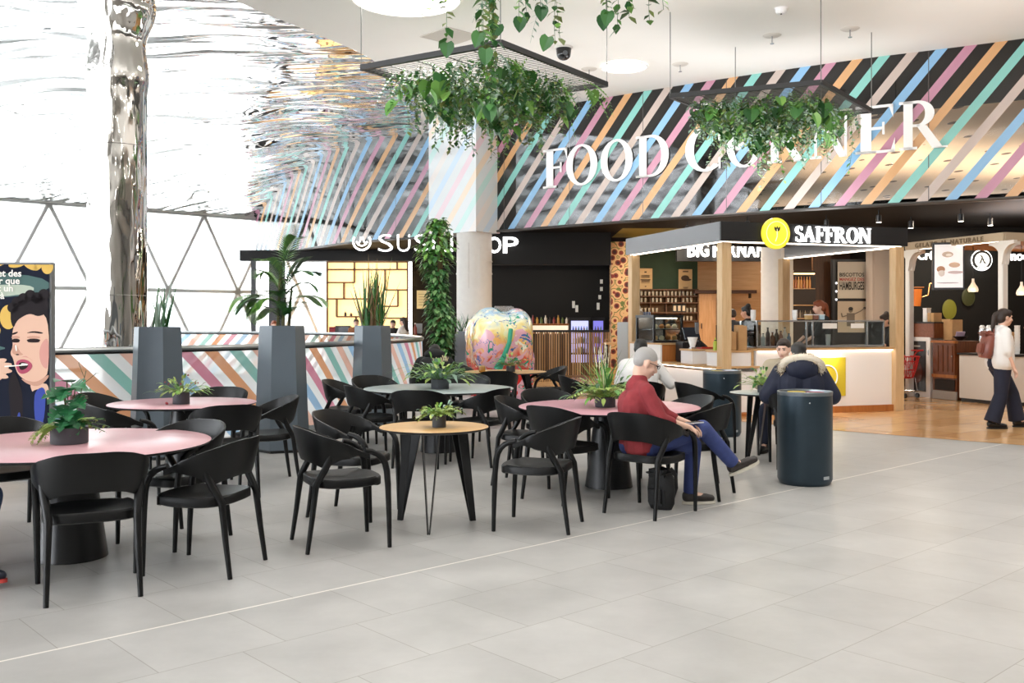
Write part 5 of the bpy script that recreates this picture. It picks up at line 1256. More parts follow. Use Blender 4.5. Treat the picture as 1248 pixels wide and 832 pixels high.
for px, py, lab in ((699, 371, 'small white price card left above the blue fridges'), (703, 376, 'square white price card above the left blue fridge'), (731, 362, 'small white notice high on the black wall beside the patterned pillar'), (729, 373, 'white notice sheet above the narrow blue fridge'), (733, 343, 'small white light high beside the patterned pillar'), (733, 352, 'small white light below the highest one beside the patterned pillar')):
    t = thing('wall_sign', lab, 'notice', at(px, py, 28.3)); obox(t, 'sheet', (0, 0, 0), (.09, .02, .22 if '37' in str(py) else .13), mat('paper_white', '#e8e8e4', .6)); t.location.y = 30.9 if px < 710 else 30.9; g = at(px, py, 30.9); t.location = g
# slatted wooden screen
YB = 26.6; xa, xb = sx(651, YB), sx(743, YB); t = thing('slatted_screen', 'wooden slatted barrier with black top rail right of the painted elephant', 'screen', ((xa + xb) / 2, YB, 0)); W_ = xb - xa; ns = 32; rnd = random.Random(12)
SLW = [wood('slat_light', '#d0b088', '#bf9a6c', 2, .5), wood('slat_mid', '#b58e62', '#a07a50', 2, .5), wood('slat_dark', '#8a6846', '#735334', 2, .5)]
for i in range(ns): k = MB(); k.box((-W_ / 2 + (i + .5) / ns * W_, 0, .62), (.034 + .012 * rnd.random(), .05, 1.18)); k.build('slat', rnd.choice(SLW), t, smooth=False)
obox(t, 'top_rail', (0, .02, 1.24), (W_ + .06, .12, .06), BLKP); obox(t, 'bottom_rail', (0, .04, .06), (W_, .04, .06), BLKP); obox(t, 'middle_rail', (0, .045, .62), (W_, .03, .05), BLKP)

# ---------------------------------------------------------------- painted elephant
def paint_mat():
    m = mat('painted_shell', '#f0d9a8', .25, coat=.4); nt = m.node_tree; b = nt.nodes['Principled BSDF']; N = nt.nodes.new; L = nt.links.new
    tc = N('ShaderNodeTexCoord'); sp = N('ShaderNodeSeparateXYZ'); L(tc.outputs['Object'], sp.inputs[0])
    n = N('ShaderNodeTexNoise'); n.inputs['Scale'].default_value = 3.2; n.inputs['Distortion'].default_value = 1.6; L(tc.outputs['Object'], n.inputs['Vector'])
    z = N('ShaderNodeMath'); z.operation = 'MULTIPLY_ADD'; z.inputs[1].default_value = .55; L(sp.outputs[2], z.inputs[0]); 
    s_ = N('ShaderNodeMath'); s_.operation = 'MULTIPLY_ADD'; s_.inputs[1].default_value = .5; s_.inputs[2].default_value = -.25; L(n.outputs['Fac'], s_.inputs[0]); L(s_.outputs[0], z.inputs[2])
    r = N('ShaderNodeValToRGB'); e = r.color_ramp.elements; e[0].position = .28; e[0].color = hexc('#d9332c'); e[1].position = .95; e[1].color = hexc('#a9c9e0')
    for p, c in ((.44, '#e8604a'), (.52, '#f2b9a0'), (.62, '#f3b066'), (.72, '#f2dc8a'), (.82, '#f4eec4')): q = e.new(p); q.color = hexc(c)
    L(z.outputs[0], r.inputs[0])
    def overlay(prev, scale, lo, hi, col, seed, dist=2.0):
        w_ = N('ShaderNodeTexNoise'); w_.inputs['Scale'].default_value = scale; w_.inputs['Distortion'].default_value = dist; mp = N('ShaderNodeMapping'); mp.inputs['Location'].default_value = (seed, seed * .7, seed * 1.3); L(tc.outputs['Object'], mp.inputs['Vector']); L(mp.outputs['Vector'], w_.inputs['Vector'])
        g = N('ShaderNodeValToRGB'); g.color_ramp.interpolation = 'CONSTANT'; g.color_ramp.elements[0].color = (0, 0, 0, 1); g.color_ramp.elements[0].position = 0; g.color_ramp.elements[1].position = lo; g.color_ramp.elements[1].color = (1, 1, 1, 1); q = g.color_ramp.elements.new(hi); q.color = (0, 0, 0, 1); L(w_.outputs['Fac'], g.inputs[0])
        m_ = N('ShaderNodeMix'); m_.data_type = 'RGBA'; L(g.outputs[0], m_.inputs[0]); L(prev, m_.inputs[6]); m_.inputs[7].default_value = hexc(col); return m_.outputs[2]
    o = overlay(r.outputs[0], 1.6, .58, .9, '#eab2c0', 3.3); o = overlay(o, 1.9, .62, .655, '#4a6cb4', 7.1); o = overlay(o, 1.5, .61, .66, '#2f9a7c', 1.7, 3); o = overlay(o, 2.6, .64, .69, '#f7f0dc', 5.2); o = overlay(o, 2.2, .36, .38, '#4a6cb4', 9.4, 3)
    L(o, b.inputs['Base Color']); return m
el = thing('elephant_statue', 'large painted elephant statue in bright swirling colours beside the white column', 'statue', (-.20, 17.7, 0), math.radians(8)); PMT = paint_mat()
k = MB()
k.superball((.0, .3, 1.12), (.58, .95, .58)); k.ball((-.2, .1, 1.36), (.37, .7, .42), 24, 16); k.ball((.28, .0, 1.36), (.30, .6, .40), 24, 16)           # rump and back
for x in (-.28, .32): k.capsule((x, -.1, .85), (x, -.12, .20), .29, .25, 18)
for x in (-.28, .3): k.capsule((x, .85, .7), (x, .9, .16), .25, .20, 16)
k.ball((-.16, .95, 1.25), (.42, .42, .48), 22, 14); remeshed(k, 'body', PMT, el, .022, 6)
k = MB(); k.ball((-.46, .15, 1.1), (.17, .2, .5), 22, 14, M=Matrix.Rotation(.12, 4, 'Y')); remeshed(k, 'ear', PMT, el, .018, 4)
k = MB(); k.ball((.5, .75, 1.15), (.14, .1, .4), 18, 12); remeshed(k, 'ear', PMT, el, .018, 4)
k = MB(); k.tube([(.08, -.72, 1.38), (.04, -.82, 1.15), (-.06, -.82, .9), (-.16, -.80, .68)], [.04, .04, .045, .08], 10); k.build('tail', mat('tail_teal', '#2c9a7a', .4), el)
k = MB(); k.tube([(-.2, 1.35, 1.2), (-.22, 1.5, .9), (-.22, 1.55, .5), (-.2, 1.65, .22)], [.19, .15, .11, .08], 14); k.build('trunk', PMT, el)
k = MB(); k.lathe([(.78, 0), (.78, .08), (.74, .1)], (.0, .4, 0), 40, sy=1.4); k.build('base', WP, el)

# ---------------------------------------------------------------- advertising totem with the eating woman
ad = thing('poster_stand', 'tall poster of a woman eating with a fork at the left edge', 'poster', (-5.03, 9.4, 0), math.radians(4)); PW, PH = 1.04, 2.06
obox(ad, 'stand', (0, .06, PH / 2 + .02), (PW + .03, .1, PH + .05), mat('stand_grey', '#6f7276', .4))
pm = [mat('p_' + n, c, .7, spec=.15) for n, c in (('navy', '#151a2b'), ('teal', '#4f6a68'), ('yellow', '#d9b35f'), ('skin', '#e0b8a2'), ('hair', '#241f22'), ('lip', '#b0526a'), ('dark', '#2a1f20'), ('white', '#f2efe8'), ('shade', '#c99a86'), ('blue', '#3f4fa0'), ('pale', '#b5c0b0'), ('hand', '#d3a68f'), ('blush', '#d39a90'))]
NI_ = {n: i for i, n in enumerate(('navy', 'teal', 'yellow', 'skin', 'hair', 'lip', 'dark', 'white', 'shade', 'blue', 'pale', 'hand', 'blush'))}
k = MB(); SC = PW / 130.0        # the sheet is drawn on a 130 x 258 grid, x from its left edge, y up
def pt(x, y): return Vector((-PW / 2 + x * SC, 0, .02 + y * SC))
def ym(y): return y * 97 / 60 if y < 60 else (165 + (y - 143) * .82 if y < 208 else min(257.5, y + 10) if y < 257 else y)
def blob(col, pts, lay, smooth=2):
    P_ = [Vector(p) for p in pts]
    for _ in range(smooth): P_ = [q for i in range(len(P_)) for q in (P_[i] * .75 + P_[(i + 1) % len(P_)] * .25, P_[i] * .25 + P_[(i + 1) % len(P_)] * .75)]
    k.add([pt(x, ym(y)) + V(0, -.001 * lay, 0) for x, y in P_], [tuple(range(len(P_)))], NI_[col])
def ell(col, cx, cy, rx, ry, lay, n=22, rot=0): blob(col, [(cx + rx * math.cos(2 * PI * i / n) * math.cos(rot) - ry * math.sin(2 * PI * i / n) * math.sin(rot), cy + rx * math.cos(2 * PI * i / n) * math.sin(rot) + ry * math.sin(2 * PI * i / n) * math.cos(rot)) for i in range(n)], lay, 0)
blob('navy', [(0, 0), (130, 0), (130, 258), (0, 258)], 0, 0)
# window sheets and lamps behind her
blob('teal', [(0, 205), (130, 210), (130, 235), (0, 240)], 1); blob('pale', [(40, 206), (112, 212), (112, 224), (40, 222)], 2)
for x, y, rx, ry, r_ in ((72, 250, 9, 4, .5), (92, 248, 10, 4, .2), (108, 246, 9, 4, -.5), (118, 247, 8, 4, .9), (60, 178, 12, 16, 0), (82, 178, 10, 18, 0), (100, 176, 8, 12, 0), (64, 158, 9, 10, 0), (128, 245, 7, 9, 0)): ell('yellow', x, y, rx, ry, 2, rot=r_)
blob('teal', [(0, 128), (78, 128), (78, 136), (0, 138)], 2); ell('yellow', 63, 122, 6, 7, 3)
# hair, face, neck, jacket
blob('hair', [(84, 190), (92, 200), (110, 205), (130, 208), (130, 120), (120, 120), (100, 160), (92, 172), (86, 172)], 4)
blob('skin', [(90, 172), (86, 150), (88, 135), (84, 124), (88, 117), (90, 104), (94, 92), (104, 83), (116, 80), (124, 88), (130, 96), (130, 182), (112, 184), (98, 182)], 5)
blob('shade', [(96, 88), (104, 84), (116, 81), (130, 94), (130, 88), (118, 74), (104, 79)], 6); blob('skin', [(106, 84), (122, 80), (130, 78), (130, 50), (112, 60)], 4)
blob('hair', [(84, 178), (88, 196), (104, 206), (130, 208), (130, 186), (118, 178), (108, 184), (98, 178), (92, 172), (88, 160)], 7); 
for x, y in ((88, 192), (93, 200), (100, 205), (108, 209), (116, 206), (124, 210)): ell('hair', x, y, 7, 8, 7)
blob('dark', [(86, 154), (94, 157), (93, 154), (87, 151)], 8); blob('dark', [(102, 154), (112, 158), (124, 155), (122, 153), (112, 155)], 8)
for x, w_ in ((91, 5), (112, 8)): ell('dark', x, 143.5, w_, 2.6, 8); ell('shade', x, 148, w_, 2.2, 7); ell('dark', x, 141.5, w_ * .9, 1.2, 8)
blob('shade', [(88, 138), (86, 125), (92, 121), (101, 122), (96, 126), (92, 138)], 7); ell('dark', 93, 122.5, 2, 1, 8); blob('blush', [(130, 150), (121, 140), (118, 122), (122, 104), (130, 100)], 6); blob('blush', [(96, 118), (103, 121), (106, 118), (112, 112), (108, 117), (101, 119)], 6); blob('white', [(90, 137), (91, 128), (92.5, 127), (92, 137)], 8)
blob('lip', [(91, 112), (98, 116), (106, 114), (112, 106), (106, 96), (97, 93), (92, 100)], 8); blob('dark', [(94, 110), (100, 112), (107, 108), (103, 101), (96, 99)], 9); blob('white', [(97, 110), (106, 109), (105, 106), (98, 107)], 10)
blob('navy', [(52, 0), (130, 0), (130, 62), (118, 74), (104, 62), (96, 78), (84, 92), (66, 90), (52, 70)], 6); blob('hair', [(88, 100), (94, 86), (100, 60), (98, 30), (90, 20), (84, 50), (82, 80)], 7)
blob('blue', [(114, 70), (126, 76), (126, 46), (118, 30), (112, 48)], 8); blob('blue', [(92, 46), (97, 50), (96, 26), (92, 22)], 8)
# hand with fork
blob('hand', [(46, 92), (54, 108), (66, 116), (78, 112), (84, 106), (80, 92), (70, 82), (58, 76), (48, 78)], 9); 
for x, y, r_ in ((70, 112, .3), (76, 106, .2), (76, 99, -.1), (72, 92, -.3)): ell('skin', x, y, 11, 4, 10, rot=r_)
blob('white', [(78, 106), (104, 108), (104, 106.5), (78, 104)], 11, 0)
blob('hand', [(50, 18), (66, 24), (80, 20), (96, 22), (98, 17), (84, 12), (88, 6), (70, 4), (50, 6)], 9)
blob('navy', [(0, 0), (130, 0), (130, -1), (0, -1)], 3, 0)
for txt, y, xr in (('et des', 243, 98), ('ur que', 234, 96), ('it un', 225, 88), ('e à', 216, 78)):
    vs, f_ = text_polys(txt, 11.5, .0, .25); x1 = max(v.x for v in vs); k.add([pt(xr - x1 + v.x, y + v.y) + V(0, -.013, 0) for v in vs], f_, NI_['white'])
blob('yellow', [(78, 3), (106, 3), (106, 9), (78, 9)], 12, 0)
vs, f_ = text_polys('OPEN', 7, 0, .1); k.v = k.v
o = k.build('print', pm, ad, smooth=False)
k = MB(); k.box((0, .06, .02), (PW + .12, .4, .04), bev=.01); k.build('foot', mat('stand_grey', '#6f7276', .4), ad)

# ---------------------------------------------------------------- the yellow-sign kiosk
KR = math.atan2(.314, .95); K0 = V(3.31, 15.3, 0)
def kth(name, label, cat, loc=(0, 0, 0), group=None): 
    p = K0 + Matrix.Rotation(KR, 3, 'Z') @ Vector(loc); return thing(name, label, cat, p, KR, group)
cn = kth('kiosk_canopy', 'kiosk canopy of grey and black boards with light strips on four timber posts', 'kiosk'); KX, KY = 3.54, 3.5
obox(cn, 'side_board', (0, KY / 2, 2.945), (.05, KY, .31), GRAYM); obox(cn, 'front_board', (KX / 2, 0, 2.945), (KX + .05, .05, .31), BLKP); obox(cn, 'right_board', (KX, KY / 2, 2.945), (.05, KY, .31), GRAYM); obox(cn, 'rear_beam', (KX / 2, KY, 3.04), (KX, .05, .05), BLKP)
obox(cn, 'roof', (KX / 2, KY / 2, 3.07), (KX, KY, .03), BLKP)
for c, s in (((KX / 2, .06, 2.785), (KX - .1, .03, .022)), ((.06, KY / 2, 2.785), (.03, KY - .1, .022)), ((KX - .06, KY / 2, 2.785), (.03, KY - .1, .022)),): obox(cn, 'light_strip', c, s, LED)
for x, y in ((.12, .12), (KX - .1, .1), (.1, KY - .1), (KX - .1, KY - .1)): obox(cn, 'post', (x, y, 1.39), (.17, .17, 2.78), KW, .006)
# sign
ks = kth('kiosk_sign', 'white SAFFRON letters with a round yellow flower disc on the kiosk front', 'sign', (.95, -.03, 2.93))
x = 0
pa = .37
for ch in 'SAFFRON':
    polys, wd = serif(ch, .2, .1); k = MB(); M = frame((pa, -.01, -.115), (1, 0, 0)); 
    for p in polys: k.prism([(a * .25, b * .25) for a, b in p], M, .03)
    pa += wd * .25 * 1.0; k.build('letter', WLET, ks, smooth=False)
k = MB(); MD = frame((0, 0, .02), (1, 0, 0)); k.lathe([(.25, 0), (.25, .06), (.24, .065)], n=48, M=MD.to_3x3().to_4x4()); k.build('disc', mat('disc_yellow', '#e6d93a', .4, emit=.55, ecol='#e8da3c'), ks)
k = MB(); k.tube([V(math.cos(a) * .19, -.07, math.sin(a) * .19) for a in [2 * PI * i / 40 for i in range(41)]], .006, 5, cap=False); k.tube([(.0, -.072, .07), (.005, -.072, -.05), (-.03, -.072, -.13)], .008, 5); k.build('ring', mat('ring_cream', '#f7f3c0', .5, emit=.5), ks)
k = MB()
for s in (-1, 0, 1): leaf(k, (s * .012, -.075, .03), (s * .5, 0, 1), .09, .04, 0, 0, up=(0, -1, 0))
k.v = [v + V(0, 0, 0) for v in k.v]; k.build('flower', mat('flower_dark', '#3a3a20', .5), ks)
# main counter
mc_ = kth('service_counter', 'white kiosk counter with timber plinth, timber top and a yellow ring poster', 'counter')
obox(mc_, 'front_panel', (2.07, .42, .58), (2.72, .6, .94), WP); obox(mc_, 'plinth', (2.07, .40, .055), (2.76, .66, .11), OW); obox(mc_, 'worktop', (2.07, .42, 1.065), (2.76, .74, .035), KWX); obox(mc_, 'light_strip', (2.07, .1, 1.035), (2.66, .02, .012), LED)
area(K0 + Matrix.Rotation(KR, 3, 'Z') @ V(2.07, .0, 1.03), .3, 4, (1, .93, .85))
po = kth('poster', 'yellow poster with a white ring on the white kiosk counter', 'poster', (2.02, .108, .6)); obox(po, 'sheet', (0, 0, 0), (.78, .015, .64), mat('poster_yellow', '#cdb92e', .5))
k = MB(); k.tube([V(.03 + math.cos(a) * .19, -.012, math.sin(a) * .19 - .0) for a in [math.radians(-150 + i * 300 / 30) for i in range(31)]], .011, 6); k.build('ring', WPAINT, po)
# low counter running to the left
lc = kth('service_counter', 'low white kiosk counter with timber edge behind the rear waste bin', 'counter')
obox(lc, 'front_panel', (.36, .42, .36), (.70, .58, .70), WP); obox(lc, 'side_panel', (.27, 1.1, .36), (.5, 1.9, .70), WP); obox(lc, 'plinth', (.28, 1.0, .03), (.52, 2.0, .06), OW); obox(lc, 'worktop', (.34, .40, .785), (.80, .68, .03), KWX); obox(lc, 'worktop', (.25, 1.42, .785), (.62, 1.4, .03), KWX); obox(lc, 'light_strip', (-.03, 1.0, .755), (.015, 1.9, .012), LED)
def riser(loc, s, label):
    t = kth('counter_box', label, 'box', loc); obox(t, 'front', (0, 0, s[2] / 2 - .015), (s[0], s[1], s[2] - .03), WP); obox(t, 'top', (0, 0, s[2] - .015), (s[0] + .04, s[1] + .03, .03), KWX); obox(t, 'end_board', (s[0] / 2 + .02, 0, s[2] / 2), (.04, s[1] + .03, s[2]), KWX); return t
riser((.36, .38, .80), (.58, .4, .25), 'white box with timber top on the low kiosk counter, right of the corner post'); riser((.28, 1.25, .80), (.44, .4, .25), 'white box with timber top on the low kiosk counter, left of the corner post')
tb = kth('service_counter', 'tall timber fronted kiosk block carrying the black framed cake case', 'counter'); obox(tb, 'body', (.29, 2.7, .55), (.56, 1.25, 1.10), OW); obox(tb, 'side_panel', (-.0, 2.7, .55), (.03, 1.27, 1.12), WP); obox(tb, 'worktop', (.29, 2.7, 1.115), (.62, 1.32, .03), KWX)
# glass case on the main counter
gc = kth('glass_case', 'long glass counter case with steel posts on the white kiosk counter', 'display case', (0, 0, 1.085))
obox(gc, 'base_tray', (2.0, .43, .02), (2.5, .52, .03), STEEL)
for c, s in (((2.0, .18, .23), (2.5, .008, .42)), ((.75, .43, .23), (.008, .5, .42)), ((3.25, .43, .23), (.008, .5, .42))): obox(gc, 'glass_panel', c, s, CLEAR)
obox(gc, 'glass_top', (2.0, .43, .445), (2.5, .52, .01), CLEAR)
for x in (.76, 1.70, 1.82, 2.9, 3.24): obox(gc, 'post', (x, .18, .225), (.028, .028, .43), STEEL, .004)
for z in (.44,): obox(gc, 'rail', (2.0, .18, z), (2.52, .03, .025), STEEL, .004)
obox(gc, 'label_card', (2.15, .172, .36), (.28, .006, .09), mat('paper_white', '#e8e8e4', .6)); obox(gc, 'label_card', (2.7, .172, .36), (.26, .006, .08), mat('paper_white', '#e8e8e4', .6))
rnd = random.Random(17); grp = 'bottles and cups inside the glass case'
for i, (x, hh, c) in enumerate(((.98, .26, '#6a5a4a'), (1.08, .2, '#a9a9a9'), (1.17, .3, '#3a2c28'), (1.26, .22, '#7a4a2a'), (1.34, .27, '#4a3a2e'), (1.42, .24, '#9a5a3a'), (1.5, .3, '#d9cfc0'), (1.58, .2, '#4a6a8a'))):
    t = kth('bottle', 'small bottle lined up in the left half of the glass case', 'bottle', (x, .5, 1.12), grp); k = MB(); k.lathe([(.036, 0), (.036, hh * .65), (.015, hh * .8), (.015, hh * .95)], n=12); k.build('body', mat('gc' + c, c, .3), t); k = MB(); k.lathe([(.018, hh * .95), (.018, hh)], n=10); k.build('cap', BLKP, t)
for x, lab in ((.86, 'white cup stack at the left end of the kiosk glass case'), (1.66, 'white cup stack on the glass case near the ginger person'), (2.32, 'white cup stack inside the right half of the glass case')):
    z = 1.53 if x < 2 and x > 1 else (1.53 if x < 1 else 1.12); t = kth('cup_stack', lab, 'cups', (x, .45, z)); k = MB()
    for q in range(4): k.lathe([(.034, q * .03), (.045, q * .03 + .09)], n=14)
    k.build('cups', WPAINT, t)
for x, c, lab in ((1.93, '#c9a46a', 'tan carton on the glass case in front of the ginger person'), (2.05, '#8a5a4a', 'brown carton on the glass case, in the middle of the three'), (2.17, '#b9d0d9', 'pale blue carton on the glass case, right of the brown one')): t = kth('box', lab, 'box', (x, .45, 1.535)); obox(t, 'carton', (0, 0, .06), (.10, .1, .09), mat('ct' + c, c, .6), .006); obox(t, 'lid', (0, 0, .095), (.105, .105, .015), WP)
t = kth('bag_holder', 'tall tan paper bag stack at the left of the kiosk glass case', 'paper bags', (.56, .34, 1.05)); obox(t, 'bags', (0, 0, .2), (.16, .12, .4), CARD, .006); obox(t, 'rear_sheet', (0, .065, .2), (.17, .01, .42), CARD)
t = kth('bag_holder', 'short tan paper bag stack left of the tall one', 'paper bags', (.41, .36, 1.05)); obox(t, 'bags', (0, 0, .15), (.09, .12, .3), CARD, .006); obox(t, 'rear_sheet', (0, .065, .15), (.1, .01, .32), CARD)
t = kth('tissue_box', 'white tissue box on the low kiosk counter', 'tissue box', (.24, .36, 1.05)); obox(t, 'carton', (0, 0, .05), (.2, .12, .1), WPAINT, .006); k = MB(); k.lathe([(.02, .1), (.045, .15), (.02, .19)], n=10); k.build('tissue', WPAINT, t)
t = kth('bottle', 'green squeeze bottle beside the white tissue box', 'bottle', (.10, .36, 1.05)); k = MB(); k.lathe([(.035, 0), (.035, .13), (.012, .17), (.008, .21)], n=12); k.build('body', mat('squeeze_green', '#a9b83a', .4), t); k = MB(); k.lathe([(.02, .14), (.02, .17)], n=10); k.build('cap', BLKP, t)
t = kth('tray', 'red tray on the white counter box left of the corner post', 'tray', (.42, 1.22, 1.05)); obox(t, 'tray', (0, 0, .012), (.3, .22, .024), mat('tray_red', '#a83226', .4), .008); obox(t, 'rim', (0, -.11, .02), (.3, .012, .03), mat('tray_red', '#a83226', .4))
t = kth('napkin_cone', 'folded white napkin cone on the white counter box left of the corner post', 'napkin', (.15, 1.2, 1.05)); k = MB(); k.lathe([(.03, 0), (.09, .2), (.085, .2), (.02, .01)], n=12); k.build('paper', WPAINT, t); obox(t, 'holder', (0, 0, .015), (.09, .09, .03), STEEL)
# cake case, menus, steel fridge on the left
cc = kth('cake_case', 'black framed glass cake case on the tall timber block', 'display case', (.29, 2.72, 1.13)); CW, CD, CHh = .56, .7, .48
for s1 in (-1, 1):
    for s2 in (-1, 1): obox(cc, 'post', (s1 * CW / 2, s2 * CD / 2, CHh / 2), (.04, .04, CHh), BLKP)
obox(cc, 'top', (0, 0, CHh), (CW + .05, CD + .05, .05), BLKP); obox(cc, 'base', (0, 0, .02), (CW + .05, CD + .05, .04), BLKP); obox(cc, 'shelf', (0, 0, .24), (CW - .04, CD - .05, .012), CLEAR); obox(cc, 'front_glass', (0, -CD / 2, CHh / 2), (CW, .006, CHh - .06), CLEAR); obox(cc, 'rear_panel', (0, CD / 2, CHh / 2), (CW, .01, CHh), STEEL); obox(cc, 'lamp', (0, -.25, CHh - .035), (CW - .1, .03, .015), LED)
for i in range(8):
    t = kth('pastry', 'cream pastry on a shelf of the black framed cake case', 'pastry', (.10 + .13 * (i % 4), 2.50, 1.13 + (.04 if i < 4 else .25)), 'pastries in the cake case'); k = MB(); k.ball((0, 0, .045), (.05, .05, .045), 12, 8); k.build('bun', mat('bun%d' % (i % 3), ['#d9b27a', '#e9d9b8', '#b9793f'][i % 3], .6, bump=.3), t); k = MB(); k.lathe([(.055, 0), (.06, .008)], n=14); k.build('plate', WPAINT, t)
df = kth('display_fridge', 'pale steel display fridge left of the cake case', 'fridge', (.33, 3.75, 0)); obox(df, 'cabinet', (0, .2, .75), (.44, .5, 1.5), mat('fridge_body', '#a4a8a8', .5), .01); obox(df, 'door', (0, -.06, .95), (.38, .02, 1.0), mat('fridge_pale', '#bfc6c4', .15)); 
for z in (.7, .95, 1.2): obox(df, 'shelf', (0, -.075, z), (.36, .012, .015), WPAINT)
t = kth('jar', 'pale ceramic jar on the steel display fridge', 'jar', (.31, 3.72, 1.5)); k = MB(); k.lathe([(.10, 0), (.12, .1), (.12, .22), (.08, .26)], n=18); k.build('body', mat('ceramic', '#e4d9cc', .4), t); k = MB(); k.lathe([(.085, .26), (.06, .34), (.02, .36)], n=16); k.build('lid', mat('ceramic', '#e4d9cc', .4), t)
t = kth('box', 'blue striped carton right of the ceramic jar on the fridge', 'box', (.50, 3.72, 1.5)); obox(t, 'carton', (0, 0, .1), (.16, .14, .2), mat('ct_blue', '#c4d2ea', .5)); 
for i in range(3): obox(t, 'stripe', (-.05 + i * .05, -.072, .1), (.015, .004, .2), mat('stripe_blue', '#5a78b9', .5))
t = kth('cash_register', 'black tilted till on the kiosk between cake case and corner post', 'till', (.42, 1.85, .80)); obox(t, 'base', (0, 0, .18), (.36, .3, .36), BLKP, .02); k = MB(); k.box((.05, -.02, .5), (.3, .03, .24), M=Matrix.Rotation(-.5, 4, 'X')); k.build('screen', mat('screen_dim', '#2d3038', .2), t); obox(t, 'panel', (.16, -.02, .52), (.06, .04, .36), GRAYM)
# ---------------------------------------------------------------- grill shop behind the kiosk
YG = 25.85
def pbox(name, px0, px1, py0, py1, Y, d, m, label=None, cat=None, structure=False, group=None, th=None):
    """a board facing the camera that fills the given columns and rows at depth Y"""
    xa, xb, za, zb = sx(px0, Y), sx(px1, Y), sz(py1, Y), sz(py0, Y)
    if structure: k = MB(); k.box(((xa + xb) / 2, Y, (za + zb) / 2), (xb - xa, d, zb - za)); return struct(k, name, m)
    t = thing(name, label, cat, ((xa + xb) / 2, Y, za), 0, group); obox(t, 'board', (0, 0, (zb - za) / 2), (xb - xa, d, zb - za), m); return t, xb - xa, zb - za
pbox('wall_green', 770, 852, 288, 353, YG, .06, mat('green_paint', '#24391f', .7, noise=.05), structure=True)
pbox('wall_timber', 850, 934, 300, 396, YG - .02, .06, wood('timber_board', '#b98e62', '#a87c50', 1.5, .5, 'X'), structure=True)
pbox('ceiling_olive', 752, 860, 283, 284, 24.0, 2.5, mat('olive_soffit', '#8a8440', .6), structure=True)
PAP = mat('kraft_paper', '#d3ad7a', .7); INK = mat('brown_ink', '#4a3320', .7)
def print_lines(t, w_, h_, rows, m=INK):
    k = MB()
    for y, a, b, th in rows: k.box(((a + b - 1) * w_ / 2, -.035, y * h_), ((b - a) * w_, .006, th * h_))
    return k.build('print', m, t, smooth=False)
t, a, b = pbox('poster', 778, 795, 327, 352, YG - .08, .03, PAP, 'kraft poster with lines of text on the green wall, the left one', 'poster'); print_lines(t, a, b, [(.82, .42, .58, .07), (.66, .2, .8, .02), (.61, .2, .8, .02), (.56, .2, .8, .02), (.45, .15, .85, .04), (.38, .2, .8, .04), (.30, .2, .8, .02), (.12, .45, .55, .04)])
t, a, b = pbox('poster', 827, 843.5, 328, 352.5, YG - .08, .03, PAP, 'kraft poster with a dark burger drawing on the green wall, the right one', 'poster'); print_lines(t, a, b, [(.88, .3, .7, .05), (.1, .3, .7, .02), (.06, .35, .65, .02)])
k = MB(); k.ball((-.01, -.03, b * .56), (a * .3, .01, b * .14), 14, 8); k.ball((.03, -.03, b * .48), (a * .36, .01, b * .06), 14, 8); k.build('burger_drawing', INK, t)
# shelf wall with glasses
x0, x1 = sx(773, 25.6), sx(850, 25.6); zb, zt = .9, sz(352, 25.6); t = thing('shelf_unit', 'brown wall shelf with rows of glasses under the green wall', 'shelf', ((x0 + x1) / 2, 25.6, zb)); W_ = x1 - x0; DW = mat('shelf_brown', '#5d3d26', .6); 
obox(t, 'rear_panel', (0, .16, (zt - zb) / 2), (W_, .03, zt - zb), wood('rear_boards', '#a07850', '#8a643e', 1.5, .6, 'X')); SHZ = []
for py in (353, 361, 369, 381, 391): z = sz(py, 25.6) - zb; SHZ.append(z + zb); obox(t, 'shelf_board', (0, 0, z), (W_, .3, .03), DW)
for i in range(5): obox(t, 'upright', (-W_ / 2 + i * W_ / 4, .05, (zt - zb) / 2), (.03, .26, zt - zb), DW)
GLS = mat('tumbler', '#c9bda8', .15, alpha=.75)
g0 = None
for r_, z in enumerate(SHZ[1:5]):
    for i in range(16):
        if (i % 4 == 3 and r_ % 2) or (r_ == 2 and i in (6, 7, 8, 9)): continue
        loc = (x0 + .08 + i * (W_ - .16) / 15, 25.52, z + .016)
        if g0 is None:
            g0 = thing('tumbler', 'small tumbler in the rows on the brown wall shelf', 'glass', loc, 0, 'tumblers on the brown wall shelf'); k = MB(); k.lathe([(.026, 0), (.033, .11), (.030, .11), (.024, .01)], n=10); k.build('glass', GLS, g0)
        else: dup(g0, loc, 0)
for i, px in enumerate((822, 827.5, 833)):
    t = thing('picture_frame', 'small black framed picture on the brown wall shelf', 'picture', (sx(px, 25.5), 25.46, SHZ[3] + .016), 0, 'framed pictures on the brown wall shelf'); obox(t, 'frame', (0, 0, .1), (.11, .02, .2), BLKP); obox(t, 'print', (0, -.012, .1), (.07, .004, .14), mat('print_cream2', '#c9b79a', .6))
t, a, b = pbox('cupboard', 851, 871, 358, 461, 25.5, .3, wood('cupboard_wood', '#c0946a', '#ab7f54', 1.6, .5), 'light timber cupboard door right of the brown wall shelf', 'cupboard'); obox(t, 'door_panel', (.02, -.16, b * .55), (a * .7, .02, b * .75), wood('cupboard_wood', '#c0946a', '#ab7f54', 1.6, .5)); obox(t, 'handle', (-a * .38, -.17, b * .62), (.02, .03, .14), BLKP)
t, a, b = pbox('display_ledge', 846, 921, 353.5, 357.5, 25.4, .25, mat('shelf_maroon', '#3f2418', .6), 'long dark brown shelf board on the timber wall', 'shelf')
for s in (.0, .42): obox(t, 'bracket', (s * a, .1, -.06), (.03, .2, .12), BLKP)
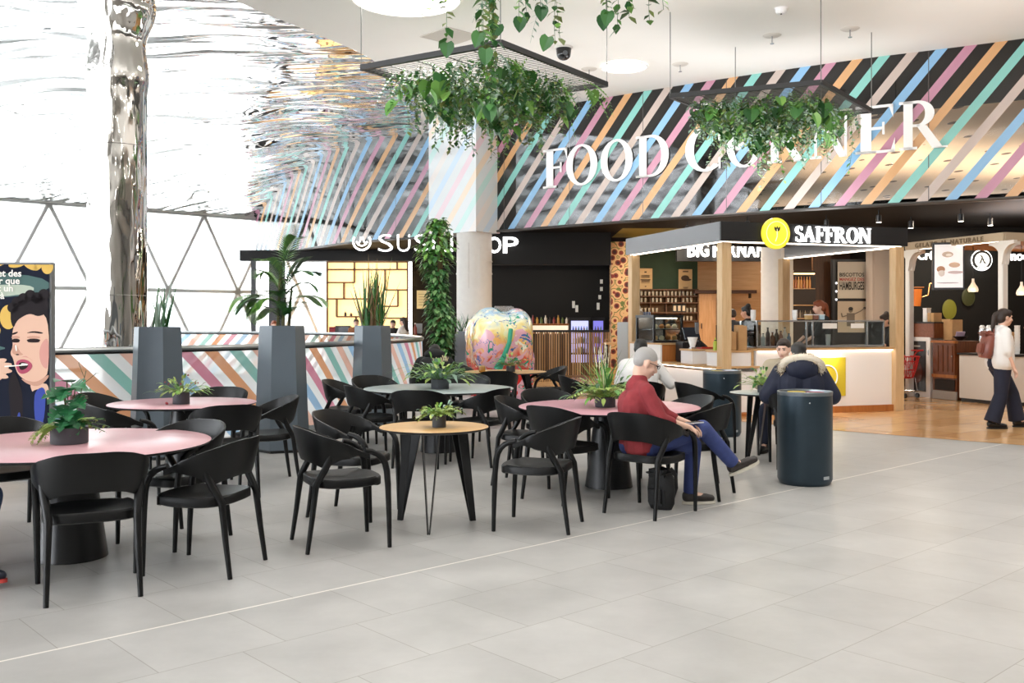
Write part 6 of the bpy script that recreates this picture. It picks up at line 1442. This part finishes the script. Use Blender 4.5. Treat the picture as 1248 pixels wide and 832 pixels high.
# sign header and letters
hd = MB(); hd.box((sx(888, 24.2), 24.4, (3.02 + ZS) / 2), (sx(950, 24.2) - sx(826, 24.2), .2, ZS - 3.02)); struct(hd, 'trim_header_grill', BLKP)
bf = thing('shop_sign', 'glowing white BIG FERNAND letters half hidden by the kiosk canopy', 'sign', at(838, 313, 24.2)); o2 = bf.location.copy()
pxs = 838
for ch, w_ in (('B', 11), ('I', 4), ('G', 12), (' ', 4), ('F', 9), ('E', 9.5), ('R', 11), ('N', 12), ('A', 12), ('N', 12), ('D', 11)):
    if ch != ' ':
        vs, f_ = text_polys(ch, 1, .03, .03); a0 = min(v.x for v in vs); a1_ = max(v.x for v in vs); b0 = min(v.y for v in vs); b1 = max(v.y for v in vs); p = at(pxs, 313, 24.2) - o2; k = MB()
        k.add([Vector(((v.x - a0) / (a1_ - a0) * (w_ - 1.2) / F * 24.2, -v.z, (v.y - b0) / (b1 - b0) * .37)) + p for v in vs], f_); k.build('letter', WLET, bf, smooth=False)
    pxs += w_
# patterned pillar
def mosaic():
    m = mat('mosaic', '#d9b98a', .6); nt = m.node_tree; b = nt.nodes['Principled BSDF']; N = nt.nodes.new; L = nt.links.new; tc = N('ShaderNodeTexCoord'); v = N('ShaderNodeTexVoronoi'); v.inputs['Scale'].default_value = 5.5; L(tc.outputs['Object'], v.inputs['Vector'])
    r = N('ShaderNodeValToRGB'); e = r.color_ramp.elements; r.color_ramp.interpolation = 'CONSTANT'; e[0].color = hexc('#3a1512'); e[1].position = .28; e[1].color = hexc('#7a2a1e'); 
    for p, c in ((.42, '#d0a878'), (.62, '#5f6a34'), (.70, '#cfa070')): q = e.new(p); q.color = hexc(c)
    L(v.outputs['Distance'], r.inputs[0]); L(r.outputs[0], b.inputs['Base Color']); return m
cp = MB(); cp.box((sx(759, 24.2), 24.4, 1.75), (sx(774, 24.2) - sx(746, 24.2), .4, 3.5)); struct(cp, 'column_patterned', mosaic())
t = thing('stool', 'tall timber topped stool table left of the patterned pillar', 'table', (sx(750, 22.4), 22.4, 0)); obox(t, 'top', (0, 0, 1.0), (.5, .4, .04), KWX)
for s in (-1, 1):
    for q in (-1, 1): obox(t, 'leg', (s * .2, q * .15, .49), (.03, .03, .98), BLKP)
# cabinet, black board with posters
t, a, b = pbox('cabinet', 963, 991, 330, 440, 24.0, .4, mat('cabinet_dark', '#2e231b', .5), 'dark glass cabinet with lit bottles behind the kiosk', 'cabinet'); 
for py, gl in ((352, 1), (372, 0), (388, 0)): obox(t, 'shelf', (0, -.21, sz(py, 24) - t.location.z), (a * .92, .06, .025), KWX)
obox(t, 'light_strip', (0, -.21, b - .08), (a * .9, .03, .03), mat('warm_strip', '#ffcf9a', .5, emit=3)); zsh = sz(352, 24) + .015
for i in range(7): bottle_proto('amber bottle on the top shelf of the dark glass cabinet', mat('amber%d' % (i % 3), ['#c9863f', '#a9602a', '#d9a05a'][i % 3], .25), (sx(966.5 + i * 3.4, 23.77), 23.77, zsh), .30, .03, 'amber bottles in the dark cabinet')
for i in range(8): 
    bottle_proto('dark bottle on the middle shelf of the dark glass cabinet', mat('darkb%d' % (i % 2), ['#5a4a3a', '#8a7a64'][i % 2], .25), (sx(966 + i * 3.1, 23.77), 23.77, sz(388, 24) + .015), .2, .026, 'dark bottles in the cabinet')
pbox('wall_brown', 990, 1012, 296, 440, 24.1, .1, wood('brown_boards', '#5a3a20', '#452a15', 1.5, .5), structure=True)
pbox('wall_clad', 1058, 1094, 296, 440, 24.2, .1, mat('clad_beige', '#a3968a', .7), structure=True)
bb, a, b = pbox('notice_board', 1013, 1058, 316, 440, 23.8, .08, BLKP, 'black board carrying two posters behind the kiosk', 'board'); obox(bb, 'left_edge', (-a / 2 + .05, -.045, b / 2), (.06, .02, b), mat('edge_black', '#26272a', .4)); 
for py in (345, 355, 365): k = MB(); k.ball((-a / 2 + .11, -.05, sz(py, 23.8) - bb.location.z), .03, 8, 6); k.build('spotlight', mat('spot_white', '#dfe3ea', .4, emit=1.0), bb)
t, a, b = pbox('poster', 1021, 1055, 319, 363.5, 23.7, .02, mat('poster_grey', '#bdb5a6', .6), 'grey poster reading biscottos mangez des hamburges on the black board', 'poster'); IK = mat('ink_black', '#1c1a19', .6); IR = mat('ink_red', '#a33a30', .6)
for txt, y, h_, m_ in (('BISCOTTOS', .60, .10, IK), ('MANGEZ DES', .48, .085, IR), ('HAMBURGES', .24, .22, IK)):
    vs, f_ = text_polys(txt, 1, .004, .02); a0 = min(v.x for v in vs); a1_ = max(v.x for v in vs); b1 = max(v.y for v in vs); k = MB(); k.add([Vector((-a * .44 + (v.x - a0) / (a1_ - a0) * a * .88, -.015 - v.z, (y + v.y / b1 * h_) * b)) for v in vs], f_); k.build('lettering', m_, t, smooth=False)
t, a, b = pbox('poster', 1021, 1055, 367, 405, 23.7, .02, mat('poster_tan', '#b3a591', .6), 'tan poster of a figure punching on the black board, below the lettered one', 'poster'); k = MB()
k.ball((-.03, -.015, b * .72), (.055, .008, .065), 12, 8); k.bar((-.03, -.015, b * .2), (-.03, -.015, b * .62), .19, .02); k.bar((-.01, -.015, b * .55), (.2, -.015, b * .68), .06, .02); k.bar((.2, -.015, b * .68), (.31, -.015, b * .78), .05, .02); k.bar((-.1, -.015, b * .56), (-.24, -.015, b * .5), .06, .02); k.bar((-.24, -.015, b * .5), (-.26, -.015, b * .62), .045, .02)
k.build('figure_print', mat('figure_grey', '#6a6156', .6), t); k = MB(); k.ball((-.03, -.02, b * .76), (.058, .008, .045), 12, 8); k.ball((.31, -.02, b * .78), (.035, .008, .03), 10, 6); k.build('dark_print', IK, t)

# ---------------------------------------------------------------- gelato corner on the right
GR = KR; G0 = V(8.77, 17.25, 0)
def gth(name, label, cat, loc=(0, 0, 0), group=None): return thing(name, label, cat, G0 + Matrix.Rotation(GR, 3, 'Z') @ Vector(loc), GR, group)
TANB = mat('canopy_tan', '#b7a58c', .6); WPO = mat('post_white', '#dedbd6', .5)
cn = gth('shop_canopy', 'tan canopy with carved lettering and white bracketed posts at the gelato counter', 'canopy')
obox(cn, 'side_board', (0, 1.25, 3.03), (.05, 2.5, .15), TANB); obox(cn, 'front_board', (2.2, 0, 3.03), (4.4, .05, .15), TANB); obox(cn, 'soffit', (2.0, 1.2, 2.99), (4.0, 2.2, .03), wood('soffit_wood', '#c08a58', '#a87448', 1.5, .5, 'X')); obox(cn, 'light_strip', (.06, 1.2, 2.955), (.02, 2.3, .015), LED)
for x, y in ((.02, .05), (.02, 2.42)):
    obox(cn, 'post', (x, y, 1.48), (.12, .12, 2.95), WPO, .01)
    for s, ax in ((-1, 'y'), (1, 'y'), (1, 'x')):
        k = MB(); P_ = [(0, 0)] + [(.30 - .22 * math.sin(i * PI / 16), -.04 - .26 * (1 - math.cos(i * PI / 16)) - .0) for i in range(9)] + [(0, -.42)]
        P_ = [(0, 0), (.32, 0), (.32, -.06)] + [(.32 - .24 * math.sin(i * PI / 20), -.06 - .24 * (1 - math.cos(i * PI / 20))) for i in range(11)] + [(.05, -.42), (0, -.42)]
        M = frame((x, y, 2.95), (0, s, 0) if ax == 'y' else (s, 0, 0)); k.prism(P_, M, .08); k.v = [v for v in k.v]; k.build('bracket', WPO, cn, smooth=False)
k = MB(); add_text(k, 'GELATO AL NATURALE', frame((-.028, 2.2, 2.985), (0, -1, 0)), .12, .012, .003, width=1.75, spacing=1.3); k.build('lettering', mat('carved', '#7d6c54', .7), cn, smooth=False)
# counters along the left side
sc_1 = gth('poster_cabinet', 'white framed cabinet with a dark poster behind the red trolley', 'cabinet', (.1, 2.28, 0)); obox(sc_1, 'frame', (.3, 0, .6), (.6, .68, 1.2), WP); obox(sc_1, 'poster', (-.005, .02, .62), (.02, .5, 1.0), mat('poster_dark', '#1f1310', .35)); 
k = MB(); k.ball((-.02, .0, .5), (.008, .16, .22), 14, 10); k.build('glow_print', mat('print_brown', '#54261a', .4), sc_1); obox(sc_1, 'heading', (-.02, .04, 1.02), (.006, .26, .03), mat('menu_ink2', '#a9a29a', .6)); obox(sc_1, 'hinge', (-.01, -.3, .9), (.02, .02, .1), STEEL)
t = gth('wood_block', 'reddish timber box on the poster cabinet', 'box', (.1, 2.22, 1.2)); obox(t, 'front', (.28, 0, .14), (.56, .74, .28), RW); obox(t, 'end', (.28, -.38, .14), (.58, .03, .3), BW); obox(t, 'top', (.28, 0, .29), (.6, .8, .025), BLKP)
cb = gth('wooden_cabinet', 'brown wooden cabinet with grooved door between poster cabinet and white counter', 'cabinet', (.1, 1.54, 0)); obox(cb, 'body', (.3, .02, .58), (.58, .62, 1.12), BW); obox(cb, 'door', (-.01, .0, .80), (.05, .58, .68), BW, .01)
for i in range(4): obox(cb, 'groove_panel', (-.04, -.19 + i * .125, .80), (.02, .11, .5), BW, .004)
obox(cb, 'top_moulding', (-.02, 0, 1.12), (.1, .64, .05), OW, .01); obox(cb, 'lower_rail', (-.02, 0, .46), (.06, .6, .06), OW); obox(cb, 'plinth', (-.01, 0, .09), (.04, .62, .16), mat('plinth_grey', '#a09a94', .5)); obox(cb, 'recess_shade', (-.005, 0, .29), (.02, .52, .2), mat('recess_shade_dark', '#1f140d', .7)); k = MB(); k.ball((-.06, -.24, .85), .015); k.build('knob', STEEL, cb)  # dark board below the door stands in for the shaded opening
wc = gth('service_counter', 'white gelato counter with dark top behind the walking woman', 'counter', (.1, .55, 0)); obox(wc, 'body', (.3, 0, .48), (.6, 1.24, .82), mat('counter_cream', '#dcd5cd', .5)); obox(wc, 'worktop', (.3, 0, .905), (.66, 1.3, .035), BLKP); obox(wc, 'plinth', (.3, 0, .04), (.56, 1.2, .08), BLKP)
wd_ = gth('service_counter', 'small cream counter with dark top between cabinet and cup towers', 'counter', (.72, 1.2, 0)); obox(wd_, 'body', (.25, 0, .5), (.5, .6, 1.0), mat('counter_cream', '#dcd5cd', .5)); obox(wd_, 'worktop', (.25, 0, 1.02), (.56, .66, .04), BLKP)
# things on the counters
t = gth('box', 'tall white carton on the reddish timber box', 'box', (.3, 2.25, 1.505)); obox(t, 'carton', (0, 0, .13), (.11, .11, .26), WP, .006); obox(t, 'lid', (0, 0, .27), (.115, .115, .02), WP)
t = gth('box', 'tan carton beside the tall white carton at the gelato corner', 'box', (.3, 2.04, 1.505)); obox(t, 'carton', (0, 0, .09), (.2, .18, .18), CARD, .006); obox(t, 'tape', (-.1, 0, .09), (.006, .03, .18), mat('tape', '#a9845a', .5))
t = gth('box', 'larger tan carton above the wooden cabinet', 'box', (.45, 1.72, 1.15)); obox(t, 'carton', (0, 0, .2), (.26, .26, .4), CARD, .008); obox(t, 'flap', (-.14, .02, .38), (.01, .22, .06), CARD)
t = gth('bowl', 'dark bowl with paper above the wooden cabinet', 'bowl', (.3, 1.36, 1.15)); k = MB(); k.lathe([(.05, 0), (.14, .08), (.13, .08), (.04, .02)], n=18); k.build('dish', BLKP, t); k = MB(); k.box((0, 0, .12), (.2, .02, .1), M=Matrix.Rotation(.3, 4, 'X')); k.build('paper', mat('paper_lilac', '#b5a0b8', .6), t)
for i, y in enumerate((1.02, .86, .70)):
    t = gth('cup_tower', ['steel cup dispenser left of the other two', 'steel cup dispenser between the other two', 'steel cup dispenser nearest the walking woman'][i], 'cup dispenser', (.5, y, .925), 'steel cup dispensers'); k = MB(); k.lathe([(.055, .0), (.055, .05), (.02, .06), (.02, .12), (.06, .13), (.06, .44), (.055, .46)], n=20); k.build('tube', STEEL, t); k = MB(); k.lathe([(.05, .46), (.05, .49), (.03, .52)], n=16); k.build('cup', WPAINT, t)
t = gth('box', 'brown paper carton with a tall stick right of the cup dispensers', 'box', (.5, .42, .925)); obox(t, 'carton', (0, 0, .2), (.16, .2, .4), CARD, .006); obox(t, 'stick', (-.02, .09, .4), (.02, .03, .4), KW)
t = gth('cup_stack', 'white cup stack behind the walking woman\'s head', 'cups', (.5, .2, .925)); k = MB()
for q in range(8): k.lathe([(.04, q * .06), (.05, q * .06 + .1)], n=14)
k.build('cups', WPAINT, t)
pd_ = gth('pastry_case', 'glass pastry case with lit shelves in front of the walking woman', 'display case', (.95, -.18, 0)); obox(pd_, 'base', (.7, .3, .38), (1.5, .6, .76), mat('counter_cream', '#dcd5cd', .5)); obox(pd_, 'rear_panel', (.7, .58, 1.08), (1.5, .02, .62), WP)
for z in (.78, 1.0, 1.2): obox(pd_, 'shelf', (.7, .3, z), (1.46, .5, .02), STEEL)
obox(pd_, 'top', (.7, .3, 1.40), (1.52, .62, .03), KWX); obox(pd_, 'front_glass', (.7, .01, 1.08), (1.5, .008, .62), CLEAR); obox(pd_, 'light_strip', (.7, .06, 1.375), (1.4, .02, .015), LED)
for i in range(14):
    t = gth('pastry', 'small pastry on the shelves of the lit pastry case', 'pastry', (1.05 + .19 * (i % 7), .0, .79 if i < 7 else 1.01), 'pastries in the lit pastry case'); k = MB(); k.ball((0, 0, .04), (.07, .06, .04), 12, 8); k.build('bun', mat('pst%d' % (i % 4), ['#b9793f', '#e3cda8', '#8a4a2a', '#c9a05a'][i % 4], .5, bump=.2), t); k = MB(); k.lathe([(.07, 0), (.075, .01)], n=14); k.build('plate', WPAINT, t)
# hung menu screen, logo, neon words
ms = gth('menu_screen', 'bright hung menu screen showing pastries at the gelato corner', 'screen', (-.06, 1.27, 2.15)); TH = .32
k = MB(); MS = Matrix.Rotation(-.55, 4, 'Z')
def rb(name, c, s, m): k = MB(); k.box((0, 0, 0), s); k.v = [MS @ (v + Vector(c)) for v in k.v]; return k.build(name, m, ms, smooth=False)
rb('case', (0, .06, .42), (.56, .12, .90), mat('screen_case', '#3c3f45', .4)); rb('panel', (0, -.004, .42), (.50, .01, .82), mat('screen_white', '#d9d6d6', .4, emit=.45, ecol='#eeeaea'))
for c, r_, cc_ in (((-.02, -.012, .64), (.10, .004, .055), '#c9b4a4'), ((.0, -.014, .63), (.06, .004, .028), '#efe6de'), ((-.14, -.012, .36), (.075, .004, .06), '#b08468'), ((-.13, -.013, .29), (.06, .004, .07), '#ded3cc'), ((.10, -.012, .44), (.10, .004, .05), '#cdb09a'), ((.12, -.012, .30), (.14, .004, .03), '#c9b6b8'), ((-.02, -.012, .1), (.2, .004, .012), '#b9b0b4')):
    k = MB(); k.ball((0, 0, 0), r_, 16, 10); k.v = [MS @ (v + Vector(c)) for v in k.v]; k.build('picture', mat('scr' + cc_, cc_, .5, emit=.15), ms)
for s in (-.18, .18): k = MB(); k.tube([MS @ V(s, .06, .87), MS @ V(s, .06, .82)], .012, 6); k.tube([MS @ V(s, .06, .86), MS @ V(s, .06, .87)], .012, 6); k.build('hanger', STEEL, ms)
lg = thing('round_sign', 'round black and white logo sign on the dark gelato wall', 'sign', at(1196, 317, 22.5)); 
def dsc(name, r, y, m, off=(0, 0)): k = MB(); k.lathe([(r, 0), (r, .02)], n=36, M=Matrix.Rotation(PI / 2, 4, 'X')); k.v = [v + V(off[0], y, off[1]) for v in k.v]; return k.build(name, m, lg)
dsc('rim', .245, 0, WLET); dsc('band', .225, -.012, BLKP); dsc('face', .17, -.024, mat('logo_face', '#f4f2ee', .5, emit=.7)); k = MB(); add_text(k, 'λ', frame((-.07, -.05, -.07), (1, 0, 0)), .24, .01, .004); k.build('symbol', BLKP, lg, smooth=False)
k = MB(); k.tube([V(math.cos(a) * .2, -.045, math.sin(a) * .2) for a in [math.radians(-125 + 70 * i / 10) for i in range(11)]], .010, 5); k.build('band_mark', WLET, lg)
def neon(txt, px, py, Y, h_, label, w_):
    t = thing('neon_sign', label, 'sign', at(px, py, Y)); k = MB(); add_text(k, txt, frame((0, 0, 0), (1, 0, 0)), h_, .02, .006, width=w_); k.build('lettering', WLET, t, smooth=False); obox(t, 'rear_rail', (w_ / 2, .03, h_ * .3), (w_, .02, .02), BLKP); return t
neon('Crêpes', 1118, 316, 21.0, .26, 'glowing white Crêpes lettering at the left of the gelato corner', .68); neon('mode', 1227.5, 317, 19.6, .27, 'glowing white lettering beginning with mode at the right photo edge', .56)
def pend(px, py, Y, label):
    g = at(px, py, Y); t = thing('pendant_lamp', label, 'lamp', g, 0, 'glass bottle pendant lamps'); k = MB(); k.lathe([(.085, -.09), (.098, -.05), (.085, .0), (.045, .06), (.025, .11), (.022, .17)], n=20); k.build('lamp_shade', mat('lamp_glass', '#e9dccb', .2, emit=.35, alpha=.85), t)
    k = MB(); k.ball((0, 0, -.05), (.05, .05, .04), 10, 8); k.build('bulb', mat('bulb_warm', '#fff0d0', .5, emit=6, ecol='#ffe2b0'), t); k = MB(); k.tube([(0, 0, .17), (0, 0, 2.98 - g.z)], .006, 5); k.build('cord', BLKP, t)
pend(1186, 350, 18.9, 'glass bottle pendant lamp left of the white corner post'); pend(1245, 354, 18.6, 'glass bottle pendant lamp at the right photo edge')
for px, py, rx, rz_, c, lab in ((1157, 377, .16, .23, '#6a6a1e', 'olive oval plate on the dark gelato wall under the screen'), (1180, 362, .15, .2, '#2f3314', 'dark green oval plate on the gelato wall behind the pendant lamp')):
    t = thing('wall_plate', lab, 'plate', at(px, py, 22.5)); k = MB(); k.ball((0, 0, 0), (rx, .02, rz_), 24, 14); k.build('plate', mat('plate' + c, c, .5), t); k = MB(); k.tube([V(math.cos(2 * PI * i / 24) * rx, -.005, math.sin(2 * PI * i / 24) * rz_) for i in range(25)], .008, 5, cap=False); k.build('rim', mat('plate' + c, c, .5), t)
t = thing('hanging_bucket', 'orange bucket with pipes on the dark gelato wall beside the kiosk post', 'bucket', at(1115, 373, 21.6)); k = MB(); k.lathe([(.12, 0), (.15, .38), (.14, .38), (.11, .02)], n=20); k.build('bucket', mat('bucket_orange', '#c9702a', .4), t); k = MB(); k.tube([(.05, 0, .38), (.15, 0, .2), (.3, 0, .25), (.33, 0, .5), (.4, 0, .52)], .014, 6); k.tube([(-.1, 0, .42), (.2, 0, .42)], .014, 6); k.build('pipe', mat('copper', '#c98a5a', .3, .8), t)
pr = MB(); 
# red shopping trolley
st = gth('shopping_trolley', 'red mesh shopping trolley in front of the poster cabinet', 'trolley', (-.26, 2.3, 0)); RP = mat('plastic_red', '#c92a2a', .35); k = MB(); rings_ = [(.16, .40), (.20, .55), (.235, .72), (.25, .82)]
def rpt(r, z, a): c_, s_ = math.cos(a), math.sin(a); return V(r * math.copysign(abs(c_) ** .6, c_) * 1.0, r * 1.25 * math.copysign(abs(s_) ** .6, s_), z)
for r, z in rings_: k.tube([rpt(r, z, 2 * PI * i / 32) for i in range(33)], .013 if z > .8 else .008, 6, cap=False)
for i in range(28):
    for tw_ in (.25, -.25): k.tube([rpt(.16, .40, 2 * PI * i / 28), rpt(.21, .6, 2 * PI * i / 28 + tw_ * .5), rpt(.25, .82, 2 * PI * i / 28 + tw_)], .006, 4)
k.lathe([(.15, .385), (.16, .4)], n=24, sy=1.25); k.build('basket', RP, st)
k = MB(); k.tube([(-.0, -.32, .83), (0, -.40, .92), (.14, -.42, .95), (-.14, -.42, .95)], .014, 6); k.tube([rpt(.25, .82, -PI / 2 + q) + V(0, -.01, 0) for q in (-.5, 0, .5)], .012, 6); k.build('handle', RP, st)
k = MB()
for s in (-1, 1): k.tube([(s * .14, -.2, .4), (s * .16, -.25, .14), (s * .15, .25, .12), (s * .13, .18, .38)], .012, 6)
k.tube([(-.16, -.25, .14), (.16, -.25, .14)], .012, 6); k.tube([(-.15, .25, .12), (.15, .25, .12)], .012, 6); k.build('chassis', STEEL, st)
for s in (-1, 1):
    for y in (-.25, .25): k = MB(); k.lathe([(.05, -.015), (.05, .015)], (s * .15, y, .05), 18, M=Matrix.Rotation(PI / 2, 4, 'Y')); k.build('wheel', BLKP, st)
t = gth('bag', 'white bag lying inside the red trolley', 'bag', (-.26, 2.3, .41)); k = MB(); k.ball((0, 0, .12), (.11, .14, .13), 14, 10); k.build('sack', mat('bag_white', '#d9d6d2', .6, bump=.4, bscale=20), t); k = MB(); k.tube([(-.04, 0, .22), (0, 0, .30), (.04, 0, .22)], .008, 6); k.build('handle', WPAINT, t)

# ---------------------------------------------------------------- ceiling fittings
dm = at(687, 57, 17.6); t = thing('dome_camera', 'black dome security camera on the white ceiling', 'camera', (dm.x, dm.y, ZC)); k = MB(); k.lathe([(.15, -.03), (.17, 0)], n=24); k.build('mount', mat('mount_white', '#d5d0ca', .5), t); k = MB(); k.lathe([(.13, -.13), (.14, -.03)], n=24); k.ball((0, 0, -.13), (.13, .13, .11), 20, 12); k.build('dome', mat('dome_black', '#101012', .12), t); k = MB(); k.lathe([(.045, 0), (.045, .02)], n=16, M=Matrix.Rotation(PI / 2, 4, 'X')); k.v = [v + V(.02, -.12, -.14) for v in k.v]; k.build('lens', mat('lens_grey', '#55585c', .1), t)
vt = at(549, 40, 16.9); t = thing('ceiling_vent', 'square flush access panel in the ceiling above the left hanging planter', 'vent', (vt.x, vt.y, ZC - .005), .75); obox(t, 'panel', (0, 0, 0), (.72, .72, .012), mat('vent_beige', '#c2bcb2', .7)); obox(t, 'frame', (0, .37, 0), (.76, .02, .02), mat('vent_frame', '#cfc9c0', .6)); obox(t, 'frame', (0, -.37, 0), (.76, .02, .02), mat('vent_frame', '#cfc9c0', .6)); obox(t, 'frame', (.37, 0, 0), (.02, .74, .02), mat('vent_frame', '#cfc9c0', .6)); obox(t, 'frame', (-.37, 0, 0), (.02, .74, .02), mat('vent_frame', '#cfc9c0', .6))
for px, py, lab in ((718, 84, 'small ceiling sprinkler right below the dome camera'), (829, 78, 'small ceiling sprinkler by the planter wire right of the small light'), (1036, 35, 'small ceiling sprinkler near the upper right planter wires'), (941, 43, 'flat ceiling sprinkler above the right hanging planter')):
    Y = (ZC - EYE) * F / (HY - py); g = at(px, py, Y); t = thing('sprinkler', lab, 'sprinkler', (g.x, g.y, ZC), 0, 'ceiling sprinklers'); k = MB(); k.lathe([(.13, -.02), (.16, 0)], n=24); k.build('plate', mat('vent_frame', '#cfc9c0', .6), t); k = MB(); k.tube([(0, 0, -.02), (0, 0, -.14)], .014, 6); k.lathe([(.035, -.15), (.035, -.14)], n=12); k.build('head', STEEL, t)
g = at(952, 10, 15.4); t = thing('smoke_detector', 'white smoke detector on the ceiling right of the planter wires', 'detector', (g.x, g.y, ZC)); k = MB(); k.lathe([(.06, -.09), (.09, -.06), (.09, -.02), (.11, 0)], n=24); k.build('body', WP, t); k = MB(); k.lathe([(.015, -.1), (.015, -.09)], n=10); k.build('sensor', BLKP, t)
i = 0
SPOT = {834: 'left of the kiosk canopy', 862: 'above the kiosk\'s grey side board', 911: 'just left of the yellow disc', 1007: 'above the SAFFRON letters', 1026: 'right of the first one above the letters', 1071: 'above the kiosk\'s front right corner', 1110: 'between kiosk and gelato corner', 1171: 'above the carved canopy lettering', 1186: 'beside the gelato canopy corner', 1207: 'right of the gelato canopy corner'}
for px, py, Y in ((838, 268, 21.2), (866, 266, 21.0), (911, 266, 20.2), (1007, 262, 19.9), (1071, 259, 19.0), (1110, 268, 20.2), (1171, 258, 18.8), (1207, 272, 19.6)):
    key = min(SPOT, key=lambda a: abs(a - px)); g = at(px, py, Y); t = thing('track_spotlight', 'small black track spotlight under the shop ceiling ' + SPOT[key], 'spotlight', (g.x, g.y, ZS), 0, 'track spotlights'); k = MB(); k.tube([(0, 0, 0), (0, 0, -.10)], .012, 6); k.build('stem', BLKP, t); k = MB(); k.lathe([(.05, -.24), (.05, -.10), (.03, -.09)], n=16); k.build('can', BLKP, t); k = MB(); k.lathe([(.046, -.246), (.046, -.24)], n=16); k.build('lens', mat('spot_lens', '#fff6e6', .4, emit=7), t)
g = at(781, 259, 21.9)
